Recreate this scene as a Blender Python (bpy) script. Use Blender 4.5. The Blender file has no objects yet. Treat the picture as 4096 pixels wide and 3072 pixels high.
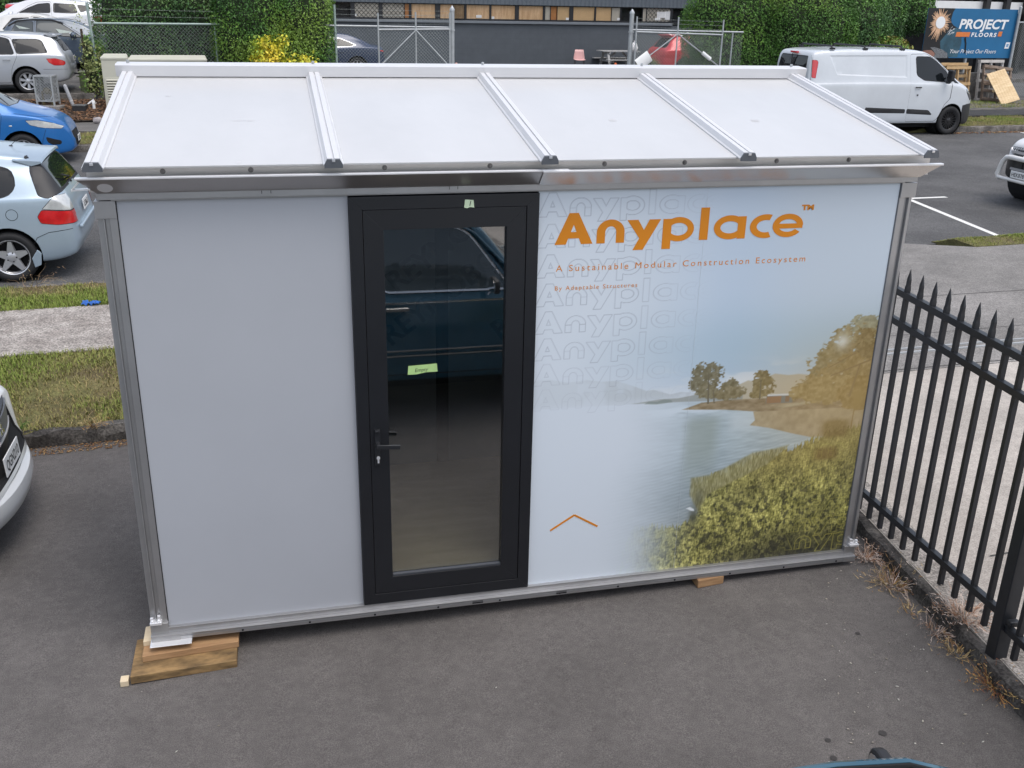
import bpy, bmesh, math, random
import numpy as np
from mathutils import Vector, Matrix

random.seed(7)
RNG = np.random.default_rng(7)
SC = bpy.context.scene
COL = SC.collection
R = math.radians

# ------------------------------------------------------------------ camera
CAM = Vector((0.6734, -4.596, 3.0614))
YAW, PITCH, ROLL, FPX = 0.2394, -0.3718, 0.0216, 3967.3
_f = Vector((math.sin(YAW) * math.cos(PITCH), math.cos(YAW) * math.cos(PITCH), math.sin(PITCH)))
_r0 = Vector((math.cos(YAW), -math.sin(YAW), 0))
_u0 = _r0.cross(_f)
_r = _r0 * math.cos(ROLL) + _u0 * math.sin(ROLL)
_u = -_r0 * math.sin(ROLL) + _u0 * math.cos(ROLL)
cd = bpy.data.cameras.new('camera')
cam = bpy.data.objects.new('camera', cd)
COL.objects.link(cam)
M = Matrix((( _r.x, _u.x, -_f.x, CAM.x), (_r.y, _u.y, -_f.y, CAM.y), (_r.z, _u.z, -_f.z, CAM.z), (0, 0, 0, 1)))
cam.matrix_world = M
cd.sensor_width = 36
cd.sensor_fit = 'HORIZONTAL'
cd.lens = FPX / 4096 * 36
cd.clip_start = 0.05
cd.clip_end = 2000
SC.camera = cam

# ------------------------------------------------------------------ world, sun, exposure
SUN_EL, SUN_AZ = R(68), R(150)
w = bpy.data.worlds.new('World')
SC.world = w
w.use_nodes = True
nt = w.node_tree
bg = nt.nodes['Background']
sky = nt.nodes.new('ShaderNodeTexSky')
sky.sky_type = 'NISHITA'
sky.sun_disc = False
sky.sun_elevation = SUN_EL
sky.sun_rotation = SUN_AZ
sky.dust_density = 3.0
sky.ozone_density = 1.0
hs = nt.nodes.new('ShaderNodeHueSaturation')
hs.inputs['Saturation'].default_value = 0.58
nt.links.new(sky.outputs[0], hs.inputs['Color'])
nt.links.new(hs.outputs[0], bg.inputs[0])
bg.inputs[1].default_value = 0.15
sl = bpy.data.lights.new('sun', 'SUN')
sl.energy = 0.6
sl.angle = R(40)
sl.color = (1.0, 0.965, 0.91)
so = bpy.data.objects.new('sun', sl)
COL.objects.link(so)
sd = Vector((math.sin(SUN_AZ) * math.cos(SUN_EL), math.cos(SUN_AZ) * math.cos(SUN_EL), math.sin(SUN_EL)))
so.rotation_euler = sd.to_track_quat('Z', 'Y').to_euler()
so.location = (0, 0, 30)
SC.view_settings.view_transform = 'Standard'
SC.view_settings.look = 'None'
SC.view_settings.gamma = 1
SC.view_settings.exposure = 0.74

# ------------------------------------------------------------------ helpers
def ray(u, v):
    return _f + (u - 2048) / FPX * _r - (v - 1536) / FPX * _u
def on_z(u, v, z):
    d = ray(u, v); return CAM + d * ((z - CAM.z) / d.z)
def on_y(u, v, y):
    d = ray(u, v); return CAM + d * ((y - CAM.y) / d.y)
SLOPE = 0.075
def on_s(u, v, s):          # vertical plane running along the street
    d = ray(u, v); n = Vector((-SLOPE, 1, 0)); return CAM + d * ((Vector((0, s, 0)) - CAM).dot(n) / d.dot(n))
def st(x, s, z=0.0):        # street coordinates: along x, s across
    return Vector((x, s + SLOPE * x, z))
def sstep(a, b, x):
    t = min(1, max(0, (x - a) / (b - a))); return t * t * (3 - 2 * t)
def lerp(a, b, t): return a + (b - a) * t

WM = {}
def tag(o, label=None, cat=None, group=None, kind=None):
    if label: o['label'] = label
    if cat: o['category'] = cat
    if group: o['group'] = group
    if kind: o['kind'] = kind
    return o
def thing(name, label, cat, loc=(0, 0, 0), rz=0.0, group=None):
    o = bpy.data.objects.new(name, None)
    COL.objects.link(o)
    o.empty_display_size = 0.1
    o.location = loc
    o.rotation_euler = (0, 0, rz)
    WM[o.name] = Matrix.Translation(Vector(loc)) @ Matrix.Rotation(rz, 4, 'Z')
    return tag(o, label, cat, group)

class MB:
    def __init__(s): s.v = []; s.f = []; s.m = []; s.attr = None
    def add(s, vs, fs, mi=0):
        n = len(s.v); s.v += [tuple(v) for v in vs]
        s.f += [tuple(i + n for i in f) for f in fs]; s.m += [mi] * len(fs); return s
    def box(s, x0, x1, y0, y1, z0, z1, mi=0):
        return s.add([(x0, y0, z0), (x1, y0, z0), (x1, y1, z0), (x0, y1, z0), (x0, y0, z1), (x1, y0, z1), (x1, y1, z1), (x0, y1, z1)],
              [(0, 3, 2, 1), (4, 5, 6, 7), (0, 1, 5, 4), (1, 2, 6, 5), (2, 3, 7, 6), (3, 0, 4, 7)], mi)
    def obox(s, c, ax, ay, az, mi=0):     # centre and three half-axis vectors
        c = Vector(c); ax = Vector(ax); ay = Vector(ay); az = Vector(az)
        vs = [c + ax * i + ay * j + az * k for k in (-1, 1) for i, j in ((-1, -1), (1, -1), (1, 1), (-1, 1))]
        return s.add(vs, [(0, 3, 2, 1), (4, 5, 6, 7), (0, 1, 5, 4), (1, 2, 6, 5), (2, 3, 7, 6), (3, 0, 4, 7)], mi)
    def beam(s, p, q, w, h, up=(0, 0, 1), mi=0):
        p = Vector(p); q = Vector(q); d = (q - p); L = d.length; d.normalize()
        a = d.cross(Vector(up))
        if a.length < 1e-4: a = d.cross(Vector((1, 0, 0)))
        a.normalize(); b = a.cross(d)
        return s.obox((p + q) / 2, d * L / 2, a * w / 2, b * h / 2, mi)
    def tube(s, pts, r, n=8, mi=0, closed=False):
        pts = [Vector(p) for p in pts]; N = len(pts); vs = []
        rr = r if isinstance(r, (list, tuple)) else [r] * N
        ref = None
        for i, p in enumerate(pts):
            if closed: d = pts[(i + 1) % N] - pts[i - 1]
            else: d = pts[min(i + 1, N - 1)] - pts[max(i - 1, 0)]
            d.normalize()
            if ref is None:
                ref = d.cross(Vector((0, 0, 1)))
                if ref.length < 1e-3: ref = d.cross(Vector((1, 0, 0)))
            a = ref - d * ref.dot(d); a.normalize(); ref = a; b = d.cross(a)
            vs += [p + (a * math.cos(2 * math.pi * k / n) + b * math.sin(2 * math.pi * k / n)) * rr[i] for k in range(n)]
        fs = []
        for i in range(N if closed else N - 1):
            j = (i + 1) % N
            fs += [(i * n + k, i * n + (k + 1) % n, j * n + (k + 1) % n, j * n + k) for k in range(n)]
        if not closed: fs += [tuple(range(n))[::-1], tuple((N - 1) * n + k for k in range(n))]
        return s.add(vs, fs, mi)
    def lathe(s, prof, c=(0, 0, 0), ax=(0, 0, 1), n=24, mi=0, caps=True):
        c = Vector(c); ax = Vector(ax).normalized()
        a = ax.cross(Vector((0, 0, 1)))
        if a.length < 1e-3: a = Vector((1, 0, 0))
        a.normalize(); b = ax.cross(a); vs = []
        for r, z in prof:
            vs += [c + ax * z + (a * math.cos(2 * math.pi * k / n) + b * math.sin(2 * math.pi * k / n)) * r for k in range(n)]
        fs = []
        for i in range(len(prof) - 1):
            fs += [(i * n + k, i * n + (k + 1) % n, (i + 1) * n + (k + 1) % n, (i + 1) * n + k) for k in range(n)]
        if caps:
            if prof[0][0] > 1e-5: fs.append(tuple(range(n))[::-1])
            if prof[-1][0] > 1e-5: fs.append(tuple((len(prof) - 1) * n + k for k in range(n)))
        return s.add(vs, fs, mi)
    def prism(s, poly, o, ea, eb, en, mi=0):   # polygon in plane (ea,eb) at o, extruded along en
        o = Vector(o); ea = Vector(ea); eb = Vector(eb); en = Vector(en); n = len(poly)
        lo = [o + ea * a + eb * b for a, b in poly]
        return s.add(lo + [p + en for p in lo], [tuple(range(n))[::-1], tuple(range(n, 2 * n))] + [(i, (i + 1) % n, n + (i + 1) % n, n + i) for i in range(n)], mi)
    def ellipsoid(s, c, rx, ry, rz, n=12, m=8, mi=0):
        vs = []; c = Vector(c)
        for i in range(m + 1):
            t = math.pi * i / m
            vs += [c + Vector((rx * math.sin(t) * math.cos(2 * math.pi * k / n), ry * math.sin(t) * math.sin(2 * math.pi * k / n), rz * math.cos(t))) for k in range(n)]
        return s.add(vs, [(i * n + k, (i + 1) * n + k, (i + 1) * n + (k + 1) % n, i * n + (k + 1) % n) for i in range(m) for k in range(n)], mi)
    def build(s, name, mats, parent=None, smooth=False, bevel=0, local=False, seg=2):
        me = bpy.data.meshes.new(name)
        vs = s.v
        if parent is not None and not local:
            inv = WM[parent.name].inverted(); vs = [tuple(inv @ Vector(v)) for v in vs]
        me.from_pydata(vs, [], s.f)
        if not isinstance(mats, (list, tuple)): mats = [mats]
        for m_ in mats: me.materials.append(m_)
        if len(mats) > 1: me.polygons.foreach_set('material_index', s.m)
        if s.attr is not None:
            a = me.color_attributes.new('rnd', 'FLOAT_COLOR', 'POINT'); a.data.foreach_set('color', np.asarray(s.attr, dtype=np.float32).ravel())
        bm = bmesh.new(); bm.from_mesh(me); bmesh.ops.recalc_face_normals(bm, faces=bm.faces); bm.to_mesh(me); bm.free()
        if smooth:
            me.polygons.foreach_set('use_smooth', [True] * len(me.polygons)); me.set_sharp_from_angle(angle=R(38))
        return link(name, me, parent, bevel, seg)
def link(name, me, parent=None, bevel=0, seg=2):
    o = bpy.data.objects.new(name, me)
    COL.objects.link(o)
    if parent is not None:
        o.parent = parent; WM[o.name] = WM[parent.name]
    else: WM[o.name] = Matrix.Identity(4)
    if bevel:
        b = o.modifiers.new('bevel', 'BEVEL'); b.width = bevel; b.segments = seg; b.limit_method = 'ANGLE'
    return o
def np_mesh(name, V, F, mats, parent=None, attr=None, smooth=False, mi=None):
    me = bpy.data.meshes.new(name)
    V = np.asarray(V, dtype=np.float32); F = np.asarray(F, dtype=np.int32)
    if parent is not None:
        inv = np.array(WM[parent.name].inverted(), dtype=np.float32); V = V @ inv[:3, :3].T + inv[:3, 3]
    me.vertices.add(len(V)); me.vertices.foreach_set('co', V.ravel())
    k = F.shape[1]
    me.loops.add(F.size); me.loops.foreach_set('vertex_index', F.ravel())
    me.polygons.add(len(F)); me.polygons.foreach_set('loop_start', np.arange(0, F.size, k, dtype=np.int32))
    me.polygons.foreach_set('loop_total', np.full(len(F), k, dtype=np.int32))
    for m_ in (mats if isinstance(mats, (list, tuple)) else [mats]): me.materials.append(m_)
    if mi is not None: me.polygons.foreach_set('material_index', np.asarray(mi, dtype=np.int32))
    if smooth: me.polygons.foreach_set('use_smooth', np.ones(len(F), dtype=bool))
    me.update(calc_edges=True)
    if attr is not None:
        a = me.color_attributes.new('rnd', 'FLOAT_COLOR', 'POINT'); a.data.foreach_set('color', np.asarray(attr, dtype=np.float32).ravel())
    return link(name, me, parent)

# ------------------------------------------------------------------ materials
def srgb(r, g, b):
    return tuple(((c / 255) / 12.92 if c / 255 <= 0.04045 else ((c / 255 + 0.055) / 1.055) ** 2.4) for c in (r, g, b))
def pm(name, col, rough=0.5, metal=0.0, var=0.08, scale=6.0, bump=0.0, bscale=60.0, coat=0.0, spec=0.5, col2=None, stretch=None, detail=6):
    m = bpy.data.materials.new(name); m.use_nodes = True; nt = m.node_tree; L = nt.links
    b = nt.nodes['Principled BSDF']
    b.inputs['Roughness'].default_value = rough; b.inputs['Metallic'].default_value = metal
    b.inputs['Coat Weight'].default_value = coat; b.inputs['Coat Roughness'].default_value = 0.04
    b.inputs['Specular IOR Level'].default_value = spec
    tc = nt.nodes.new('ShaderNodeTexCoord'); src = tc.outputs['Object']
    if stretch:
        mp = nt.nodes.new('ShaderNodeMapping'); mp.inputs['Scale'].default_value = stretch; L.new(src, mp.inputs[0]); src = mp.outputs[0]
    n = nt.nodes.new('ShaderNodeTexNoise'); n.inputs['Scale'].default_value = scale; n.inputs['Detail'].default_value = detail; n.inputs['Roughness'].default_value = 0.62
    L.new(src, n.inputs['Vector'])
    rp = nt.nodes.new('ShaderNodeValToRGB')
    c2 = col2 if col2 else tuple(c * (1 + var) for c in col); c1 = col if col2 else tuple(c * (1 - var) for c in col)
    rp.color_ramp.elements[0].position = 0.3; rp.color_ramp.elements[1].position = 0.7
    rp.color_ramp.elements[0].color = (*c1, 1); rp.color_ramp.elements[1].color = (*c2, 1)
    L.new(n.outputs['Fac'], rp.inputs[0]); L.new(rp.outputs[0], b.inputs['Base Color'])
    if bump:
        n2 = nt.nodes.new('ShaderNodeTexNoise'); n2.inputs['Scale'].default_value = bscale; n2.inputs['Detail'].default_value = 5
        L.new(src, n2.inputs['Vector'])
        bp = nt.nodes.new('ShaderNodeBump'); bp.inputs['Strength'].default_value = bump; bp.inputs['Distance'].default_value = 0.01
        L.new(n2.outputs['Fac'], bp.inputs['Height']); L.new(bp.outputs[0], b.inputs['Normal'])
    m['out'] = rp.name
    return m
def ground_mat(name, cols, patch=0.7, grain=260.0, rough=0.9, bump=0.5, stain=0.25, stain_scale=1.6, speck=None, grain_c=0.35):
    """big patches, medium mottling, fine aggregate grain and darker stains"""
    m = bpy.data.materials.new(name); m.use_nodes = True; nt = m.node_tree; L = nt.links; N = nt.nodes.new
    b = nt.nodes['Principled BSDF']; b.inputs['Roughness'].default_value = rough; b.inputs['Specular IOR Level'].default_value = 0.3
    tc = N('ShaderNodeTexCoord'); o = tc.outputs['Object']
    def noise(sc, d=4, r=0.6):
        n = N('ShaderNodeTexNoise'); n.inputs['Scale'].default_value = sc; n.inputs['Detail'].default_value = d; n.inputs['Roughness'].default_value = r; L.new(o, n.inputs['Vector']); return n.outputs['Fac']
    def ramp(f, a, b_, ca, cb):
        r_ = N('ShaderNodeValToRGB'); r_.color_ramp.elements[0].position = a; r_.color_ramp.elements[1].position = b_
        r_.color_ramp.elements[0].color = (*ca, 1); r_.color_ramp.elements[1].color = (*cb, 1); L.new(f, r_.inputs[0]); return r_.outputs[0]
    def mul(a, b_, t=1.0):
        x = N('ShaderNodeMix'); x.data_type = 'RGBA'; x.blend_type = 'MULTIPLY'; x.inputs[0].default_value = t; L.new(a, x.inputs[6]); L.new(b_, x.inputs[7]); return x.outputs[2]
    c = ramp(noise(patch, 5), 0.35, 0.68, cols[0], cols[1])
    g = noise(grain, 2, 0.5)
    c = mul(c, ramp(g, 0.35, 0.68, (1 - grain_c,) * 3, (1 + grain_c,) * 3))
    c = mul(c, ramp(noise(22, 4), 0.35, 0.65, (0.9,) * 3, (1.09,) * 3))
    c = mul(c, ramp(noise(stain_scale, 6, 0.7), 0.42, 0.6, (1 - stain,) * 3, (1.06,) * 3))
    if speck:
        v = N('ShaderNodeTexVoronoi'); v.inputs['Scale'].default_value = speck[0]; L.new(o, v.inputs['Vector'])
        r_ = N('ShaderNodeValToRGB'); r_.color_ramp.elements[0].position = speck[1] * 0.6; r_.color_ramp.elements[1].position = speck[1]
        r_.color_ramp.elements[0].color = (1, 1, 1, 1); r_.color_ramp.elements[1].color = (0, 0, 0, 1); L.new(v.outputs['Distance'], r_.inputs[0])
        x = N('ShaderNodeMix'); x.data_type = 'RGBA'; L.new(r_.outputs[0], x.inputs[0]); L.new(c, x.inputs[6]); x.inputs[7].default_value = (*speck[2], 1); c = x.outputs[2]
    L.new(c, b.inputs['Base Color'])
    bp = N('ShaderNodeBump'); bp.inputs['Strength'].default_value = bump; bp.inputs['Distance'].default_value = 0.006
    L.new(g, bp.inputs['Height']); L.new(bp.outputs[0], b.inputs['Normal'])
    return m
def attr_mat(name, rough=0.6, spec=0.3, trans=0.0):
    """colour carried by each leaf or by the print itself"""
    m = bpy.data.materials.new(name); m.use_nodes = True; nt = m.node_tree
    b = nt.nodes['Principled BSDF']; b.inputs['Roughness'].default_value = rough; b.inputs['Specular IOR Level'].default_value = spec
    a = nt.nodes.new('ShaderNodeVertexColor'); a.layer_name = 'rnd'
    nt.links.new(a.outputs[0], b.inputs['Base Color'])
    return m
def wood_mat(name, c1, c2, scale=3.0, axis=(0.6, 14, 14), rough=0.75):
    return pm(name, c1, rough, 0, 0.1, scale, 0.25, 18, col2=c2, stretch=axis)
def emis_free_glass(name, tint=(0.008, 0.010, 0.012), rough=0.03):
    return pm(name, tint, rough, 0, 0.05, 2, coat=0, spec=0.42)
def see_glass(name, tint=(0.75, 0.78, 0.78), refl=1.0, ior=2.8):
    m = bpy.data.materials.new(name); m.use_nodes = True; nt = m.node_tree; L = nt.links
    nt.nodes.remove(nt.nodes['Principled BSDF'])
    out = nt.nodes['Material Output']
    t = nt.nodes.new('ShaderNodeBsdfTransparent'); t.inputs[0].default_value = (*tint, 1)
    g = nt.nodes.new('ShaderNodeBsdfGlossy'); g.inputs['Roughness'].default_value = 0.012; g.inputs[0].default_value = (refl, refl, refl, 1)
    f = nt.nodes.new('ShaderNodeFresnel'); gm = nt.nodes.new('ShaderNodeNewGeometry'); mr = nt.nodes.new('ShaderNodeMapRange'); mr.inputs['To Min'].default_value = ior; mr.inputs['To Max'].default_value = 1 / ior
    L.new(gm.outputs['Backfacing'], mr.inputs['Value']); L.new(mr.outputs[0], f.inputs[0])
    mx = nt.nodes.new('ShaderNodeMixShader')
    n = nt.nodes.new('ShaderNodeTexNoise'); n.inputs['Scale'].default_value = 1.3
    bp = nt.nodes.new('ShaderNodeBump'); bp.inputs['Strength'].default_value = 0.02; bp.inputs['Distance'].default_value = 0.02
    L.new(n.outputs['Fac'], bp.inputs['Height']); L.new(bp.outputs[0], g.inputs['Normal'])
    L.new(f.outputs[0], mx.inputs[0]); L.new(t.outputs[0], mx.inputs[1]); L.new(g.outputs[0], mx.inputs[2]); L.new(mx.outputs[0], out.inputs[0])
    return m

ASPHALT = ground_mat('yard_asphalt', ((0.116, 0.107, 0.102), (0.137, 0.126, 0.120)), 0.45, 210, bump=0.8, stain=0.09, grain_c=0.3, speck=(26, 0.05, (0.26, 0.25, 0.23)))
ROAD = ground_mat('road_asphalt', ((0.085, 0.084, 0.084), (0.115, 0.113, 0.112)), 0.35, 90, bump=0.6, stain=0.12, stain_scale=0.7, grain_c=0.42)
CONC = ground_mat('grey_concrete', ((0.20, 0.19, 0.178), (0.27, 0.255, 0.24)), 0.6, 75, bump=0.45, stain=0.14, grain_c=0.3)
PALE = ground_mat('pale_concrete', ((0.36, 0.325, 0.29), (0.46, 0.42, 0.375)), 0.5, 90, bump=0.5, stain=0.14, grain_c=0.2)
WASHED = ground_mat('washed_concrete', ((0.28, 0.25, 0.225), (0.43, 0.395, 0.36)), 3.0, 60, bump=0.9, stain=0.2, stain_scale=9, grain_c=0.45)
FOOTP = ground_mat('far_footpath', ((0.13, 0.125, 0.118), (0.18, 0.17, 0.16)), 1.0, 90, stain=0.2)
BLACKP = ground_mat('black_footpath', ((0.045, 0.045, 0.046), (0.06, 0.06, 0.06)), 1.0, 90)
ROUGHC = ground_mat('rough_kerb', ((0.05, 0.045, 0.042), (0.13, 0.12, 0.108)), 7.0, 60, bump=1.0, stain=0.45, stain_scale=6, grain_c=0.4)
KERBC = ground_mat('kerb_concrete', ((0.12, 0.11, 0.10), (0.20, 0.185, 0.17)), 4.0, 60, bump=0.8, stain=0.3, stain_scale=4)
SOIL = ground_mat('verge_soil', ((0.13, 0.10, 0.05), (0.15, 0.15, 0.05)), 1.8, 60, bump=0.6, stain=0.3, stain_scale=3)
DIRT = ground_mat('bark_soil', ((0.075, 0.055, 0.04), (0.13, 0.10, 0.075)), 2.0, 50, bump=0.9, stain=0.35, stain_scale=4)
LOT = ground_mat('lot_surface', ((0.11, 0.105, 0.098), (0.18, 0.17, 0.155)), 0.8, 60, stain=0.3)
ALU = pm('mill_aluminium', (0.44, 0.44, 0.445), 0.36, 0.78, 0.07, 5, 0.05, 90, stretch=(1, 1, 1))
ALUL = pm('bright_aluminium', (0.86, 0.86, 0.87), 0.3, 0.55, 0.04, 5)
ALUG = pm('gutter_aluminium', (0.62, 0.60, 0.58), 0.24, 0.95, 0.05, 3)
GUTREFL = pm('gutter_dark_reflection', (0.44, 0.42, 0.41), 0.28, 0.9, 0.06, 3)  # same metal as the right gutter; dark reflection put into the colour
WHITE_AL = pm('white_aluminium', (0.66, 0.66, 0.67), 0.35, 0.12, 0.02, 4)
ROOFW = pm('white_laminate', (0.55, 0.55, 0.55), 0.2, 0, 0.05, 1.6, spec=0.6, stretch=(1, .5, .5))
GREYPANEL = pm('grey_panel', (0.40, 0.415, 0.445), 0.40, 0, 0.028, 1.3)
BLACKAL = pm('black_aluminium', (0.012, 0.013, 0.016), 0.38, 0, 0.1, 4)
RUBBER = pm('black_rubber', (0.014, 0.014, 0.015), 0.75, 0, 0.15, 20)
BLACKPL = pm('black_plastic', (0.02, 0.02, 0.022), 0.5, 0, 0.1, 10)
GREYPL = pm('grey_plastic', (0.115, 0.125, 0.14), 0.5, 0, 0.06, 10)
GALV = pm('galvanised_steel', (0.42, 0.44, 0.45), 0.5, 0.35, 0.12, 9)
GALVG = pm('green_galvanised', (0.32, 0.40, 0.37), 0.55, 0.2, 0.15, 9)
WIRE = pm('chain_wire', (0.24, 0.265, 0.255), 0.5, 0.3, 0.12, 9)
WHITEPL = pm('white_plastic', (0.8, 0.8, 0.79), 0.4, 0, 0.04, 5)
MIRROR = pm('mirror_silver', (0.72, 0.74, 0.75), 0.05, 1.0, 0.02, 5)
CHROME = pm('chrome', (0.8, 0.8, 0.8), 0.12, 1.0, 0.03, 5)
RIMM = pm('alloy_rim', (0.55, 0.56, 0.58), 0.32, 0.6, 0.05, 8)
RIMB = pm('black_rim', (0.02, 0.02, 0.022), 0.3, 0, 0.08, 8)
DARKIN = pm('dark_recess', (0.008, 0.008, 0.009), 0.9, 0, 0.1, 8)
CARGLASS = emis_free_glass('car_glass')
CARGLASS2 = emis_free_glass('car_glass_grey', (0.05, 0.062, 0.068))
REDLENS = pm('red_lens', (0.55, 0.012, 0.015), 0.15, 0, 0.2, 12, coat=1)
CLEARLENS = pm('clear_lens', (0.55, 0.56, 0.55), 0.12, 0.2, 0.15, 14, coat=1)
DARKLENS = pm('dark_lens', (0.08, 0.085, 0.09), 0.1, 0.3, 0.4, 14, coat=1)
ORANGE = pm('orange_vinyl', (0.66, 0.225, 0.006), 0.45, 0, 0.03, 4)
TAPE = pm('green_tape', (0.42, 0.62, 0.24), 0.6, 0, 0.1, 30)
PALETAPE = pm('pale_tape', (0.60, 0.72, 0.50), 0.6, 0, 0.1, 30)
INK = pm('black_ink', (0.02, 0.02, 0.02), 0.6, 0, 0.05, 10)
WHITEINK = pm('white_ink', (0.85, 0.86, 0.87), 0.5, 0, 0.02, 10)

def text_geo(body, size=1.0, spacing=1.0, shear=0.0, offset=0.0, xs=1.0, extrude=0.0, align='LEFT'):
    cu = bpy.data.curves.new('lettering', 'FONT'); cu.body = body; cu.size = size; cu.space_character = spacing; cu.shear = shear
    cu.offset = offset; cu.extrude = extrude; cu.align_x = align; cu.resolution_u = 4
    ob = bpy.data.objects.new('lettering', cu); COL.objects.link(ob)
    dg = bpy.context.evaluated_depsgraph_get()
    me = bpy.data.meshes.new_from_object(ob.evaluated_get(dg))
    vs = [(v.co.x * xs, v.co.y, v.co.z) for v in me.vertices]; fs = [tuple(p.vertices) for p in me.polygons]
    bpy.data.objects.remove(ob); bpy.data.curves.remove(cu); bpy.data.meshes.remove(me)
    return vs, fs
def put_text(mb, body, o, ex, ey, size, mi=0, fit=None, **k):
    vs, fs = text_geo(body, size, **k)
    o = Vector(o); ex = Vector(ex).normalized(); ey = Vector(ey).normalized(); en = ex.cross(ey)
    if fit:
        a = min(v[0] for v in vs); b = max(v[0] for v in vs); s = fit / (b - a); vs = [((v[0] - a) * s, v[1], v[2]) for v in vs]
    mb.add([o + ex * v[0] + ey * v[1] + en * v[2] for v in vs], fs, mi)

# ------------------------------------------------------------------ ground, street and verges
def struct(o, kind='structure'): o['kind'] = kind; return o
def padz(x): return -0.095 - 0.0235 * max(0.0, min(6.6, 4.1 - x))
def strip(name, s0, s1, x0, x1, z, mat, nx=40, zf=None, ns=1, thick=0.12):
    """a slab along the street with its real edge thickness"""
    V = []; F = []
    for i in range(nx + 1):
        for j in range(ns + 1):
            p = st(lerp(x0, x1, i / nx), lerp(s0, s1, j / ns)); p.z = z if zf is None else zf(p.x, lerp(s0, s1, j / ns)); V.append(tuple(p))
    n = ns + 1
    for i in range(nx):
        for j in range(ns): F.append((i * n + j, (i + 1) * n + j, (i + 1) * n + j + 1, i * n + j + 1))
    mb = MB().add(V, F)
    k = len(V)                      # skirt
    ring = [i * n for i in range(nx + 1)] + [nx * n + j for j in range(1, n)] + [i * n + ns for i in range(nx - 1, -1, -1)] + [j for j in range(ns - 1, 0, -1)]
    low = [(V[i][0], V[i][1], V[i][2] - thick) for i in ring]
    mb.v += low; m = len(ring)
    for a in range(m): mb.f.append((ring[a], k + a, k + (a + 1) % m, ring[(a + 1) % m])); mb.m.append(0)
    return struct(mb.build(name, mat))

def bank_z(s): return lerp(0.05, 0.42, min(1, max(0, (s - 21.98) / 1.62)))
def on_bank(u, v):
    z = 0.25
    for _ in range(30):
        p = on_z(u, v, z); z = lerp(z, bank_z(p.y - SLOPE * p.x), .5)
    return on_z(u, v, z)
def lot_h(x, s):
    if s < 21.9: return -0.42
    left = 0.5 + 0.055 * max(0, s - 24); mid = 0.34; right = 0.06
    hi = lerp(left, mid, sstep(-3.2, 3, x)); hi = lerp(hi, right, sstep(14, 20, x))
    lo = 0.05
    front = lerp(23.9, 23.2, sstep(-3.9, -3.4, x))
    return min(bank_z(s) - .03, hi) if s < 23.7 and x < 3 else lerp(lo, hi, sstep(21.95, 23.3, s))
GX = sorted(set([-300, -150, -80, -50] + list(np.arange(-30, 45, 0.75)) + [50, 60, 80, 120, 200, 400]))
GS = sorted(set([-300, -100, -40, -15, 0, 10, 20, 21.89] + list(np.arange(21.9, 24.6, 0.18)) + list(np.arange(25, 45, 1.5)) + [50, 60, 80, 150, 600]))
V = [tuple(st(x, s, lot_h(x, s))) for x in GX for s in GS]
n = len(GS)
F = [(i * n + j, (i + 1) * n + j, (i + 1) * n + j + 1, i * n + j + 1) for i in range(len(GX) - 1) for j in range(n - 1)]
struct(np_mesh('ground', V, F, LOT, smooth=True))

# the asphalt yard the cabin stands on: gentle cross fall
KD = Vector((-0.104, -0.995, 0)); KP = Vector((4.174, 0.373, 0))      # line of the right-hand kerb
def kx(y): return KP.x + (y - KP.y) * KD.x / KD.y
V = []; F = []
ys = np.linspace(-16, 3.35, 60); xs_t = np.linspace(0, 1, 60)
for y in ys:
    for t in xs_t:
        x = lerp(-16, kx(y) + 0.05, t); V.append((x, y + SLOPE * 0.2 * min(x, 0) * 0, padz(x)))
n = len(xs_t); F = [(i * n + j, i * n + j + 1, (i + 1) * n + j + 1, (i + 1) * n + j) for i in range(len(ys) - 1) for j in range(n - 1)]
yard = struct(np_mesh('yard', V, F, ASPHALT))

def kerb(name, pts, wdt, h, mat, jit=0.006, drop=0.35):
    """rough cast kerb along a polyline; pts lie on the foot of its near face, wdt goes to the left of travel"""
    prof = [(0.0, -drop), (0.0, h * 0.55), (0.012, h * 0.9), (0.035, h), (wdt, h), (wdt, -drop)]
    rnd = random.Random(5); vs = []; N = []
    dense = []
    for a, b in zip(pts[:-1], pts[1:]):
        k = max(2, int((Vector(b) - Vector(a)).length / 0.09)); dense += [Vector(a).lerp(Vector(b), i / k) for i in range(k)]
    dense.append(Vector(pts[-1]))
    for i, p in enumerate(dense):
        d = (dense[min(i + 1, len(dense) - 1)] - dense[max(i - 1, 0)]).normalized(); nrm = Vector((-d.y, d.x, 0))
        for a, z in prof: vs.append(p + nrm * (a + rnd.uniform(-jit, jit)) + Vector((0, 0, z + (rnd.uniform(-jit, jit) if z > 0 else 0))))
    k = len(prof)
    fs = [(i * k + j, (i + 1) * k + j, (i + 1) * k + j + 1, i * k + j + 1) for i in range(len(dense) - 1) for j in range(k - 1)]
    return struct(MB().add(vs, fs).build(name, mat, smooth=True))
kerb('yard_kerb', [(-16, 2.45, -0.255), (-1.3, 2.90, -0.225), (-.5, 2.93, -0.205), (4.2, 3.1, -0.10)], 0.12, 0.115, ROUGHC, 0.014)
def vz(x, s): return lerp(lerp(-0.115, 0.0, sstep(0, 4.2, x)), 0.0, sstep(3.05, 4.5, s))
kerb('fence_kerb', [(kx(-16), -16, -0.10), (kx(-1.5), -1.5, -0.10), (kx(3.4), 3.4, -0.11)][::-1], 0.085, 0.095, ROUGHC, 0.007)
strip('grass_verge', 3.05, 4.6, -16, 4.35, 0.0, SOIL, 60, vz, 8)
strip('footpath', 4.6, 6.05, -16, 4.35, 0.012, WASHED)
strip('roadside_verge', 6.05, 6.98, -16, 4.35, -0.004, SOIL)
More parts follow.
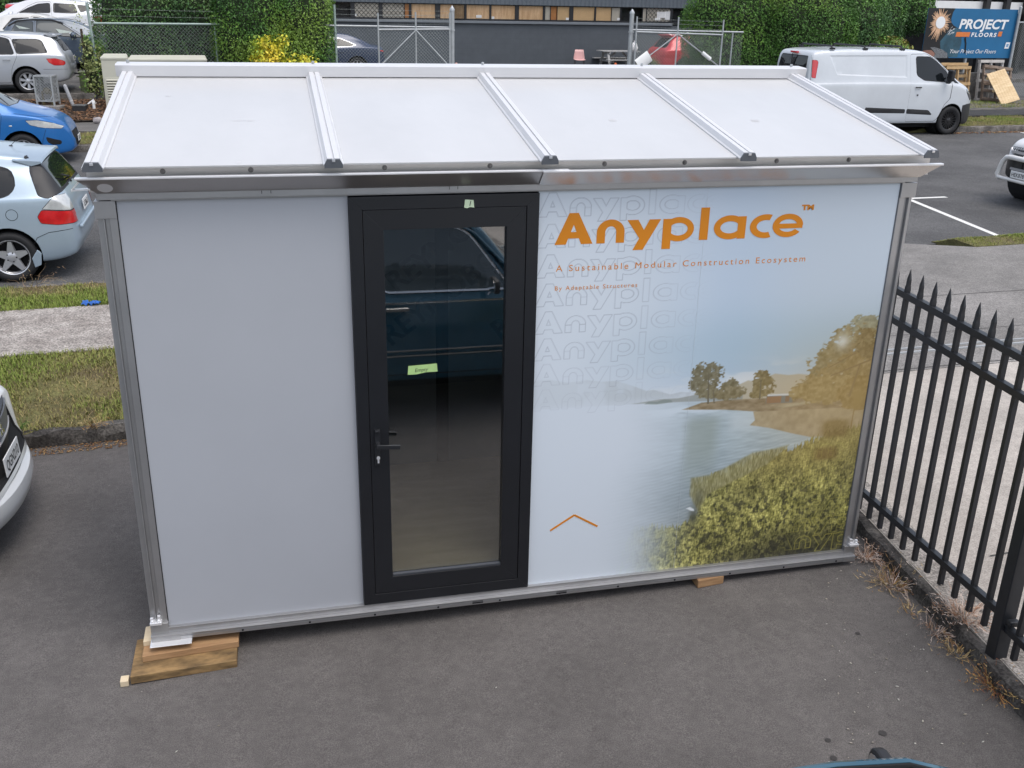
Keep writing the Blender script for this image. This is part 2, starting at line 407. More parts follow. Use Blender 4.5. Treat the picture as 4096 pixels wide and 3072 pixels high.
kerb('near_road_kerb', [st(-16, 7.12, -0.15), st(4.35, 7.12, -0.15)][::-1], 0.12, 0.14, KERBC)
strip('road', 7.0, 18.36, -60, 90, -0.15, ROAD, 60)
# driveway on the right of the fence
V = [(kx(-16) + 0.07, -16, 0.0), (60, -16, 0.0), (60, 2.2 + 60 * 0.05, 0.0), (kx(2.6) + 0.07, 2.62, 0.0)]
struct(MB().add(V + [(a, b, -0.3) for a, b, c in V], [(0, 1, 2, 3), (0, 4, 5, 1), (1, 5, 6, 2), (2, 6, 7, 3), (3, 7, 4, 0)]).build('driveway', PALE))
V = [(kx(-16) + 0.075, -16, 0.0035), (kx(-16) + 0.30, -16, 0.0035), (kx(2.6) + 0.30, 2.6, 0.0035), (kx(2.6) + 0.075, 2.6, 0.0035)]
struct(MB().add(V, [(0, 1, 2, 3)]).build('weathered_edge', ground_mat('weathered_concrete', ((0.20, 0.18, 0.16), (0.36, 0.33, 0.30)), 5.0, 80, bump=.9, stain=.3, stain_scale=7, grain_c=.4)))
V = [(kx(2.6) + 0.07, 2.625, 0.004), (60, 5.205, 0.004), (60, 60 * SLOPE + 6.15, 0.004), (10.0, 6.9, 0.004), (9.32, 7.72, -0.11), (4.36, 7.38, -0.11), (4.36, 3.4, 0.004)]
struct(MB().add(V + [(a, b, -0.3) for a, b, c in V], [(0, 1, 2, 3), (0, 3, 4, 5), (0, 5, 6)] + [(i, 7 + i, 7 + (i + 1) % 7, (i + 1) % 7) for i in range(7)]).build('driveway_apron', CONC))
V = []
def sv(x, s): return lerp(0.004, -0.14, sstep(6.6, 7.1, s))
strip('street_verge', 6.17, 7.12, 9.98, 60, 0.0, SOIL, 60, sv, 8)
mb = MB(); 
for i in range(24):
    x = 4.4 + i * 0.21
    mb.add([(x, 7.30 + 0.02 * i, -0.112 + 0.01 * math.sin(i * 3)), (x + 0.21, 7.32 + 0.02 * i, -0.112), (x + 0.21, 7.62 + 0.022 * i, -0.136), (x, 7.6 + 0.022 * i, -0.136)], [(0, 1, 2, 3)])
struct(mb.build('gutter_gravel', WASHED))
# gate track, saw cuts and joints in the concrete
JOINT = pm('saw_cut', (0.05, 0.048, 0.045), 0.9)
mb = MB()
for a, b, wd in (((4.36, 4.72), (30, 5.6), 0.012), ((4.36, 3.5), (30, 4.9), 0.008), ((4.5, 2.66), (30, 3.94), 0.015), ((4.7, -0.25), (14, 0.55), 0.01)):
    p = Vector((*a, 0.0065)); q = Vector((*b, 0.0065)); d = (q - p).normalized(); nn = Vector((-d.y, d.x, 0)) * wd / 2
    mb.add([p - nn, q - nn, q + nn, p + nn], [(0, 1, 2, 3)])
struct(mb.build('concrete_joints', JOINT))
mb = MB(); p = Vector((4.4, 3.04, 0.006)); q = Vector((24, 3.9, 0.006)); mb.beam(p, q, 0.025, 0.03); mb.beam(p + Vector((0, 0.1, 0)), q + Vector((0, 0.1, 0)), 0.02, 0.03)
struct(mb.build('gate_track', pm('worn_track_steel', (0.42, 0.43, 0.43), 0.5, 0.4)))
# far side
def fv(x, s=0): return lerp(0.0, -0.135, sstep(3.5, 5.5, x) * (1 - sstep(17.4, 18.4, x)))
kerb('far_road_kerb', [st(-60, 18.3, -0.15), st(3.6, 18.3, -0.15)], 0.14, 0.145, KERBC)
kerb('far_road_kerb.001', [st(18.5, 18.3, -0.15), st(90, 18.3, -0.15)], 0.14, 0.145, KERBC)
strip('far_verge', 18.42, 20.35, -60, 90, 0, SOIL, 300, fv, 2)
strip('far_footpath', 20.35, 22.0, -60, 14, 0.03, FOOTP, 40)
strip('far_black_footpath', 20.45, 22.2, 14, 90, 0.03, BLACKP, 40)
strip('far_upper_verge', 22.2, 24.6, 17.5, 90, 0.05, SOIL, 40)
# bark and soil garden below the fence, retaining kerb of the car park
V = []; F = []
gx = np.linspace(-14, 3, 60); gs = np.linspace(21.98, 23.9, 9)
for x in gx:
    for s in gs: V.append(tuple(st(x, s, bank_z(s) + 0.02 + random.uniform(-.012, .012))))
n = 9; F = [(i * n + j, (i + 1) * n + j, (i + 1) * n + j + 1, i * n + j + 1) for i in range(59) for j in range(8)]
struct(np_mesh('garden_bed', V, F, DIRT, smooth=True))
kerb('car_park_kerb', [st(-40, 23.68, 0.40), st(-3.6, 23.68, 0.40)], 0.16, 0.16, KERBC, 0.004)
mb = MB()
for i in range(14): mb.beam(st(-3.9 - i * 0.92, 23.675, 0.40), st(-3.9 - i * 0.92, 23.675, 0.55), 0.012, 0.012)
struct(mb.build('kerb_joints', JOINT))
# painted parking marks on the road
PAINT = pm('road_paint', (0.72, 0.71, 0.67), 0.6, 0, 0.18, 30)
mb = MB()
for P in (((11.62, 11.0), (12.5, 11.05), 0.10), ((11.67, 11.0), (11.25, 7.95), 0.10), ((20.95, 19.7), (20.85, 16.2), 0.1)):
    p = Vector((*P[0], -0.1455)); q = Vector((*P[1], -0.1455)); d = (q - p).normalized(); nn = Vector((-d.y, d.x, 0)) * P[2] / 2
    mb.add([p - nn, q - nn, q + nn, p + nn], [(0, 1, 2, 3)])
struct(mb.build('road_marking', PAINT))

# ------------------------------------------------------------------ grass, litter, weeds, small debris
GRASSM = attr_mat('grass_blades', 0.7, 0.2)
def val_noise(x, y, seed=0, oct=4, f=1.0):
    out = np.zeros_like(x); a = 1.0; tot = 0
    for o in range(oct):
        g = np.random.default_rng(seed + o).random((64, 64)); X = x * f; Y = y * f
        xi = np.floor(X).astype(int); yi = np.floor(Y).astype(int); tx = X - xi; ty = Y - yi; tx = tx * tx * (3 - 2 * tx); ty = ty * ty * (3 - 2 * ty)
        G = lambda i, j: g[i % 64, j % 64]
        out += a * ((G(xi, yi) * (1 - tx) + G(xi + 1, yi) * tx) * (1 - ty) + (G(xi, yi + 1) * (1 - tx) + G(xi + 1, yi + 1) * tx) * ty)
        tot += a; a *= 0.5; f *= 2
    return out / tot
def grass(name, label, x0, x1, s0, s1, z, dens, hgt, dry=0.5, seed=1, zf=None):
    r = np.random.default_rng(seed); nb = int(dens * (x1 - x0) * (s1 - s0))
    x = r.uniform(x0, x1, nb); s = r.uniform(s0, s1, nb)
    dn = val_noise(x * 1.0, s * 1.0, seed, 4, 1.6)
    keep = r.random(nb) < np.clip(1.25 - np.maximum(0, dn - (0.62 - 0.12 * dry)) * 5, 0.34, 1); x = x[keep]; s = s[keep]; dn = dn[keep]; nb = len(x)
    y = s + SLOPE * x; zz = np.full(nb, z) if zf is None else np.array([zf(a, b) for a, b in zip(x, s)])
    h = hgt * r.uniform(0.45, 1.25, nb) * np.clip(1.5 - dn, 0.6, 1.2); an = r.uniform(0, 6.283, nb); ln = r.uniform(0.2, 1.1, nb) * h; wd = r.uniform(0.0025, 0.006, nb) * (hgt / 0.05) ** 0.5
    dx = np.cos(an); dy = np.sin(an)
    base = np.stack([x, y, zz], 1); side = np.stack([-dy * wd, dx * wd, 0 * x], 1)
    mid = base + np.stack([dx * ln * .35, dy * ln * .35, h * .6], 1); tip = base + np.stack([dx * ln, dy * ln, h], 1)
    V = np.stack([base - side, base + side, mid + side * .7, mid - side * .7, tip], 1).reshape(-1, 3)
    i = np.arange(nb)[:, None] * 5
    F = np.concatenate([i + np.array([[0, 1, 2]]), i + np.array([[0, 2, 3]]), i + np.array([[3, 2, 4]])])
    g1 = np.array([0.125, 0.19, 0.032]); g2 = np.array([0.28, 0.33, 0.08]); br = np.array([0.34, 0.25, 0.13])
    t = r.random((nb, 1)); c = g1 * (1 - t) + g2 * t
    d = np.clip((dn[:, None] - 0.45) * 4 * dry + r.normal(0, 0.18, (nb, 1)), 0, 1); c = c * (1 - d) + br * d
    c = np.repeat(np.concatenate([c, np.ones((nb, 1))], 1), 5, 0)
    o = np_mesh(name, V, F, GRASSM, attr=c); tag(o, label, 'grass', kind='stuff'); return o
grass('grass', 'patchy green and brown grass between yard kerb and pale footpath', -3.2, 3.6, 3.06, 4.64, 0.0, 5200, 0.034, 0.6, 3, vz)
grass('grass.001', 'grass strip between pale footpath and road beside the light blue hatchback', -3.4, 3.6, 6.02, 6.98, 0.0, 4600, 0.036, 0.6, 11)
grass('grass.002', 'bright green grass wedge at road edge beyond the concrete driveway', 9.98, 13.5, 6.17, 7.08, 0.0, 3900, 0.03, 0.3, 5, sv)
grass('grass.003', 'far grass verge along the kerb beside the blue hatchback', -6, 3.6, 18.44, 20.35, 0.0, 900, 0.05, 0.6, 21)
grass('grass.004', 'far grass verge along the kerb in front of the white van', 18.5, 26, 18.44, 20.45, 0.0, 900, 0.05, 0.7, 23)
grass('grass.005', 'grass below the stacked pallets', 18, 31, 22.2, 24.2, 0.05, 700, 0.055, 0.65, 25)

def chips(name, label, pts, size, cols, seed, flat=0.35, cat='debris'):
    r = np.random.default_rng(seed); V = []; F = []; C = []
    for i, p in enumerate(pts):
        s = size * r.uniform(0.5, 1.5); a = r.uniform(0, 6.28); el = r.uniform(1, 2.6)
        ax = np.array([math.cos(a), math.sin(a), r.uniform(-.3, .3)]) * s * el; ay = np.array([-math.sin(a), math.cos(a), r.uniform(-.3, .3)]) * s; az = np.array([0, 0, s * flat])
        b = len(V); c = cols[r.integers(len(cols))]; k = r.uniform(0.75, 1.2)
        for q in (ax, -ax, ay, -ay, az, -az): V.append(np.array(p) + q * 0.5 + az * .3); C.append((c[0] * k, c[1] * k, c[2] * k, 1))
        for f in ((0, 2, 4), (2, 1, 4), (1, 3, 4), (3, 0, 4), (2, 0, 5), (1, 2, 5), (3, 1, 5), (0, 3, 5)): F.append([b + j for j in f])
    o = np_mesh(name, V, F, GRASSM, attr=C); tag(o, label, cat, kind='stuff'); return o
r = np.random.default_rng(31)
pts = [tuple(st(r.uniform(-5.2, -2.9), r.uniform(22.0, 23.5), 0) ) for _ in range(2600)]
pts = [(x, y, bank_z(y - SLOPE * x) + 0.035) for x, y, z in pts]
chips('bark_litter', 'brown bark and dry leaves around the meter cage and posts', pts, 0.045, [(0.22, 0.12, 0.07), (0.16, 0.10, 0.07), (0.30, 0.17, 0.09), (0.12, 0.08, 0.06)], 32, cat='bark litter')
pts = [(x, 2.90 + r.uniform(-0.10, 0.05) + 0.03 * x, padz(x) + 0.006) for x in r.uniform(-2.5, 0.6, 1300)]
chips('leaf_litter', 'dry pine needles and leaves along foot of the yard kerb', pts, 0.011, [(0.32, 0.18, 0.08), (0.25, 0.13, 0.06), (0.4, 0.27, 0.14)], 33, 0.2, cat='leaf litter')
pts = [(*on_z(r.uniform(4000, 4200), r.uniform(505, 522), -0.14).xy, -0.14) for _ in range(420)] + [(*st(x, 18.2 - abs(r.normal(0, .12))).xy, -0.142) for x in r.uniform(18.5, 27, 500)]
chips('gutter_leaves', 'rust brown leaves lying in the far gutter right of the van', pts, 0.05, [(0.26, 0.12, 0.06), (0.3, 0.2, 0.1)], 34, 0.2, cat='leaf litter')
pts = []
for _ in range(95):
    u = 3300 + abs(r.normal(0, 1)) * 330; v = r.uniform(2250, 3060)
    q = on_z(u, v, -0.11)
    if q.x < kx(q.y) - 0.05: pts.append((q.x, q.y, padz(q.x) + 0.002))
for u, v in ((3640, 2658), (3655, 2600), (3500, 2700), (3705, 2700), (3330, 2420), (3150, 2310), (4040, 2890), (3765, 2985), (3850, 2985), (560, 2720), (870, 2860), (430, 1900), (2500, 2645), (1985, 2730), (700, 2960)):
    q = on_z(u, v, -0.12); pts.append((q.x, q.y, padz(q.x) + 0.003))
chips('pebbles', 'small pale pebbles scattered over the asphalt yard near the black fence', pts, 0.0075, [(0.5, 0.47, 0.4), (0.35, 0.32, 0.28), (0.6, 0.58, 0.52), (0.4, 0.36, 0.28)], 35, 0.7, cat='pebbles')

# oil spots: stains with a shape of their own on the asphalt
mb = MB(); STAIN = pm('oil_stain', (0.04, 0.036, 0.034), 0.6, 0, 0.12, 20)
for u, v, rx in ((3531, 2935, .019), (3312, 2959, .014), (3335, 3030, .016), (3430, 2540, .013)):
    c = on_z(u, v, -0.115); z = padz(c.x) + 0.0035; n = 22
    mb.add([(c.x + rx * math.cos(6.283 * k / n) * (1 + .12 * math.sin(k * 2.3)), c.y + rx * math.sin(6.283 * k / n) * (1 + .1 * math.cos(k * 3.1)), z) for k in range(n)], [tuple(range(n))])
struct(mb.build('oil_stains', STAIN))

WEEDM = attr_mat('dry_weeds', 0.8, 0.15)
def weed(name, label, c, rad, nst, hgt, cols, seed, group='dry weeds along the fence kerb', lie=0.0):
    r = np.random.default_rng(seed); V = []; F = []; C = []
    for i in range(nst):
        a = r.uniform(0, 6.283); rr = rad * math.sqrt(r.random()) * 0.5
        p = np.array([c[0] + math.cos(a) * rr * 0.7, c[1] + math.sin(a) * rr, c[2]]); d = np.array([math.cos(a), math.sin(a), r.uniform(0.3, 1.6) * (1 - lie)]); d /= np.linalg.norm(d)
        L = hgt * r.uniform(0.6, 1.7); col = cols[r.integers(len(cols))]; k = r.uniform(.8, 1.2); w_ = 0.0026
        pts = []
        for s in range(6):
            pts.append(p.copy()); p = p + d * L / 5; d = d + r.normal(0, 0.28, 3) + np.array([0, 0, -0.1]); d /= np.linalg.norm(d); p[2] = max(p[2], c[2] + 0.002)
            if s > 1 and r.random() < 0.6:     # side twig
                q = p + r.normal(0, 0.3, 3) * L * 0.35; q[2] = max(q[2], c[2]); b = len(V); sd = np.array([w_ * .8, w_ * .5, w_ * .5])
                V += [p - sd, p + sd, q]; C += [(*[x * k for x in col], 1)] * 3; F.append([b, b + 1, b + 2])
        for s in range(5):
            b = len(V); sd = np.array([-d[1] + 0.1, d[0] + 0.1, 0.3]) * w_ * (1 - s / 7)
            V += [pts[s] - sd, pts[s] + sd, pts[s + 1] + sd * .8, pts[s + 1] - sd * .8]; C += [(*[x * k for x in col], 1)] * 4
            F += [[b, b + 1, b + 2], [b, b + 2, b + 3]]
    o = np_mesh(name, V, F, WEEDM, attr=C); tag(o, label, 'weed', group); return o
PINK = [(0.50, 0.40, 0.34), (0.56, 0.47, 0.41), (0.32, 0.17, 0.10), (0.42, 0.29, 0.2)]
STRAW = [(0.42, 0.30, 0.14), (0.5, 0.38, 0.2), (0.34, 0.2, 0.08)]
RUST = [(0.36, 0.20, 0.07), (0.42, 0.27, 0.1), (0.22, 0.09, 0.05), (0.46, 0.33, 0.15)]
for i, (u, v, rad, nst, hgt, cols, lab) in enumerate((
        (3465, 2225, .10, 130, .08, PINK, 'pale pink brown weed against the right end of the cabin rail'),
        (3575, 2330, .17, 150, .10, PINK + STRAW, 'tangled dry weed on the kerb just right of the cabin'),
        (3755, 2520, .12, 80, .07, PINK, 'reddish dry weed in the middle of the fence kerb'),
        (3850, 2520, .17, 170, .10, PINK, 'pale dry weed clump beside the fence post foot'),
        (3830, 2610, .10, 45, .07, STRAW, 'thin straw coloured weed lying at kerb foot below the post'),
        (3990, 2745, .13, 150, .085, RUST, 'rust orange weed on the kerb at the right edge of the yard'),
        (3650, 2440, .09, 30, .05, STRAW, 'small straw weed at kerb foot between the larger clumps'))):
    c = on_z(u, v, -0.08); weed('dry_weed', lab, (c.x, c.y, -0.095 if i not in (3,) else 0.0), rad, nst, hgt, cols, 50 + i)
for x, y, h, lab in ((-.80, 3.0, .1, 'straw coloured dead weed hanging over the yard kerb'), (-1.35, 3.08, .06, 'short green weed at the yard kerb edge near the white sedan')):
    weed('dry_weed', lab, (x, y, -0.11), 0.1, 50, h, STRAW if h > .08 else [(0.07, 0.13, 0.03), (0.12, 0.18, 0.05)], int(90 + h * 100), 'weeds along the yard kerb')
w9 = weed('dry_weed', 'thin flowering weeds standing along the road edge behind the light blue hatchback', (-2.0, 6.9, 0.0), 0.5, 34, 0.16, [(0.3, 0.2, 0.12), (0.35, 0.28, 0.15)], 77, 'weeds along the yard kerb')
w9['kind'] = 'stuff'
mb = MB(); c = on_z(365, 1212, 0.03)
BLUEC = pm('blue_cloth', (0.02, 0.12, 0.45), 0.7, 0, 0.3, 20)
rr = random.Random(3); nn = 9
vs = [(c.x - .09 + .18 * i / nn + rr.uniform(-.01, .01), c.y - .05 + .1 * j / 5 + rr.uniform(-.01, .01), 0.015 + rr.uniform(0, .035)) for i in range(nn + 1) for j in range(6)]
mb.add(vs, [(i * 6 + j, (i + 1) * 6 + j, (i + 1) * 6 + j + 1, i * 6 + j + 1) for i in range(nn) for j in range(5)])
tag(mb.build('crumpled_rag', BLUEC, smooth=True), 'crumpled bright blue rag on the grass by the footpath edge', 'rag')
mb = MB(); pts = [on_z(345, 1795, padz(-.8)), on_z(375, 1770, padz(-.8)), on_z(408, 1757, padz(-.8))]
mb.tube([(p.x, p.y, p.z + 0.004) for p in pts], [0.003, 0.0035, 0.002], 5)
tag(mb.build('twig', pm('twig_bark', (0.03, 0.026, 0.022), 0.9)), 'thin dark twig lying on the asphalt left of the cabin', 'twig')

# ------------------------------------------------------------------ the cabin
H = 2.2; X0, XR = 0.0, 3.8655; D1, D2 = 1.0011, 1.9079; DEPTH = 1.42
cab = thing('site_cabin', 'small white flat pack cabin with printed lake panel and black glass door', 'cabin', (1.93, 0.7, -0.1))
# rails and posts
mb = MB()
mb.box(-0.088, 3.935, -0.014, 0.05, -0.03, 0.0); mb.box(-0.09, 3.938, -0.036, 0.05, -0.036, -0.0302)
mb.box(-0.088, 3.935, -0.030, 0.05, -0.066, -0.0362); mb.box(-0.088, 3.935, -0.0325, -0.03, -0.049, -0.046)
mb.box(-0.088, 3.935, 1.36, 1.42, -0.066, 0); mb.box(-0.088, -0.03, 0.05, 1.36, -0.066, 0); mb.box(3.87, 3.935, 0.05, 1.36, -0.066, 0)
br = mb.build('bottom_rail', ALU, cab, bevel=0.002)
for x in np.arange(0.02, 3.95, 0.345): mb = MB(); mb.lathe([(0.006, 0), (0.006, 0.0012)], (x, -0.0302, -0.055), (0, -1, 0), 12); mb.build('rail_hole', DARKIN, br)
for x in (1.62, 2.1): mb = MB(); mb.box(x - .03, x + .03, -0.0318, -0.029, -0.058, -0.044); mb.build('rail_slot', DARKIN, br)
mb = MB(); mb.box(-0.0885, 0.055, -0.0334, 0.03, -0.0665, -0.0365); mb.box(-0.0885, 0.0, -0.0165, 0.03, -0.03, 0.03)
mb.build('corner_casting', pm('dull_aluminium', (0.40, 0.40, 0.40), 0.5, 0.7), br, bevel=0.002)
mb = MB(); mb.box(3.86, 3.94, -0.0334, 0.03, -0.0665, -0.0365); mb.box(3.868, 3.94, -0.0165, 0.03, -0.03, 0.03)
mb.build('corner_casting', ALU, br, bevel=0.002)
mb = MB(); mb.box(-0.095, 0.11, -0.075, 0.02, -0.072, -0.0668)
mb.build('jacking_plate', ALUL, br, bevel=0.002)
def post(x0, sgn, nm='corner_post'):
    mb = MB(); f = lambda a, b: (min(x0 + sgn * a, x0 + sgn * b), max(x0 + sgn * a, x0 + sgn * b))
    mb.box(*f(0.004, 0.036), 0.002, 0.09, 0.0302, H); mb.box(*f(0.0362, 0.056), 0.012, 0.09, 0.05, H - .08); mb.box(*f(0.0562, 0.062), -0.004, 0.09, 0.05, H - .08); mb.box(*f(0.0622, 0.088), 0.018, 0.09, 0.05, H - .08)
    mb.box(*f(0.004, 0.092), -0.004, 0.09, H - 0.078, H + 0.0)
    p = mb.build(nm, ALU, cab, bevel=0.0015)
    mb = MB(); mb.box(*f(0.030, 0.088), -0.03, 0.04, 0.031, 0.045); mb.box(*f(0.034, 0.05), -0.016, 0.0, 0.0452, 0.075); mb.box(*f(0.07, 0.086), -0.016, 0.0, 0.0452, 0.065)
    mb.lathe([(0.007, 0), (0.007, 0.008)], (x0 + sgn * 0.045, -0.02, 0.0452), (0, 0, 1), 8); mb.lathe([(0.007, 0), (0.007, 0.008)], (x0 + sgn * 0.075, -0.02, 0.0452), (0, 0, 1), 8)
    mb.build('corner_bracket', ALUL, p, bevel=0.002)
    mb = MB(); mb.box(*f(0.0, 0.004), 0.004, 0.02, 0, H); mb.build('panel_gasket', GREYPL if sgn > 0 else RUBBER, p)
post(X0, -1); post(XR, 1)
for x, sg in ((-0.09, 1), (3.935, -1)): mb = MB(); mb.box(min(x, x + sg * .09), max(x, x + sg * .09), DEPTH - .1, DEPTH, 0, H); mb.build('rear_post', ALU, cab)
# top rail, gutter
mb = MB(); mb.box(-0.075, 3.945, -0.018, 0.06, H + 0.006, H + 0.036); mb.box(-0.02, 3.88, -0.010, 0.06, H, H + 0.0058); mb.box(-0.09, 3.95, 0.06, 0.1, H, H + .1)
mb.build('top_rail', ALU, cab, bevel=0.0015)
def gutter(xa, xb, la, lb, fy=0.0, fz=0.0):
    zb, zt = H + 0.0362, H + 0.108; yb, yt = -0.022, -0.098
    g = MB(); t = 0.003
    g.add([(xa, yb - fy, zb - fz), (xb, yb - fy, zb - fz), (lb, yt - fy, zt - fz), (la, yt - fy, zt - fz), (xa, yb + t - fy, zb - fz), (xb, yb + t - fy, zb - fz), (lb, yt + t - fy, zt - fz), (la, yt + t - fy, zt - fz)],
          [(0, 1, 2, 3), (4, 7, 6, 5), (0, 4, 5, 1), (1, 5, 6, 2), (2, 6, 7, 3), (3, 7, 4, 0)])
    if fy == 0: g.box(xa, xb, yb + t, 0.03, zb, zb + 0.004)
    o = g.build('gutter', GUTREFL if fy == 0 else ALUG, cab)  # left length takes the colour with the reflection painted in
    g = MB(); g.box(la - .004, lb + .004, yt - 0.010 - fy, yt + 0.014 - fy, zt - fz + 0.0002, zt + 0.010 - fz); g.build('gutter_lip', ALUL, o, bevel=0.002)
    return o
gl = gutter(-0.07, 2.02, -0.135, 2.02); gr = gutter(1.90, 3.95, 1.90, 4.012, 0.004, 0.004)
mb = MB(); mb.lathe([(0.032, 0), (0.032, 0.002)], (-0.03, -0.051, H + 0.066), (0, -0.69, -0.72), 26); mb.build('outlet_cover', ALUL, gl)
mb = MB(); mb.lathe([(0.036, 0), (0.036, 0.001)], (-0.03, -0.0495, H + 0.066), (0, -0.69, -0.72), 26); mb.build('outlet_rim', pm('outlet_edge', (0.3, 0.3, 0.3), 0.4, 0.8), gl)
mb = MB(); mb.beam((-0.165, -0.06, H + .06), (-0.09, -0.05, H + .062), 0.03, 0.006); mb.beam((-0.16, -0.06, H + .062), (-0.125, -0.06, H + .10), 0.03, 0.006); mb.build('gutter_bracket', ALUL, gl)
mb = MB(); mb.box(-0.10, 3.99, -0.028, -0.018, H + 0.045, H + 0.147); mb.box(-0.10, 3.99, -0.018, 0.06, H + 0.141, H + 0.147)
fa = mb.build('fascia', pm('fascia_aluminium', (0.66, 0.64, 0.63), 0.36, 0.85, 0.07, 2.2, stretch=(1, 6, 6)), cab)
for x in (0.21, 0.58, 1.17, 1.66, 2.22, 2.63, 3.12, 3.52):
    mb = MB(); mb.lathe([(0.012, 0), (0.012, 0.002), (0.007, 0.002), (0.006, 0.008), (0.0, 0.008)], (x, -0.0281, H + 0.128), (0, -1, 0), 12); mb.build('screw', pm('screw_steel', (0.25, 0.24, 0.24), 0.4, 0.8) if x < .3 else bpy.data.materials['screw_steel'], fa, smooth=True)
mb = MB()
for x in (0.62, 0.66, 1.47, 1.51): mb.box(x - .0015, x + .0015, -0.0186, -0.018, H + .02, H + .034)
mb.build('rail_mark', INK, cab)
# roof: four laminate sheets, five ribs, ridge cap
RY0, RZ0, RY1, RZ1 = -0.105, H + 0.150, 1.41, H + 0.412
rd = Vector((0, RY1 - RY0, RZ1 - RZ0)); RL = rd.length; rd.normalize(); rn = Vector((0, -rd.z, rd.y)); ro = Vector((0, RY0, RZ0))
def roofp(x, t, h): return Vector((x, 0, 0)) + ro + rd * t + rn * h
RIB = [-0.058, 0.936, 1.921, 2.915, 3.92]
for a, b in zip(RIB[:-1], RIB[1:]):
    mb = MB(); c = (roofp(a + 0.008, 0.012, 0.004) + roofp(b - 0.008, RL, 0.004)) / 2
    mb.obox(c, ((b - a) / 2 - 0.008, 0, 0), rd * (RL - 0.012) / 2, rn * 0.004)
    s = mb.build('roof_panel', ROOFW, cab, bevel=0.001)
SCUFF = pm('roof_scuff', (0.62, 0.62, 0.62), 0.6)
DENT = pm('roof_mark', (0.46, 0.46, 0.46), 0.5)
mb = MB()
for u, v, a, b in ((3020, 483, .022, .012), (2450, 481, .020, .010), (950, 483, .03, .0025), (1000, 483, .022, .003), (672, 384, .012, .005), (955, 648, .01, .004)):
    d = ray(u, v); p0 = roofp(0, 0, 0.0085); t = (p0 - CAM).dot(rn) / d.dot(rn); c = CAM + d * t
    mb.add([c + Vector((1, 0, 0)) * a * math.cos(k * .524) + rd * b * 2 * math.sin(k * .524) for k in range(12)], [tuple(range(12))])
mb.build('scuff_mark', DENT, cab)
for i, x in enumerate(RIB):
    prof = [(-0.044, 0.0085), (-0.044, 0.014), (-0.037, 0.019), (-0.027, 0.042), (-0.0045, 0.042), (-0.0045, 0.034), (0.0045, 0.034), (0.0045, 0.042), (0.027, 0.042), (0.037, 0.019), (0.044, 0.014), (0.044, 0.0085)]
    mb = MB(); mb.prism(prof, roofp(x, -0.02, 0), (1, 0, 0), rn, rd * (RL - 0.02)); rb = mb.build('roof_rib', WHITE_AL, cab)
    mb = MB(); mb.prism([(-0.040, 0.0), (-0.040, 0.016), (-0.028, 0.039), (0.028, 0.039), (0.040, 0.016), (0.040, 0.0)], roofp(x, -0.030, 0.001), (1, 0, 0), rn, rd * 0.0095); mb.build('end_cap', GREYPL, rb)
    mb = MB(); mb.box(x - .006, x + .006, -0, 0.001, 0, 0.001); mb = MB(); c = roofp(x, -0.0305, 0.035); mb.obox(c, (0.007, 0, 0), rd * 0.003, rn * 0.005); mb.build('cap_screw', ALUL, rb)
    if i < 5:
        mb = MB(); mb.tube([roofp(x, RL + .02, .06), roofp(x, RL + .02, .086)], 0.008, 8); mb.build('cap_bolt', GALV, rb)
mb = MB(); zf = RZ1 + 0.012
mb.prism([(1.366, RZ1 + 0.006), (1.352, RZ1 + 0.064), (1.372, RZ1 + 0.070), (1.47, RZ1 + 0.076), (1.47, RZ1 - .03), (1.46, RZ1 - .03), (1.455, RZ1 + 0.05), (1.38, RZ1 + 0.05)], (-0.118, 0, 0), (0, 1, 0), (0, 0, 1), (4.115, 0, 0))
rc = mb.build('ridge_cap', WHITE_AL, cab)
mb = MB()
for x in (1.915, ): mb.box(x - .0012, x + .0012, 1.3506, 1.3512, RZ1 + .01, RZ1 + .062)
mb.build('cap_joint', SCUFF, rc)
# walls that are not seen from the front, floor and inside
mb = MB(); mb.box(-0.075, -0.04, 0.09, DEPTH - .1, 0, H); mb.build('side_wall', GREYPANEL, cab)
mb = MB(); mb.box(3.895, 3.93, 0.09, DEPTH - .1, 0, H); mb.build('side_wall', GREYPANEL, cab)
for x, sg in ((-0.075, 1), (3.93, -1)):
    mb = MB(); a, b = min(x, x + sg * .03), max(x, x + sg * .03)
    mb.prism([(0.1, H + .001), (1.4, H + .001), (1.4, H + .395), (0.1, H + .17)], (a, 0, 0), (0, 1, 0), (0, 0, 1), (b - a, 0, 0)); mb.build('gable_panel', GREYPANEL, cab)
INW = pm('inner_wall', (0.19, 0.205, 0.22), 0.55, 0, 0.05, 3)
mb = MB(); mb.box(-0.04, 3.895, DEPTH - 0.05, DEPTH, 0, H + .38); bw = mb.build('back_wall', INW, cab)
mb = MB(); 
for o_, tx in (((1.37, 1.366, 1.33), 'REYNOBOND'), ((2.06, 1.366, 1.33), 'REYNOBOND'), ((1.33, 1.366, 0.98), 'REYNOBOND'), ((2.04, 1.366, 0.98), 'REYNOBOND')):
    put_text(mb, tx, o_, (0.80, 0, 0.58), (-0.58, 0, 0.80), 0.19, offset=0.004)
mb.build('film_lettering', INK, bw)
mb = MB(); mb.box(1.62, 1.70, 1.36, 1.3685, 0.02, H + .2); mb.build('wall_joint', DARKIN, bw)
mb = MB(); mb.box(-0.04, 3.895, 0.036, DEPTH - 0.05, -0.05, 0.145); mb.build('floor', wood_mat('plywood_floor', (0.50, 0.40, 0.24), (0.62, 0.52, 0.34), 2.0, (1, 8, 8)), cab)
mb = MB(); mb.box(0.0, 1.0, 0.008, 0.03, 0.0, H); mb.build('wall_panel', GREYPANEL, cab)

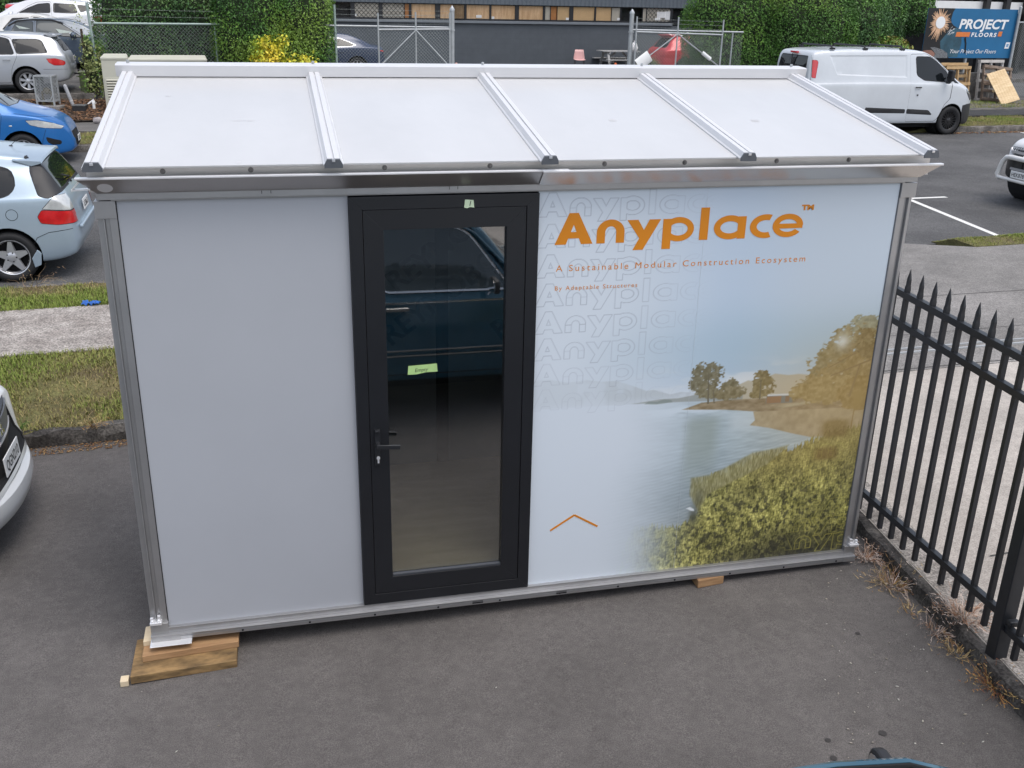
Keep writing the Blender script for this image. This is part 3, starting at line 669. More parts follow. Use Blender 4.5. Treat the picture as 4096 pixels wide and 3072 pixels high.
# door
dr_mb = MB()
def ring(mb, x0, x1, z0, z1, wd, y0, y1, mi=0):
    mb.prism([(x0, z0), (x1, z0), (x1 - wd, z0 + wd), (x0 + wd, z0 + wd)], (0, y1, 0), (1, 0, 0), (0, 0, 1), (0, y0 - y1, 0), mi)
    mb.prism([(x1, z0), (x1, z1), (x1 - wd, z1 - wd), (x1 - wd, z0 + wd)], (0, y1, 0), (1, 0, 0), (0, 0, 1), (0, y0 - y1, 0), mi)
    mb.prism([(x1, z1), (x0, z1), (x0 + wd, z1 - wd), (x1 - wd, z1 - wd)], (0, y1, 0), (1, 0, 0), (0, 0, 1), (0, y0 - y1, 0), mi)
    mb.prism([(x0, z1), (x0, z0), (x0 + wd, z0 + wd), (x0 + wd, z1 - wd)], (0, y1, 0), (1, 0, 0), (0, 0, 1), (0, y0 - y1, 0), mi)
mb = MB(); ring(mb, D1 + .001, D2 - .001, 0.004, H - 0.006, 0.060, -0.020, 0.04)
df = mb.build('door_frame', BLACKAL, cab, bevel=0.0012)
mb = MB(); ring(mb, D1 + .0635, D2 - .0635, 0.0665, H - 0.0685, 0.094, -0.0165, 0.035)
leaf = mb.build('door', BLACKAL, cab, bevel=0.0012)
mb = MB(); mb.box(1.1565, 1.7525, 0.010, 0.016, 0.158, 2.06); mb.build('pane', see_glass('door_glass', (0.76, 0.78, 0.77)), leaf)
mb = MB(); mb.box(1.16, 1.75, -0.012, 0.009, 0.1612, 0.1725); mb.build('glazing_bead', pm('grey_bead', (0.06, 0.065, 0.075), 0.35), leaf, bevel=0.001)
mb = MB()
mb.box(1.085, 1.113, -0.026, -0.0168, 0.945, 1.03); mb.box(1.083, 1.111, -0.026, -0.0168, 0.83, 0.944)
mb.beam((1.098, -0.02, 0.955), (1.098, -0.068, 0.955), 0.018, 0.018); mb.beam((1.09, -0.072, 0.955), (1.208, -0.072, 0.945), 0.012, 0.022)
mb.beam((1.098, -0.02, 1.025), (1.098, -0.045, 1.025), 0.024, 0.01)
hd = mb.build('handle', pm('handle_black', (0.02, 0.021, 0.024), 0.3), leaf, bevel=0.002)
mb = MB(); mb.beam((1.11, 0.06, 0.985), (1.20, 0.06, 0.985), 0.012, 0.02); mb.build('inner_handle', BLACKPL, leaf)
mb = MB(); mb.lathe([(0.009, 0), (0.009, 0.006)], (1.100, -0.0262, 0.873), (0, -1, 0), 16); mb.box(1.0955, 1.1045, -0.0315, -0.0264, 0.845, 0.868)
mb.build('key_cylinder', ALUL, leaf, bevel=0.001)
def tape(name, x0, x1, z0, z1, y, mat, txt, size, off, tilt, lab, parent):
    mb = MB(); rr = random.Random(4); pts = [(x0, z0), (x0 + (x1 - x0) * .3, z0 - .003), (x0 + (x1 - x0) * .6, z0 + .003), (x1, z0), (x1 - .003, z1), (x0 + .004, z1 + .002)]
    pts = [(a, b + (a - x0) * tilt) for a, b in pts]
    mb.prism(pts, (0, y, 0), (1, 0, 0), (0, 0, 1), (0, -0.0012, 0)); o = mb.build(name, mat, parent); tag(o, lab)
    mb = MB(); put_text(mb, txt, (x0 + off[0], y - 0.0018, z0 + off[1]), (1, 0, tilt), (-tilt, 0, 1), size, shear=0.2); mb.build('handwriting', INK, o)
tape('tape_note', 1.540, 1.588, 2.134, 2.170, -0.0203, PALETAPE, '1', 0.034, (0.018, 0.008), -0.02, 'pale green tape marked 1 on the door frame head', df)
tape('tape_note', 1.262, 1.412, 1.300, 1.343, 0.0095, TAPE, 'Empty', 0.026, (0.035, 0.012), 0.05, 'green tape marked Empty stuck on the glass', leaf)

# ------------------------------------------------------------------ printed panel (its picture is ink on a flat sheet)
def glyphs():
    """wide geometric letters, unit x-height frame in metres taken at the large size; each = list of primitives"""
    def bar(*p): return ('poly', p)
    def ringp(cx, cy, rx, ry, tx, ty, a0=None, a1=None): return ('ring', (cx, cy, rx, ry, tx, ty, a0, a1))
    G = {}
    G['A'] = [bar((0, 0), (.058, 0), (.118, .156), (.071, .156)), bar((.071, .156), (.118, .156), (.196, 0), (.136, 0)), bar((.045, .03), (.15, .03), (.137, .062), (.06, .062))]
    G['n'] = [bar((.0, 0), (.044, 0), (.044, .055), (.0, .055)), bar((.101, 0), (.145, 0), (.145, .055), (.101, .055)), ringp(.0725, .0545, .0725, .064, .044, .034, 0, 180)]
    G['y'] = [bar((0, .113), (.058, .113), (.108, .032), (.082, .0)), bar((.178, .113), (.118, .113), (.036, -.04), (.09, -.04))]
    G['p'] = [bar((0, -.04), (.046, -.04), (.046, .113), (0, .113)), ringp(.085, .059, .083, .062, .034, .030)]
    G['l'] = [bar((0, 0), (.047, 0), (.047, .165), (0, .165))]
    G['a'] = [bar((.131, 0), (.176, 0), (.176, .115), (.131, .115)), ringp(.088, .06, .088, .062, .036, .031)]
    G['c'] = [ringp(.088, .06, .088, .062, .038, .030, 68, 292)]
    G['e'] = [ringp(.085, .06, .086, .061, .034, .028, 0, 325), bar((.02, .045), (.169, .045), (.169, .07), (.02, .07))]
    return G
GL = glyphs()
GPOS = [('A', 1.996), ('n', 2.211), ('y', 2.367), ('p', 2.557), ('l', 2.756), ('a', 2.833), ('c', 3.032), ('e', 3.160)]
def sd_glyph(g, x, y):
    d = np.full_like(x, 9.0)
    for kind, p in GL[g]:
        if kind == 'poly':
            n = len(p); ins = np.ones_like(x, dtype=bool); dd = np.full_like(x, 9.0); area = sum(p[i][0] * p[(i + 1) % n][1] - p[(i + 1) % n][0] * p[i][1] for i in range(n)); sg = 1 if area > 0 else -1
            for i in range(n):
                ax, ay = p[i]; bx, by = p[(i + 1) % n]; ex, ey = bx - ax, by - ay; L2 = ex * ex + ey * ey
                t = np.clip(((x - ax) * ex + (y - ay) * ey) / L2, 0, 1); dd = np.minimum(dd, np.hypot(x - ax - t * ex, y - ay - t * ey)); ins &= sg * (ex * (y - ay) - ey * (x - ax)) >= 0
            q = np.where(ins, -dd, dd)
        else:
            cx, cy, rx, ry, tx, ty, a0, a1 = p; X = x - cx; Y = y - cy
            ro_ = np.sqrt((X / rx) ** 2 + (Y / ry) ** 2) + 1e-9; ri = np.sqrt((X / (rx - tx)) ** 2 + (Y / (ry - ty)) ** 2) + 1e-9
            q = np.maximum((ro_ - 1) * min(rx, ry), -(ri - 1) * min(rx - tx, ry - ty))
            if a0 is not None:
                an = np.degrees(np.arctan2(Y / ry, X / rx)) % 360; inside = (an >= a0) & (an <= a1)
                r_ = np.hypot(X, Y); da = np.minimum(np.abs((an - a0 + 180) % 360 - 180), np.abs((an - a1 + 180) % 360 - 180)); w_ = r_ * np.sin(np.radians(np.clip(da, 0, 90)))
                q = np.maximum(q, np.where(inside, -w_, w_))
        d = np.minimum(d, q)
    return d
def paint_panel():
    PX0, PX1, PZ0, PZ1 = D2 + 0.0005, XR - 0.0006, 0.0, H
    nx, nz = 490, 550
    x = np.linspace(PX0, PX1, nx)[None, :].repeat(nz, 0); z = np.linspace(PZ0, PZ1, nz)[:, None].repeat(nx, 1)
    def c(*a): return np.array(a, dtype=float)
    def blend(img, col, m): return img * (1 - m[..., None]) + col * m[..., None]
    def S(a, b, v): t = np.clip((v - a) / (b - a), 0, 1); return t * t * (3 - 2 * t)
    def poly_mask(pts, soft=0.004):
        pts = list(pts); ins = np.zeros_like(x, dtype=bool); d = np.full_like(x, 9.0); n = len(pts)
        for i in range(n):
            ax, ay = pts[i]; bx, by = pts[(i + 1) % n]; ex, ey = bx - ax, by - ay
            t = np.clip(((x - ax) * ex + (z - ay) * ey) / (ex * ex + ey * ey + 1e-12), 0, 1); d = np.minimum(d, np.hypot(x - ax - t * ex, z - ay - t * ey))
            cr = ((ay > z) != (by > z)); ins ^= cr & (x < ex * (z - ay) / (ey + 1e-12) + ax)
        return np.clip(0.5 + np.where(ins, d, -d) / soft, 0, 1)
    N = lambda f, s, o=4, ax=1.0, az=1.0: val_noise(x * ax + 7, z * az + 3, s, o, f)
    img = np.ones((nz, nx, 3)) * c(244, 248, 253)
    fade = S(2.15, 3.1, x + 0.10 * (N(3, 1) - .5))
    deep = np.exp(-((z - 1.33) / 0.20) ** 2)
    skyc = c(208, 222, 236) * (1 - deep[..., None]) + c(184, 207, 220) * deep[..., None]
    img = blend(img, skyc, fade * S(1.06, 1.16, z) * (1 - 0.25 * S(1.9, 2.2, z)))
    img = blend(img, c(190, 210, 222), 0.4 * np.exp(-((z - 1.33) / .16) ** 2) * S(1.95, 2.6, x) )
    cl = S(0.52, 0.7, N(7, 41, 4, 0.6, 2.2)) * np.exp(-((z - 1.16) / .07) ** 2) * S(2.3, 2.9, x)
    img = blend(img, c(246, 244, 238), 0.7 * cl + 0.55 * np.exp(-((z - 1.10) / .05) ** 2) * S(2.4, 3.0, x) * .8)
    # far hills on the left
    hill = poly_mask([(1.9, 1.06), (1.9, 1.222), (2.0, 1.222), (2.1, 1.200), (2.2, 1.207), (2.28, 1.192), (2.36, 1.192), (2.457, 1.156), (2.536, 1.122), (2.574, 1.126), (2.673, 1.092), (2.73, 1.102), (2.82, 1.092), (2.9, 1.08), (2.9, 1.045)], .006)
    img = blend(img, c(203, 207, 206), hill * (0.35 + .5 * S(2.1, 2.5, x)) * (1 - .4 * S(.45, .6, N(12, 5))) * (1 - .5 * S(1.10, 1.05, z)))
    # lake
    wm = S(1.078, 1.066, z - 0.0 + 0.035 * (x - 2.0) * 1.0)
    rip = N(9, 8, 3, 1.4, 11); rip2 = np.sin((z * 300 - x * 60 + 14 * N(4, 9)))
    wc = c(186, 200, 202) + (rip[..., None] - .5) * 44 + rip2[..., None] * 9 * S(.9, .6, z)[..., None]
    wc = wc * (1 - .17 * S(.8, .42, z) * S(2.3, 2.8, x))[..., None]
    img = blend(img, wc, wm * S(2.36, 3.0, x + 0.10 * S(.8, .5, z) + .04 * (N(5, 3) - .5)))
    img = blend(img, c(238, 246, 250), wm * .8 * np.exp(-((z - 0.99) / .035) ** 2) * S(2.3, 2.7, x) * S(.4, .6, N(20, 12, 3, .4, 3)))
    img = blend(img, c(150, 158, 142), wm * 0.6 * S(2.74, 2.83, x) * S(3.02, 2.92, x) * S(.42, .8, z) * S(0.98, .9, z))      # mirrored tree
    img = blend(img, c(232, 240, 240), wm * .6 * S(3.0, 3.08, x) * S(3.3, 3.15, x) * np.exp(-((z - .9) / .06) ** 2))
    # hills right, with the low sun's tan veil in the print
    h2 = poly_mask([(3.0, 1.03), (3.063, 1.118), (3.121, 1.142), (3.18, 1.13), (3.23, 1.155), (3.279, 1.171), (3.362, 1.157), (3.42, 1.16), (3.5, 1.148), (3.9, 1.15), (3.9, 1.0), (3.1, 1.0)], .006)
    img = blend(img, c(196, 178, 142), h2 * .85)
    img = blend(img, c(150, 150, 138), poly_mask([(2.45, 1.052), (2.62, 1.068), (2.72, 1.066), (2.86, 1.085), (3.1, 1.08), (3.1, 1.03), (2.7, 1.045)]) * .8)
    img = blend(img, c(132, 140, 128), poly_mask([(2.53, 1.046), (2.55, 1.06), (2.6, 1.055), (2.64, 1.066), (2.68, 1.06), (2.69, 1.046), (2.6, 1.04)]))
    # spit of land, beach, bank
    sp = poly_mask([(2.749, 0.997), (2.80, 1.012), (2.86, 1.03), (3.0, 1.035), (3.2, 1.03), (3.45, 1.02), (3.9, 1.02), (3.9, .85), (3.35, .93), (3.173, 0.955), (3.0, 0.978)], .005)
    img = blend(img, c(150, 124, 84) + (N(24, 14, 3, 1, 2.5)[..., None] - .5) * 90, sp)
    be = poly_mask([(3.173, 0.953), (3.4, 0.945), (3.9, 0.93), (3.9, .76), (3.551, 0.767), (3.43, .80), (3.279, 0.847), (3.162, 0.872), (3.19, .90)], .005)
    img = blend(img, c(182, 158, 116) + (N(30, 15)[..., None] - .5) * 50, be)
    img = blend(img, c(214, 198, 160), S(.02, .0, np.abs(z - (0.985 + .015 * np.sin(x * 9)))) * sp * S(3.2, 3.4, x) * .7)
    # hut
    for pts, col in (([(3.244, .995), (3.405, .99), (3.405, 1.04), (3.244, 1.045)], c(120, 118, 108)), ([(3.247, .997), (3.335, .994), (3.335, 1.035), (3.247, 1.037)], c(150, 104, 62)), ([(3.36, .998), (3.385, .997), (3.385, 1.032), (3.36, 1.033)], c(132, 96, 60)),
                     ([(3.235, 1.04), (3.44, 1.034), (3.445, 1.044), (3.24, 1.051)], c(232, 232, 228))):
        img = blend(img, col, poly_mask(pts, .003))
    # trees as leaf clusters
    def tree(cx, cz, rx, rz, seed, col, th=.47, f=22, den=1.0):
        e = 1 - ((x - cx) / rx) ** 2 - ((z - cz) / rz) ** 2
        m = S(th - .05, th + .05, .55 * N(f, seed, 3, 1, 1.5) + .45 * N(f * 3.2, seed + 3, 2, 1, 1.6) + .26 * np.clip(e, -1.2, .45)) * (e > -.5)
        cc = col + (N(60, seed + 9, 2)[..., None] - .5) * 70
        return cc, m * den
    for a in ((2.88, 1.19, .085, .07, 50, c(112, 100, 66)), (2.83, 1.14, .05, .05, 57, c(116, 104, 70)), (2.90, 1.10, .10, .045, 51, c(128, 114, 76), .53), (3.02, 1.125, .045, .036, 52, c(120, 106, 68)), (3.02, 1.078, .085, .04, 53, c(130, 112, 70)), (3.20, 1.145, .05, .045, 54, c(126, 106, 58)), (3.225, 1.09, .06, .055, 55, c(134, 112, 60)), (3.19, 1.055, .05, .02, 58, c(134, 112, 60)),
              (3.50, 1.07, .09, .07, 56, c(156, 130, 74), .5)):
        cc, m = tree(*a[:6], *(a[6:])); img = blend(img, cc, m)
    for pts in ([(2.893, 1.02), (2.903, 1.02), (2.888, 1.2), (2.882, 1.2)], [(2.93, 1.02), (2.937, 1.02), (2.925, 1.1), (2.92, 1.1)], [(3.2, 1.025), (3.207, 1.025), (3.2, 1.14), (3.196, 1.14)]): img = blend(img, c(96, 84, 58), poly_mask(pts, .003))
    for a in ((3.84, 1.36, .17, .12, 60, c(148, 140, 100), .5), (3.74, 1.27, .17, .14, 61, c(136, 112, 56)), (3.84, 1.22, .18, .16, 62, c(126, 100, 46)), (3.60, 1.22, .12, .085, 63, c(140, 118, 64), .48), (3.74, 1.12, .22, .12, 64, c(150, 120, 58), .46), (3.62, 1.05, .20, .075, 65, c(160, 130, 66), .44), (3.82, 1.02, .12, .09, 66, c(146, 112, 44), .4)):
        cc, m = tree(*a[:6], *(a[6:]), f=16); img = blend(img, cc, m * .93)
    for pts in ([(3.62, 1.13), (3.86, 1.21), (3.86, 1.222), (3.62, 1.138)], [(3.75, 1.0), (3.765, 1.0), (3.80, 1.2), (3.79, 1.2)], [(3.6, 1.18), (3.76, 1.26), (3.757, 1.266), (3.597, 1.186)]): img = blend(img, c(120, 90, 42), poly_mask(pts, .004) * .9)
    img = blend(img, c(238, 240, 232), .85 * np.exp(-(((x - 3.665) / .045) ** 2 + ((z - 1.335) / .05) ** 2)))
    # grassy bank
    bank = [(3.9, .83), (3.833, 0.812), (3.70, .80), (3.60, .765), (3.563, 0.75), (3.412, 0.699), (3.30, .69), (3.206, 0.675), (3.11, .63), (3.029, 0.597), (2.94, .57), (2.86, 0.549), (2.86, 0.476), (2.89, 0.40), (2.905, 0.352), (2.84, .30), (2.762, 0.268), (2.66, .29), (2.516, 0.285), (2.47, 0.19), (2.44, 0.084), (2.42, -.02), (3.9, -.02)]
    jag = (N(90, 70, 2, 2.0, .3) - .5) * .075
    z0 = z; z = z + jag * S(.0, .1, z); bm_ = poly_mask(bank, .012); z = z0
    n1 = N(30, 71, 4, 1.0, .8); n2 = .6 * N(150, 72, 2, 1.5, .42) + .4 * N(110, 79, 2, .8, 1.2); n2 = .5 + (n2 - .5) * 1.5; n3 = N(7, 73, 3)
    gc = c(146, 140, 62) + (n1[..., None] - .5) * c(150, 140, 90) + (n2[..., None] - .5) * c(210, 200, 130)
    gc = gc * (0.74 + .5 * n3[..., None]); gc = gc * (1 - .55 * S(.56, .68, N(44, 78, 3, 1.0, .9)) * S(.75, .3, z))[..., None]; gc = gc * (1 - .35 * S(.22, .05, z) * S(3.2, 3.6, x))[..., None]; warm = S(.35, .8, z)[..., None]; gc = gc * (1 - .65 * warm) + c(170, 144, 66) * .65 * warm + (n2[..., None] - .5) * 20 * warm
    gc = gc * (1 - .38 * S(.25, .0, z) * S(2.9, 3.3, x))[..., None]
    img = blend(img, gc, bm_ * S(2.46, 2.95, x + .10 * (n1 - .5)))
    reed = poly_mask([(2.84, .47), (2.84, .575), (2.95, .585), (3.04, .62), (3.20, .70), (3.34, .715), (3.42, .73), (3.3, .62), (3.1, .53), (2.95, .46), (2.90, .36)], .015)
    img = blend(img, c(150, 140, 86) + (N(110, 76, 2, 2.4, .35)[..., None] - .5) * 130, reed * .85)
    img = blend(img, c(66, 68, 50), np.exp(-(((x - 2.875) / .028) ** 2 + ((z - .33) / .06) ** 2)) * .85)
    img = blend(img, c(70, 72, 56), np.exp(-(((x - 2.90) / .03) ** 2 + ((z - .44) / .06) ** 2)) * .5)
    img = blend(img, c(250, 252, 250), poly_mask([(2.826, .385), (2.85, .392), (2.875, .376), (2.878, .362), (2.855, .368)], .004))
    img = blend(img, c(226, 236, 226), bm_ * .55 * S(.55, .75, N(80, 77, 2, 3, .5)) * S(2.8, 2.5, x))
    for cx_, cz_, rx_, rz_ in ((3.70, .81, .085, .055), (3.66, .655, .07, .04)): img = blend(img, c(128, 100, 40) + (n2[..., None] - .5) * 40, np.clip(1.3 * np.exp(-(((x - cx_) / rx_) ** 4 + ((z - cz_) / rz_) ** 4)), 0, 1) * .9)
    img = blend(img, c(140, 104, 40), poly_mask([(3.795, .80), (3.802, .80), (3.806, .98), (3.799, .98)], .003)); img = blend(img, c(150, 116, 44), np.exp(-(((x - 3.815) / .035) ** 4 + ((z - .98) / .06) ** 4)))
    veil = np.exp(-(((x - 3.8) / .5) ** 2 + ((z - 1.0) / .34) ** 2))
    img = blend(img, c(214, 180, 110), .40 * veil * (1 - .5 * bm_)); img = blend(img, c(228, 230, 226), (.17 + .19 * S(2.95, 2.4, x)) * np.ones_like(x)); img = img * (1 + (c(.972, .996, 1.025) - 1) * S(3.5, 2.9, x + .5 * S(.6, .2, z))[..., None])
    # rows of outlined wordmark, fading to the right
    for k, (bx, bz, dk) in enumerate(((1.909, 2.073, 1), (1.909, 1.918, 1), (1.909, 1.768, 1), (1.909, 1.620, 1), (1.909, 1.474, .9), (1.908, 1.332, .8), (1.908, 1.192, .55), (1.908, 1.052, .3))):
        for g, gx in GPOS:
            X = (x - bx) - (gx - 1.996) * 0.745; sel = (X > -.02) & (X < .18) & (z > bz - .06) & (z < bz + .15)
            if not sel.any(): continue
            xs = X[sel] / .745; zs = (z[sel] - bz) / .745; d = np.abs(sd_glyph(g, xs, zs)) * .745
            m = np.clip(1.2 - d / .0024, 0, 1) * dk * S(2.92, 2.35, x[sel]) * .5
            img[sel] = img[sel] * (1 - m[:, None]) + c(140, 146, 160) * m[:, None]
    for bx, bz, dk in ((3.37, .155, .8), (3.39, .035, .9), (3.35, .275, .6), (3.40, .395, .4), (3.42, .53, .25), (3.45, .63, .3)):
        for g, gx in GPOS[:5]:
            X = (x - bx) - (gx - 1.996) * 0.72; sel = (X > -.02) & (X < .18) & (z > bz - .06) & (z < bz + .15) & (x < 3.86)
            if not sel.any(): continue
            d = np.abs(sd_glyph(g, X[sel] / .72, (z[sel] - bz) / .72)) * .72
            m = np.clip(1.25 - d / .0026, 0, 1) * dk * S(3.35, 3.6, x[sel]); img[sel] = img[sel] * (1 - m[:, None]) + c(196, 186, 90) * m[:, None]
    img = np.clip(img, 8, 252) / 255
    lin = np.where(img <= .04045, img / 12.92, ((img + .055) / 1.055) ** 2.4) * .80
    V = np.stack([x, np.full_like(x, 0.008), z], -1).reshape(-1, 3)
    idx = np.arange(nx * nz).reshape(nz, nx)
    F = np.stack([idx[:-1, :-1], idx[:-1, 1:], idx[1:, 1:], idx[1:, :-1]], -1).reshape(-1, 4)
    A = np.concatenate([lin.reshape(-1, 3), np.ones((nx * nz, 1))], 1)
    mb = MB(); mb.box(PX0, PX1, 0.0085, 0.03, 0, H); back = mb.build('printed_panel', GREYPANEL, cab)
    tag(back, 'white wall panel printed with a lake scene and orange wordmark')
    np_mesh('print', V, F, attr_mat('printed_vinyl', 0.42, 0.5), back, attr=A)
    return back
panel = paint_panel()
# orange wordmark, tag lines and house mark in cut vinyl
mb = MB(); yy = 0.0072
for g, gx in GPOS:
    for kind, p in GL[g]:
        yy -= 0.00006
        if kind == 'poly':
            q = list(p); a = sum(q[i][0] * q[(i + 1) % len(q)][1] - q[(i + 1) % len(q)][0] * q[i][1] for i in range(len(q)))
            if a < 0: q = q[::-1]
            mb.add([(gx + a_, yy, 1.932 + b_) for a_, b_ in q], [tuple(range(len(q)))])
        else:
            cx, cy, rx, ry, tx, ty, a0, a1 = p; full = a0 is None; a0, a1 = (0, 360) if full else (a0, a1); n = 48
            vs = []
            for k in range(n + 1):
                t = math.radians(lerp(a0, a1, k / n)); vs += [(gx + cx + rx * math.cos(t), yy, 1.932 + cy + ry * math.sin(t)), (gx + cx + (rx - tx) * math.cos(t), yy, 1.932 + cy + (ry - ty) * math.sin(t))]
            mb.add(vs, [(2 * k, 2 * k + 2, 2 * k + 3, 2 * k + 1) for k in range(n)])
put_text(mb, 'TM', (3.311, yy, 2.071), (1, 0, 0), (0, 0, 1), 0.036, fit=0.07, offset=0.002)
mb.build('wordmark', ORANGE, panel)
mb = MB(); put_text(mb, 'A Sustainable Modular Construction Ecosystem', (2.008, 0.0072, 1.797), (1, 0, 0), (0, 0, 1), 0.046, fit=1.362, spacing=1.35, offset=0.0)
mb.build('tag_line', ORANGE, panel)
mb = MB(); put_text(mb, 'By Adaptable Structures', (2.007, 0.0072, 1.700), (1, 0, 0), (0, 0, 1), 0.032, fit=0.435, spacing=1.3, offset=0.0)
mb.build('tag_line', ORANGE, panel)
mb = MB(); ap, el, er = (2.166, 0.414), (2.031, 0.331), (2.304, 0.328)
for a, b in ((el, ap), (ap, er)): mb.beam((a[0], 0.0068, a[1]), (b[0], 0.0068, b[1]), 0.0008, 0.011, up=(0, 0, 1))
mb.build('house_mark', ORANGE, panel)
mb = MB(); mb.box(2.783, 2.7838, 0.0070, 0.0079, 0, H); mb.build('vinyl_seam', pm('seam', (0.58, 0.62, 0.66), 0.5), panel)

# ------------------------------------------------------------------ timber packing under the cabin
W1 = wood_mat('timber_fresh', (0.27, 0.15, 0.07), (0.44, 0.27, 0.135), 2.5, (1.2, 16, 16)); W2 = wood_mat('timber_stained', (0.07, 0.045, 0.02), (0.36, 0.225, 0.095), 3.0, (2.2, 5, 9)); W3 = wood_mat('timber_pale', (0.62, 0.50, 0.33), (0.72, 0.60, 0.42), 3, (1, 12, 12))
gz = padz(0.1) + 0.002
def plank(name, x0, x1, y0, y1, z0, z1, mat, lab, skew=0.0, grp='timber packers under the cabin', bev=0.003):
    mb = MB(); mb.add([(x0, y0, z0), (x1, y0 + skew, z0), (x1, y1 + skew, z0), (x0, y1, z0), (x0, y0, z1), (x1, y0 + skew, z1), (x1, y1 + skew, z1), (x0, y1, z1)],
        [(0, 3, 2, 1), (4, 5, 6, 7), (0, 1, 5, 4), (1, 2, 6, 5), (2, 3, 7, 6), (3, 0, 4, 7)])
    return tag(mb.build(name, mat, bevel=bev), lab, 'timber', grp)
plank('timber_board', -0.185, 0.33, -0.195, 0.12, gz, gz + 0.045, W2, 'wide stained bottom board under the cabin corner', 0.03)
plank('timber_board', -0.135, 0.34, -0.09, 0.12, gz + 0.0455, gz + 0.082, W1, 'orange brown middle board in the packing stack under cabin corner', 0.035)
plank('timber_board', -0.135, 0.03, -0.005, 0.13, gz + 0.0825, -0.0735, W3, 'short pale top packer right below the cabin corner plate', 0.01)
plank('timber_offcut', -0.235, -0.195, -0.20, -0.15, padz(-.2) + .002, padz(-.2) + 0.035, W3, 'tiny cream offcut lying beside the end of the bottom board', 0.0)
plank('timber_wedge', 2.92, 3.09, -0.05, 0.12, padz(3) + .002, -0.068, W1, 'small wood block under the right half of the cabin rail', 0.02)

# ------------------------------------------------------------------ vehicles
from mathutils.bvhtree import BVHTree
def pchip(xs, ys, x):
    xs = np.array(xs, float); ys = np.array(ys, float); h = np.diff(xs); d = np.diff(ys) / h; m = np.zeros(len(xs))
    for i in range(1, len(xs) - 1):
        if d[i - 1] * d[i] > 0:
            a, b = 2 * h[i] + h[i - 1], h[i] + 2 * h[i - 1]; m[i] = (a + b) / (a / d[i - 1] + b / d[i])
    m[0], m[-1] = d[0], d[-1]
    k = np.clip(np.searchsorted(xs, x) - 1, 0, len(h) - 1); t = (x - xs[k]) / h[k]
    return (ys[k] * (1 + 2 * t) * (1 - t) ** 2 + h[k] * m[k] * t * (1 - t) ** 2 + ys[k + 1] * t * t * (3 - 2 * t) + h[k] * m[k + 1] * t * t * (t - 1))
def rpoly(p, r=0.04):
    out = []; n = len(p)
    for i in range(n):
        a, b, c = Vector(p[i - 1]), Vector(p[i]), Vector(p[(i + 1) % n]); ra = min(r, (a - b).length * .4); rc = min(r, (c - b).length * .4)
        p0 = b + (a - b).normalized() * ra; p2 = b + (c - b).normalized() * rc
        out += [tuple(p0), tuple(p0 * .25 + b * .5 + p2 * .25), tuple(p2)]
    return out
VIEW = {'side': (0, 2), 'top': (0, 1), 'end': (1, 2)}
def inpoly(p, a, b):
    ins = False; n = len(p); j = n - 1
    for i in range(n):
        if ((p[i][1] > b) != (p[j][1] > b)) and a < (p[j][0] - p[i][0]) * (b - p[i][1]) / (p[j][1] - p[i][1] + 1e-12) + p[i][0]: ins = not ins
        j = i
    return ins
def cut(bm, poly, view='side', filt=None):
    ia, ib = VIEW[view]; n = len(poly)
    for i in range(n):
        p, q = poly[i], poly[(i + 1) % n]; a0, a1 = sorted((p[0], q[0])); b0, b1 = sorted((p[1], q[1])); e = 0.012
        fs = []
        for f in bm.faces:
            va = [v.co[ia] for v in f.verts]
            if max(va) < a0 - e or min(va) > a1 + e: continue
            vb = [v.co[ib] for v in f.verts]
            if max(vb) < b0 - e or min(vb) > b1 + e: continue
            if filt and not filt(f): continue
            fs.append(f)
        if not fs: continue
        co = [0, 0, 0]; co[ia], co[ib] = p; no = [0, 0, 0]; no[ia], no[ib] = -(q[1] - p[1]), q[0] - p[0]
        if abs(no[ia]) + abs(no[ib]) < 1e-9: continue
        g = set(fs)
        for f in fs: g.update(f.edges); g.update(f.verts)
        bmesh.ops.bisect_plane(bm, geom=list(g), dist=1e-6, plane_co=co, plane_no=no)
    out = []
    for f in bm.faces:
        if filt and not filt(f): continue
        c = f.calc_center_median()
        if inpoly(poly, c[ia], c[ib]): out.append(f)
    return out
def take(bm, faces):
    vi = {}; vs = []; fs = []
    for f in faces:
        idx = []
        for v in f.verts:
            if v.index not in vi or True:
                k = tuple(v.co)
                if k not in vi: vi[k] = len(vs); vs.append(k)
            idx.append(vi[k])
        fs.append(idx)
    bmesh.ops.delete(bm, geom=faces, context='FACES')
    return vs, fs
def region(name, vs, fs, mats, root, side=1, both=False, border=0.0, depth=0.0, lift=0.0, tris=False):
    bm = bmesh.new(); V = [bm.verts.new((x, y * side, z)) for x, y, z in vs]
    for f in fs:
        try: bm.faces.new([V[i] for i in f])
        except ValueError: pass
    if both:
        V2 = [bm.verts.new((x, -y, z)) for x, y, z in vs]
        for f in fs:
            try: bm.faces.new([V2[i] for i in f][::-1])
            except ValueError: pass
        bmesh.ops.remove_doubles(bm, verts=bm.verts, dist=4e-4)
    bmesh.ops.recalc_face_normals(bm, faces=bm.faces)
    bm.normal_update()
    cen = Vector((1.9, 0, 0.5)); s = sum((1 if f.normal.dot(f.calc_center_median() - cen) > 0 else -1) for f in bm.faces)
    if s < 0: bmesh.ops.reverse_faces(bm, faces=bm.faces)
    bm.normal_update()
    if lift:
        for v in bm.verts: v.co += v.normal * lift
    if border:
        try:
            r_ = bmesh.ops.inset_region(bm, faces=bm.faces[:], thickness=border, depth=depth, use_boundary=True, use_even_offset=False)
            for f in r_['faces']: f.material_index = 1
        except Exception: pass
    me = bpy.data.meshes.new(name)
    bm.to_mesh(me); bm.free()
    for m_ in mats: me.materials.append(m_)
    me.polygons.foreach_set('use_smooth', [True] * len(me.polygons)); me.set_sharp_from_angle(angle=R(32))
    return link(name, me, root)
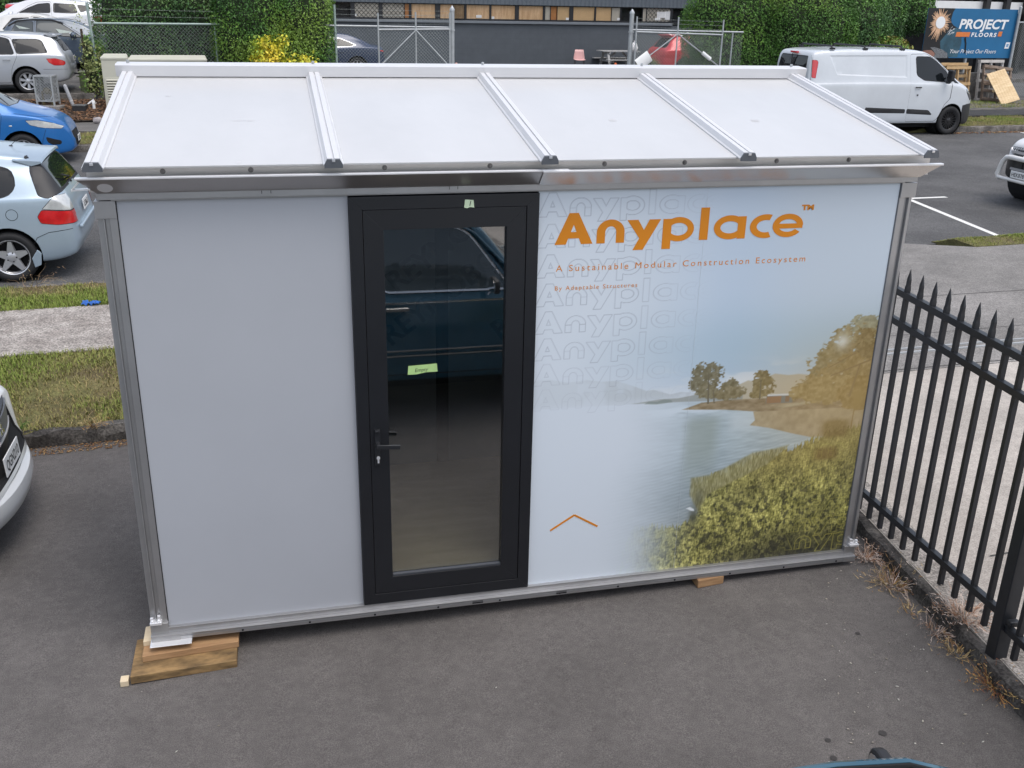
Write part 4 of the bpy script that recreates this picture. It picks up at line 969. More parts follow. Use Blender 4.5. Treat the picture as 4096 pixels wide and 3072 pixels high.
def body_half(sp):
    L = sp['L']; ctrl = [p[0] for k in ('top', 'belt', 'ws', 'wt', 'bot') for p in sp[k]]
    xs = np.unique(np.round(np.concatenate([np.linspace(0, L, 58), ctrl, np.linspace(0, .3, 10), L - np.linspace(0, .4, 12)]), 3)); xs = xs[np.concatenate([[True], np.diff(xs) > 0.008])]
    P = {k: pchip([p[0] for p in sp[k]], [p[1] for p in sp[k]], xs) for k in ('top', 'belt', 'ws', 'wt', 'bot')}
    rows = []
    for i, x in enumerate(xs):
        zb, zt, ws, wt = P['bot'][i], P['top'][i], P['ws'][i], P['wt'][i]; zs = min(P['belt'][i], zt - 0.035); wt = min(wt, ws * .97); h = zs - zb; cr = sp.get('crown', .03)
        cp = [(0, zb), (ws * .7, zb), (ws * .93, zb + .01), (ws * .985, zb + .05), (ws, zb + .32 * h), (ws, zb + .60 * h), (ws * .985, zs - .05 * h), (ws * .975, zs - .005), (ws * .955, zs + .012), (lerp(ws * .94, wt + .02, .5), lerp(zs, zt, .46)), (wt + .022, zt - min(.10, .22 * (zt - zs)) - cr * .5), (wt - .02, zt - cr * .55), (wt - .14, zt - cr * .22), (wt * .4, zt), (0, zt)]
        cp = np.array(cp); pts = []
        n = len(cp)                      # uniform quadratic B-spline, end points kept
        for j in range(n - 2):
            a, b, c = cp[j], cp[j + 1], cp[j + 2]; a = a if j == 0 else (a + b) / 2; c = c if j == n - 3 else (b + c) / 2
            for t in ((0, .33, .66) if j < n - 3 else (0, .33, .66, 1)): pts.append(a * (1 - t) ** 2 + 2 * b * t * (1 - t) + c * t * t)
        rows.append(pts)
    bm = bmesh.new(); m = len(rows[0]); G = [[bm.verts.new((x, max(0, p[0]), p[1])) for p in r_] for x, r_ in zip(xs, rows)]
    for i in range(len(G) - 1):
        for j in range(m - 1): bm.faces.new((G[i][j], G[i][j + 1], G[i + 1][j + 1], G[i + 1][j]))
    for e, sgn, bul in ((0, -1, sp.get('bul_r', .03)), (-1, 1, sp.get('bul_f', .05))):
        ring = G[e]; ym = max(v.co.y for v in ring); prev = ring; zmid = (ring[0].co.z + ring[-1].co.z) / 2; hz = (ring[-1].co.z - ring[0].co.z) / 2 + 1e-6
        for k in range(1, 6):
            t = 1 - k / 5; cur = []
            for v in ring:
                ed = 1 - min(1, abs((v.co.z - zmid) / hz)) ** 3
                cur.append(bm.verts.new((v.co.x + sgn * bul * (1 - (v.co.y * t / ym) ** 2) * ed, v.co.y * t, v.co.z)))
            for j in range(m - 1):
                try: bm.faces.new((prev[j], cur[j], cur[j + 1], prev[j + 1]) if sgn < 0 else (prev[j], prev[j + 1], cur[j + 1], cur[j]))
                except ValueError: pass
            prev = cur
    bmesh.ops.remove_doubles(bm, verts=bm.verts, dist=1e-4)
    bmesh.ops.dissolve_degenerate(bm, edges=bm.edges, dist=1e-4)
    bmesh.ops.recalc_face_normals(bm, faces=bm.faces)
    return bm
def wheel(root, x, side, sp, steer=0.0):
    r, rr, wd = sp['r'], sp['rim'], sp.get('tw', .2); y = side * (sp['W'] / 2 - .02 - wd) if 'wy' not in sp else side * sp['wy']
    c = Vector((x, y, r)); ax = (0, side, 0)
    mb = MB(); tw = sp.get('tread', 0)
    mb.lathe([(rr - .015, 0), (r - .03, .004), (r - .004, .03), (r, .05), (r, wd - .05), (r - .004, wd - .028), (r - .028, wd - .004), ((r + rr) / 2, wd + .003), (rr + .012, wd - .006), (rr - .004, wd - .018), (rr - .02, wd - .02)], c, ax, 40, 0, False)
    if tw:
        for k in range(26):
            a = 6.283 * k / 26
            for yy, da in ((.05, 0), (wd - .05, .12)): mb.obox(c + Vector((math.cos(a + da) * (r + .004), side * yy, math.sin(a + da) * (r + .004))), Vector((-math.sin(a + da), 0, math.cos(a + da))) * .024, Vector((0, .045, 0)), Vector((math.cos(a + da), 0, math.sin(a + da))) * .012)
    mb.lathe([(0, wd - .11), (rr - .01, wd - .11)], c, ax, 28, 1, False)
    w_ = mb.build('wheel', [RUBBER, DARKIN], root, smooth=True, local=True)
    mb = MB(); mb.lathe([(rr - .022, wd - .10), (rr - .022, wd - .03), (rr - .008, wd - .014), (rr - .001, wd - .012), (rr + .004, wd - .018)], c, ax, 40, 0, False)
    n = sp.get('spokes', 5); hw = sp.get('sw', .05); yo = wd - .028
    ea = Vector((1, 0, 0)); eb = Vector((0, 0, 1)); en = Vector((0, side, 0))
    for k in range(n):
        a = 6.283 * (k + .25) / n; d = ea * math.cos(a) + eb * math.sin(a); t = ea * -math.sin(a) + eb * math.cos(a)
        if sp.get('split'):
            for s_ in (-1, 1): mb.add([c + en * (yo - .03) + d * .05 + t * s_ * .012, c + en * yo + d * .05 + t * s_ * .002, c + en * yo + d * .05 + t * s_ * .022, c + en * (yo + .005) + d * (rr - .02) + t * s_ * (hw * .9), c + en * (yo + .005) + d * (rr - .02) + t * s_ * (hw * .9 + .02), c + en * (yo - .04) + d * (rr - .02) + t * s_ * (hw * .9 + .01)], [(0, 1, 3, 5), (1, 2, 4, 3), (0, 5, 4, 2)])
        else:
            w0, w1 = hw * sp.get('taper', 1.0), hw * (1.0 if sp.get('taper', 1) <= 1 else .55)
            mb.add([c + en * (yo - .035) + d * .04 - t * w0 / 2, c + en * yo + d * .04 - t * w0 * .42, c + en * yo + d * .04 + t * w0 * .42, c + en * (yo - .035) + d * .04 + t * w0 / 2,
                    c + en * (yo - .03) + d * (rr - .015) - t * w1 / 2, c + en * (yo + .007) + d * (rr - .015) - t * w1 * .42, c + en * (yo + .007) + d * (rr - .015) + t * w1 * .42, c + en * (yo - .03) + d * (rr - .015) + t * w1 / 2],
                   [(0, 1, 5, 4), (1, 2, 6, 5), (2, 3, 7, 6)])
    mb.lathe([(.07, wd - .07), (.065, wd - .03), (.045, wd - .022), (.03, wd - .018), (0, wd - .017)], c, ax, 20, 0)
    for k in range(5):
        a = 6.283 * (k + .5) / 5; mb.lathe([(.008, 0), (.008, .01)], c + en * (wd - .03) + (ea * math.cos(a) + eb * math.sin(a)) * .052, en, 6, 1)
    mb.build('rim', [sp.get('rimmat', RIMM), DARKIN], w_, smooth=True, local=True)
def vehicle(name, label, cat, sp, loc, rz, group='parked cars around the street'):
    root = thing(name, label, cat, loc, rz, group); paint = sp['paint']; GAP = DARKIN
    bm = body_half(sp); tree = BVHTree.FromBMesh(bm); W = sp['W']
    trim = sp.get('trim', BLACKPL)
    glass = sp.get('glass', CARGLASS)
    jobs = []
    def grab(poly, view, filt): fs = cut(bm, poly, view, filt); return take(bm, fs) if fs else None
    side_f = lambda f: f.calc_center_median().y > .12 and f.normal.z > -.6
    for p in sp.get('windows', []): jobs.append(('window', grab(rpoly(p, sp.get('wr', .05)), 'side', side_f), [glass, sp.get('seal', RUBBER)], False, .014, -.003))
    if 'screen' in sp:
        x0, x1, y0, y1 = sp['screen']; jobs.append(('windscreen', grab([(x0, -.01), (x0, y0 - .05), (x0 + (x1 - x0) * .06, y0), (x1 - (x1 - x0) * .05, y1), (x1, y1 - .05), (x1 + .05, -.01)], 'top', lambda f: f.normal.z > .12 and f.calc_center_median().z > sp['screen_z']), [glass, RUBBER], True, .022, -.003))
    if 'rear_glass' in sp:
        y0, z0, y1, z1 = sp['rear_glass']; jobs.append(('rear_window', grab(rpoly([(-.2, z0), (y0, z0), (y1, z1), (-.2, z1)], .05), 'end', lambda f: f.normal.x < -.15 and f.calc_center_median().x < sp.get('rear_x', .9)), [glass, RUBBER], True, .018, -.003))
    for p, mt, nm in sp.get('lights', []): jobs.append((nm, grab(rpoly(p, .02), 'side', lambda f: f.calc_center_median().y > sp.get('light_y', .25)), [mt, GAP], False, .006, .004))
    for p, mt, nm, *ed in sp.get('panels', []): jobs.append((nm, grab(rpoly(p, .03), 'side', side_f), [mt, ed[0] if ed else GAP], False, .03 if ed else .006, -.012 if ed else .002))
    for y0, y1, z0, z1, mt, nm in sp.get('front', []): jobs.append((nm, grab(rpoly([(-.2, z0), (y0, z0), (y1, z1), (-.2, z1)], .04), 'end', lambda f: f.normal.x > .25 and f.calc_center_median().x > sp['L'] - .6), [mt, GAP], True, .012, -.012))
    for y0, y1, z0, z1, mt, nm in sp.get('rear', []): jobs.append((nm, grab(rpoly([(-.2, z0), (y0, z0), (y1, z1), (-.2, z1)], .04), 'end', lambda f: f.normal.x < -.25 and f.calc_center_median().x < .6), [mt, GAP], True, .012, -.008))
    for p in sp.get('doors', []): jobs.append(('door', grab(rpoly(p, .05), 'side', side_f), [paint, GAP], False, .007, -.006))
    if 'trunk_z' in sp: pass
    ra = sp['ra']
    for xw in (sp['xr'], sp['xf']):
        circ = [(xw + ra * math.cos(6.283 * k / 30), sp['r'] + .01 + ra * math.sin(6.283 * k / 30)) for k in range(30)]
        fs = cut(bm, circ, 'side', lambda f: f.calc_center_median().y > W * .2)
        if fs: bmesh.ops.delete(bm, geom=fs, context='FACES')
    if sp.get('skirt'):
        p = sp['skirt']; jobs.append(('bumper_trim', grab(p, 'side', lambda f: True), [trim, GAP], True, .004, .004))
    bm.normal_update()
    vs = [tuple(v.co) for v in bm.verts]; bm.verts.index_update(); fs = [[v.index for v in f.verts] for f in bm.faces]; bm.free()
    body = region('body', vs, fs, [paint], root, 1, True)
    parts = {}
    for nm, g, mats, both, bd, dp in jobs:
        if not g: continue
        for s in ((1,) if both else (1, -1)):
            o = region(nm, g[0], g[1], mats, root, s, both, bd, dp); parts.setdefault((nm, s), []).append(o)
    if 'lower' in sp: pass
    mb = MB()
    for xw in (sp['xr'], sp['xf']):
        for s in (1, -1):
            mb.lathe([(0, 0), (ra + .012, 0), (ra + .012, W / 2 * .5 - .02)], (xw, s * W * .22, sp['r'] + .01), (0, s, 0), 30, 0, False)
            mb.lathe([(ra - .004, 0), (ra + .004, .012), (ra + .016, .016)], (xw, s * (W / 2 * .955), sp['r'] + .01), (0, s, 0), 30, 0, False) if sp.get('flare') else None
    mb.box(sp['xr'] - .3, sp['xf'] + .2, -W * .36, W * .36, .17, .27)
    mb.build('underbody', DARKIN, root, local=True)
    for xw in (sp['xr'], sp['xf']):
        for s in (1, -1): wheel(root, xw, s, sp)
    def surf(x, z, s=-1, from_x=None):
        h = tree.ray_cast(Vector((x, 3, z)), Vector((0, -1, 0)))
        return None if h[0] is None else Vector((h[0].x, h[0].y * s, h[0].z)), None if h[1] is None else Vector((h[1].x, h[1].y * s, h[1].z))
    for line in sp.get('seams', []):
        for s in (1, -1):
            pts = []
            for (a, b), (c, d) in zip(line[:-1], line[1:]):
                k = max(2, int(math.hypot(c - a, d - b) / .05))
                for i in range(k + (1 if (c, d) == line[-1] else 0)):
                    p = surf(lerp(a, c, i / k), lerp(b, d, i / k), s)
                    if p[0] is not None: pts.append(p[0])
            if len(pts) > 2: mb = MB(); mb.tube(pts, .0035, 5); mb.build('seam', GAP, root, local=True)
    for hx, hz in sp.get('handles', []):
        for s in (1, -1):
            p, n_ = surf(hx, hz, s)
            if p is None: continue
            ds = parts.get(('door', s), []); par = min(ds, key=lambda o: abs(sum(v.co.x for v in o.data.vertices) / len(o.data.vertices) - hx)) if ds else root
            mb = MB(); mb.obox(p + Vector((0, s * .022, 0)), (.085, 0, 0), (0, .009, 0), (0, 0, .013)); mb.obox(p + Vector((-.07, s * .008, 0)), (.012, 0, 0), (0, .014, 0), (0, 0, .011)); mb.obox(p + Vector((.07, s * .008, 0)), (.012, 0, 0), (0, .014, 0), (0, 0, .011))
            o = mb.build('handle', sp.get('handle_mat', paint), par, local=True, bevel=.006)
    if 'mirror' in sp:
        mx, my, mz, k = sp['mirror']
        for s in (1, -1):
            mb = MB(); mb.ellipsoid((mx, s * (my + .10 * k), mz + .02), .075 * k, .115 * k, .08 * k, 14, 10); o = mb.build('wing_mirror', sp.get('mirror_mat', paint), root, True, local=True)
            mb = MB(); mb.beam((mx + .03, s * (my - .05), mz - .05), (mx + .02, s * (my + .06), mz - .04), .05, .035); mb.build('mirror_arm', BLACKPL, o, local=True, bevel=.008)
            mb = MB(); mb.lathe([(0, 0), (.085 * k, 0), (.09 * k, .012)], (mx - .062 * k, s * (my + .10 * k), mz + .02), (-1, 0, 0), 16); mb.build('mirror_glass', MIRROR, o, local=True)
    return root, parts, body, surf
PLATE = pm('number_plate', (0.75, 0.75, 0.74), 0.4, 0, 0.03, 6)
def plate(root, x, y, z, txt, facing=1, tilt=0.0, yaw=0.0):
    t = facing; c = Vector((x, y, z)); ey = Vector((-math.sin(yaw) * 0, -t * 1.0, 0)); ex = Vector((0, t * 1.0, 0)); n_ = Vector((t, 0, tilt)).normalized(); up = Vector((-tilt * t, 0, 1)).normalized()
    mb = MB(); mb.obox(c, n_ * .004, ex * .18, up * .062); o = mb.build('number_plate', PLATE, root, local=True, bevel=.003)
    mb = MB(); put_text(mb, txt, c + n_ * .0055 - ex * .15 - up * .035, ex, up, .095, fit=.30, offset=.001); mb.build('plate_lettering', INK, o, local=True)
    return o
def paint(name, col, metal=0.0, rough=.32, var=.07): return pm(name, col, rough, metal, var, 1.2, coat=.6)

HATCH = dict(L=4.0, W=1.7, top=[(0, .66), (.03, .80), (.08, .95), (.16, 1.03), (.45, 1.36), (.58, 1.43), (1.3, 1.495), (1.9, 1.49), (2.35, 1.38), (3.02, 1.03), (3.35, .95), (3.72, .84), (3.92, .70), (4.0, .54)],
    belt=[(0, .58), (.08, .90), (.4, .96), (1.5, .93), (2.8, .90), (3.3, .86), (3.75, .72), (4.0, .46)], ws=[(0, .66), (.05, .72), (.2, .80), (.6, .845), (1.2, .85), (3.0, .85), (3.4, .82), (3.7, .73), (3.9, .60), (4.0, .46)],
    wt=[(0, .58), (.1, .62), (.4, .60), (.6, .55), (1.3, .57), (2.0, .57), (2.5, .62), (3.0, .70), (3.5, .62), (3.9, .48), (4.0, .38)], bot=[(0, .42), (.08, .30), (.5, .22), (1, .19), (3.2, .18), (3.7, .2), (3.92, .26), (4.0, .34)],
    xr=.72, xf=3.18, r=.295, rim=.20, ra=.345, screen=(2.42, 2.98, .50, .63), screen_z=.98, rear_glass=(.54, 1.04, .46, 1.36), mirror=(2.62, .80, .99, 1.0))
def spec(base, **k): d = dict(base); d.update(k); return d
def scl(pts, ax): return [(a * ax, b) for a, b in pts]

# light blue hatchback on the near side of the road, rear towards the cabin
FIT = spec(HATCH, L=3.85, paint=paint('ice_blue_paint', (0.37, 0.455, 0.53), .35), rimmat=RIMM, spokes=5, sw=.075, taper=1.5, r=.295, rim=.205, xr=.74, xf=3.2, tw=.19, ra=.34, wr=.09,
    top=[(0, .62), (.02, .76), (.06, .92), (.12, 1.02), (.32, 1.32), (.40, 1.385), (.6, 1.425), (1.2, 1.475), (1.8, 1.47), (2.3, 1.36), (2.95, 1.03), (3.3, .93), (3.65, .80), (3.8, .66), (3.85, .52)],
    belt=[(0, .56), (.06, .86), (.3, .97), (1.5, .95), (2.8, .92), (3.3, .86), (3.7, .70), (3.85, .46)], ws=[(0, .68), (.05, .75), (.16, .80), (.5, .838), (1.1, .848), (3.0, .845), (3.35, .81), (3.6, .72), (3.78, .60), (3.85, .46)],
    wt=[(0, .60), (.1, .64), (.3, .60), (.45, .57), (1.3, .58), (2.0, .58), (2.5, .62), (3.0, .70), (3.5, .60), (3.8, .48), (3.85, .38)], bot=[(0, .40), (.06, .28), (.4, .21), (1, .19), (3.2, .18), (3.6, .2), (3.8, .26), (3.85, .34)],
    windows=[[(.66, 1.00), (.585, 1.10), (.62, 1.26), (.74, 1.31), (.98, 1.33), (1.0, .965), (.80, .965)], [(1.08, .955), (1.74, .945), (1.74, 1.38), (1.10, 1.36)], [(1.82, .94), (2.72, .93), (2.55, 1.08), (2.2, 1.31), (2.0, 1.385), (1.82, 1.39)]],
    doors=[[(1.78, .27), (2.76, .27), (2.84, .6), (2.78, .94), (2.58, 1.1), (2.2, 1.35), (2.0, 1.42), (1.78, 1.43)], [(1.10, .40), (1.20, .27), (1.76, .27), (1.76, 1.43), (1.04, 1.40), (1.0, .9), (1.04, .6)]],
    lights=[([(-.05, .92), (.05, .985), (.20, .99), (.345, .84), (-.05, .80)], CLEARLENS, 'tail_light_top'), ([(-.05, .80), (.345, .838), (.40, .76), (.37, .68), (.2, .655), (-.05, .66)], REDLENS, 'tail_light')],
    panels=[([(.26, .955), (.365, .985), (.45, 1.25), (.44, 1.34), (.36, 1.385), (.24, 1.2), (.10, 1.02)], BLACKPL, 'hatch_trim')], rear_glass=(.62, 1.03, .55, 1.40), rear_x=.5, screen=(2.36, 2.92, .5, .63), handles=[(1.36, .82), (2.05, .83)], light_y=.60, seams=[[(.05, .60), (.30, .575), (.43, .52), (.47, .45)]])
root, parts, body, surf = vehicle('parked_hatchback', 'light ice blue hatchback with rear spoiler parked at the near kerb behind the cabin', 'car', FIT, (-1.60, 8.44, -0.15), math.pi + 0.02)
P_ = FIT['paint']
mb = MB(); vs = []; fs = []
for i in range(13):
    y = lerp(-.60, .60, i / 12); k = 1 - (abs(y) / .60) ** 2
    e = 1.0 - .045 * (abs(y) / .6) ** 3; vs += [(.62, y, 1.432 * e), (.32 - .05 * k, y, 1.412 * e), (.31 - .05 * k, y, 1.392 * e), (.42, y, 1.36 * e)]
for i in range(12):
    for j in range(3): fs.append((i * 4 + j, i * 4 + 4 + j, i * 4 + 5 + j, i * 4 + 1 + j))
fs += [(0, 1, 2, 3), (48, 51, 50, 49)]; mb.add(vs, fs); mb.build('spoiler', P_, root, True, local=True)
mb = MB(); mb.lathe([(.026, 0), (.02, .012), (.008, .016)], (.74, -.05, 1.437), (0, 0, 1), 12); mb.tube([(.74, -.05, 1.445), (.65, -.05, 1.53), (.62, -.05, 1.57)], [.004, .003, .002], 6); mb.build('antenna', BLACKPL, root, local=True)
c, n_ = surf(.66, .79, 1); pts = []
for s in (1, -1):
    for k in range(30):
        p, q = surf(.66 + .062 * math.cos(6.283 * k / 30), .79 + .062 * math.sin(6.283 * k / 30), s)
        pts.append(p)
mb = MB(); mb.tube(pts[:30], .003, 5, closed=True); mb.build('fuel_flap', DARKIN, root, local=True)
mb = MB(); mb.tube([(.17, -.1, 1.05), (.12, .1, 1.10), (.16, .35, 1.16)], .009, 6); mb.lathe([(.03, 0), (.022, .035)], (.145, .02, 1.03), (-.9, 0, .4), 12); mb.build('rear_wiper', BLACKPL, root, local=True)
plate(root, -.012, 0, .77, 'LCB663', -1, .1)
mb = MB(); mb.obox((-.03, 0, .60), (.02, 0, 0), (0, .64, 0), (0, 0, .018)); mb.build('bumper_step', P_, root, local=True, bevel=.012)
for s in (1, -1): mb = MB(); mb.prism([(.43, .20), (.50, .17), (.52, .28), (.45, .38), (.41, .34)], (0, s * .82, 0), (1, 0, 0), (0, 0, 1), (0, s * .018, 0)); mb.build('mud_flap', P_, root, local=True, bevel=.006)

# white sedan nose at the left edge of the yard
MIT = spec(HATCH, L=4.57, W=1.76, paint=paint('white_paint', (0.60, 0.61, 0.61)), r=.315, rim=.22, xr=.98, xf=3.62, ra=.36, spokes=8, sw=.04,
    top=[(0, .70), (.04, .9), (.12, 1.05), (.5, 1.10), (.75, 1.12), (1.35, 1.42), (1.9, 1.48), (2.3, 1.46), (2.7, 1.36), (3.4, 1.02), (3.8, .96), (4.2, .89), (4.46, .845), (4.505, .79), (4.525, .60), (4.57, .50), (4.572, .42)],
    belt=[(0, .62), (.1, .96), (1.5, .97), (3.2, .92), (3.8, .89), (4.3, .82), (4.5, .72), (4.53, .48), (4.57, .44), (4.572, .36)], ws=[(0, .70), (.06, .78), (.3, .85), (.8, .88), (3.5, .88), (3.9, .86), (4.15, .82), (4.36, .73), (4.48, .60), (4.53, .54), (4.572, .5)],
    wt=[(0, .62), (.5, .64), (.8, .62), (1.5, .57), (2.3, .58), (2.8, .62), (3.4, .72), (4.0, .70), (4.4, .62), (4.5, .54), (4.572, .45)], bot=[(0, .42), (.08, .3), (.6, .22), (3.9, .19), (4.3, .19), (4.5, .215), (4.56, .24), (4.572, .26)],
    windows=[[(1.25, 1.0), (2.05, .97), (2.05, 1.36), (1.55, 1.34)], [(2.13, .97), (3.05, .95), (2.6, 1.26), (2.3, 1.37), (2.13, 1.37)]],
    doors=[[(2.09, .27), (3.1, .27), (3.15, .92), (2.65, 1.3), (2.3, 1.41), (2.09, 1.41)]], lights=[([(3.95, .86), (4.42, .80), (4.46, .70), (4.25, .68), (4.0, .78)], CLEARLENS, 'headlight')],
    front=[(.50, .42, .47, .80, DARKIN, 'grille')], screen=(2.78, 3.36, .54, .68), screen_z=1.03, rear_glass=(.58, 1.1, .5, 1.36), rear_x=1.4, bul_f=.055, bul_r=.03, handles=[(2.3, .86)], seams=[[(4.44, .83), (4.2, .86), (3.9, .88), (3.5, .93)]])
root, parts, body, surf = vehicle('parked_sedan', 'white sedan nose with black grille at the left edge of the yard', 'car', MIT, (-5.645, 1.63, -0.262), 0.0)
GRM = pm('grille_mesh', (0.022, 0.023, 0.026), .45, 0, .2, 30); GRS = pm('grille_satin', (0.16, 0.17, 0.19), .4, .3, .05, 6)
mb = MB()
def nosex(y, z): return 4.572 + .055 * (1 - min(1, (y / .5)) ** 2) + (-.05 if z > .55 else 0)
def bar_(mb, z0, z1, yw, dx, t=.012, n=16):
    vs = []
    for i in range(n + 1):
        y = lerp(-yw, yw, i / n); x = 4.60 - .35 * abs(y) ** 2.2 + dx
        vs += [(x, y, z0), (x, y, z1), (x - .02, y, z1), (x - .02, y, z0)]
    mb.add(vs, [(i * 4 + j, i * 4 + 4 + j, i * 4 + 4 + (j + 1) % 4, i * 4 + (j + 1) % 4) for i in range(n) for j in range(4)] + [(0, 1, 2, 3), (4 * n, 4 * n + 3, 4 * n + 2, 4 * n + 1)])
bar_(mb, .44, .815, .56, -.055); mb.build('grille', GRM, root, True, local=True)
mb = MB(); bar_(mb, .675, .795, .50, -.046); mb.build('grille_panel', GRS, root, True, local=True)
mb = MB(); bar_(mb, .655, .668, .55, -.040); bar_(mb, .455, .468, .57, -.03); mb.build('grille_bar', ALUL, root, True, local=True)
mb = MB(); bar_(mb, .395, .45, .60, .01); bar_(mb, .43, .452, .585, .018); mb.build('chin_strip', CHROME, root, True, local=True)
mb = MB(); n = 18; vs = []
for i in range(n + 1):
    y = lerp(-.80, .80, i / n); x = 4.655 - .42 * abs(y) ** 2.3
    vs += [(x - .05, y, .452), (x, y, .42), (x + .012, y, .36), (x - .01, y, .28), (x - .09, y, .22), (x - .22, y, .215)]
mb.add(vs, [(i * 6 + j, i * 6 + 6 + j, i * 6 + 7 + j, i * 6 + 1 + j) for i in range(n) for j in range(5)]); mb.build('bumper', MIT['paint'], root, True, local=True)
mb = MB(); c = Vector((4.562, 0, .745)); n_ = Vector((1, 0, .12)).normalized(); up = Vector((-.12, 0, 1)).normalized(); ey = Vector((0, 1, 0))
for k in range(3):
    a = math.pi / 2 + k * 2.0944; d = ey * math.cos(a) + up * math.sin(a); t = ey * -math.sin(a) + up * math.cos(a); s = .052
    mb.prism([(0, 0), (s * .5, s * .29), (s, 0), (s * .5, -s * .29)], c, d, t, n_ * .010)
mb.build('emblem', CHROME, root, local=True)
plate(root, 4.60, 0, .56, 'QGN210', 1, .05)

# small car builder settings for the others
MAZ = spec(HATCH, L=4.05, W=1.72, paint=paint('bright_blue_paint', (0.012, 0.14, 0.42), .25), spokes=10, sw=.036, r=.305, rim=.195, xr=.75, xf=3.18, ra=.36,
    top=[(0, .66), (.03, .80), (.08, .95), (.16, 1.03), (.45, 1.38), (.58, 1.46), (1.3, 1.53), (1.9, 1.52), (2.3, 1.43), (3.06, 1.10), (3.3, 1.03), (3.65, .93), (3.88, .82), (4.0, .68), (4.05, .5)], belt=[(0, .58), (.08, .90), (.4, .98), (1.5, .98), (2.8, .97), (3.3, .93), (3.75, .82), (3.95, .66), (4.05, .42)],
    ws=[(0, .66), (.05, .72), (.2, .80), (.6, .85), (1.2, .86), (3.1, .86), (3.5, .84), (3.75, .76), (3.93, .62), (4.05, .50)], wt=[(0, .58), (.1, .62), (.4, .60), (.6, .55), (1.3, .57), (2.0, .57), (2.5, .62), (3.0, .70), (3.5, .64), (3.9, .52), (4.05, .42)], bot=[(0, .42), (.08, .30), (.5, .22), (1, .19), (3.3, .18), (3.8, .2), (3.98, .22), (4.05, .27)],
    windows=[[(.95, 1.02), (1.62, 1.0), (1.62, 1.40), (1.05, 1.38)], [(1.70, 1.0), (2.84, .985), (2.65, 1.1), (2.2, 1.36), (2.0, 1.41), (1.70, 1.415)]], doors=[[(1.66, .28), (2.72, .28), (2.82, .6), (2.9, .98), (2.65, 1.14), (2.2, 1.4), (2.0, 1.45), (1.66, 1.45)]],
    lights=[([(3.28, .86), (3.5, .865), (3.76, .80), (3.93, .72), (3.88, .68), (3.55, .72), (3.36, .77)], CLEARLENS, 'headlight')], panels=[([(3.60, .55), (3.86, .46), (3.85, .39), (3.70, .39), (3.62, .45)], DARKIN, 'fog_recess')],
    front=[(.34, .40, .32, .60, DARKIN, 'grille')], screen=(2.4, 3.02, .52, .66), screen_z=1.06, handles=[(1.86, .86)], seams=[[(3.98, .82), (3.8, .885), (3.45, .93), (3.1, .985)], [(3.50, .27), (3.55, .5), (3.62, .68)]], mirror=(2.68, .81, 1.05, 1.0))
root, parts, body, surf = vehicle('parked_hatchback', 'bright blue hatchback with cloudy headlights at the far kerb on the left', 'car', MAZ, (-7.15, 16.98, -0.16), 0.05)
plate(root, 4.105, -.05, .45, 'GKD512', 1)
mb = MB(); mb.tube([(2.98, -.5, 1.12), (2.72, 0.0, 1.25)], .008, 5); mb.tube([(3.02, .05, 1.10), (2.78, .5, 1.23)], .008, 5); mb.build('wiper', BLACKPL, root, local=True)
mb = MB(); mb.ellipsoid((3.02, -.855, .76), .03, .008, .014, 10, 6); mb.build('side_repeater', CLEARLENS, root, local=True)

WAGON = spec(HATCH, L=4.5, W=1.7, paint=paint('silver_paint', (0.42, 0.44, 0.47), .35), spokes=7, sw=.085, taper=.5, r=.31, rim=.205, xr=1.02, xf=3.58, ra=.365,
    top=[(0, .70), (.03, .85), (.08, .98), (.13, 1.05), (.30, 1.30), (.42, 1.40), (.9, 1.45), (1.9, 1.47), (2.4, 1.44), (2.8, 1.33), (3.5, 1.0), (3.9, .93), (4.3, .80), (4.45, .66), (4.5, .5)], belt=[(0, .62), (.1, .92), (.5, .95), (1.5, .93), (3.2, .90), (3.9, .85), (4.3, .70), (4.5, .44)],
    ws=[(0, .66), (.05, .72), (.2, .79), (.6, .845), (1.2, .85), (3.5, .85), (3.9, .82), (4.2, .73), (4.4, .60), (4.5, .46)], wt=[(0, .58), (.1, .62), (.4, .56), (.6, .55), (1.3, .56), (2.4, .57), (2.9, .62), (3.5, .70), (4.0, .62), (4.4, .48), (4.5, .38)], bot=[(0, .44), (.08, .34), (.5, .25), (1, .2), (3.7, .18), (4.2, .2), (4.42, .26), (4.5, .34)],
    windows=[[(.47, .985), (1.19, .955), (1.30, 1.31), (.72, 1.315), (.60, 1.28)], [(1.25, .955), (1.92, .945), (1.92, 1.37), (1.62, 1.37), (1.36, 1.31)], [(2.0, .94), (3.2, .92), (2.9, 1.12), (2.55, 1.32), (2.35, 1.375), (2.0, 1.38)]],
    doors=[[(1.40, .27), (1.94, .27), (1.94, 1.43), (1.6, 1.42), (1.3, 1.33), (1.18, .92), (1.34, .62)], [(1.98, .27), (3.12, .27), (3.2, .6), (3.22, .93), (2.6, 1.36), (2.35, 1.42), (1.98, 1.43)]],
    lights=[([(.10, .79), (.16, .82), (.31, .865), (.53, .858), (.48, .76), (.36, .69), (.16, .69), (.10, .72)], REDLENS, 'tail_light')], rear_glass=(.56, 1.02, .48, 1.28), rear_x=.6, screen=(2.85, 3.45, .52, .66), screen_z=.98, handles=[(1.44, .83), (2.3, .83)], seams=[[(.02, .60), (.3, .60), (.62, .60)]], mirror=(3.0, .8, .98, 1))
root, parts, body, surf = vehicle('parked_wagon', 'silver station wagon with red tail light and tow bar above the retaining kerb', 'car', WAGON, (-4.2, 24.45, 0.53), math.pi + 0.05)
mb = MB(); mb.box(-.10, .3, -.025, .025, .42, .46); mb.ellipsoid((-.10, 0, .52), .025, .025, .025); mb.tube([(-.10, 0, .42), (-.10, 0, .5)], .014); mb.build('tow_bar', BLACKPL, root, local=True)
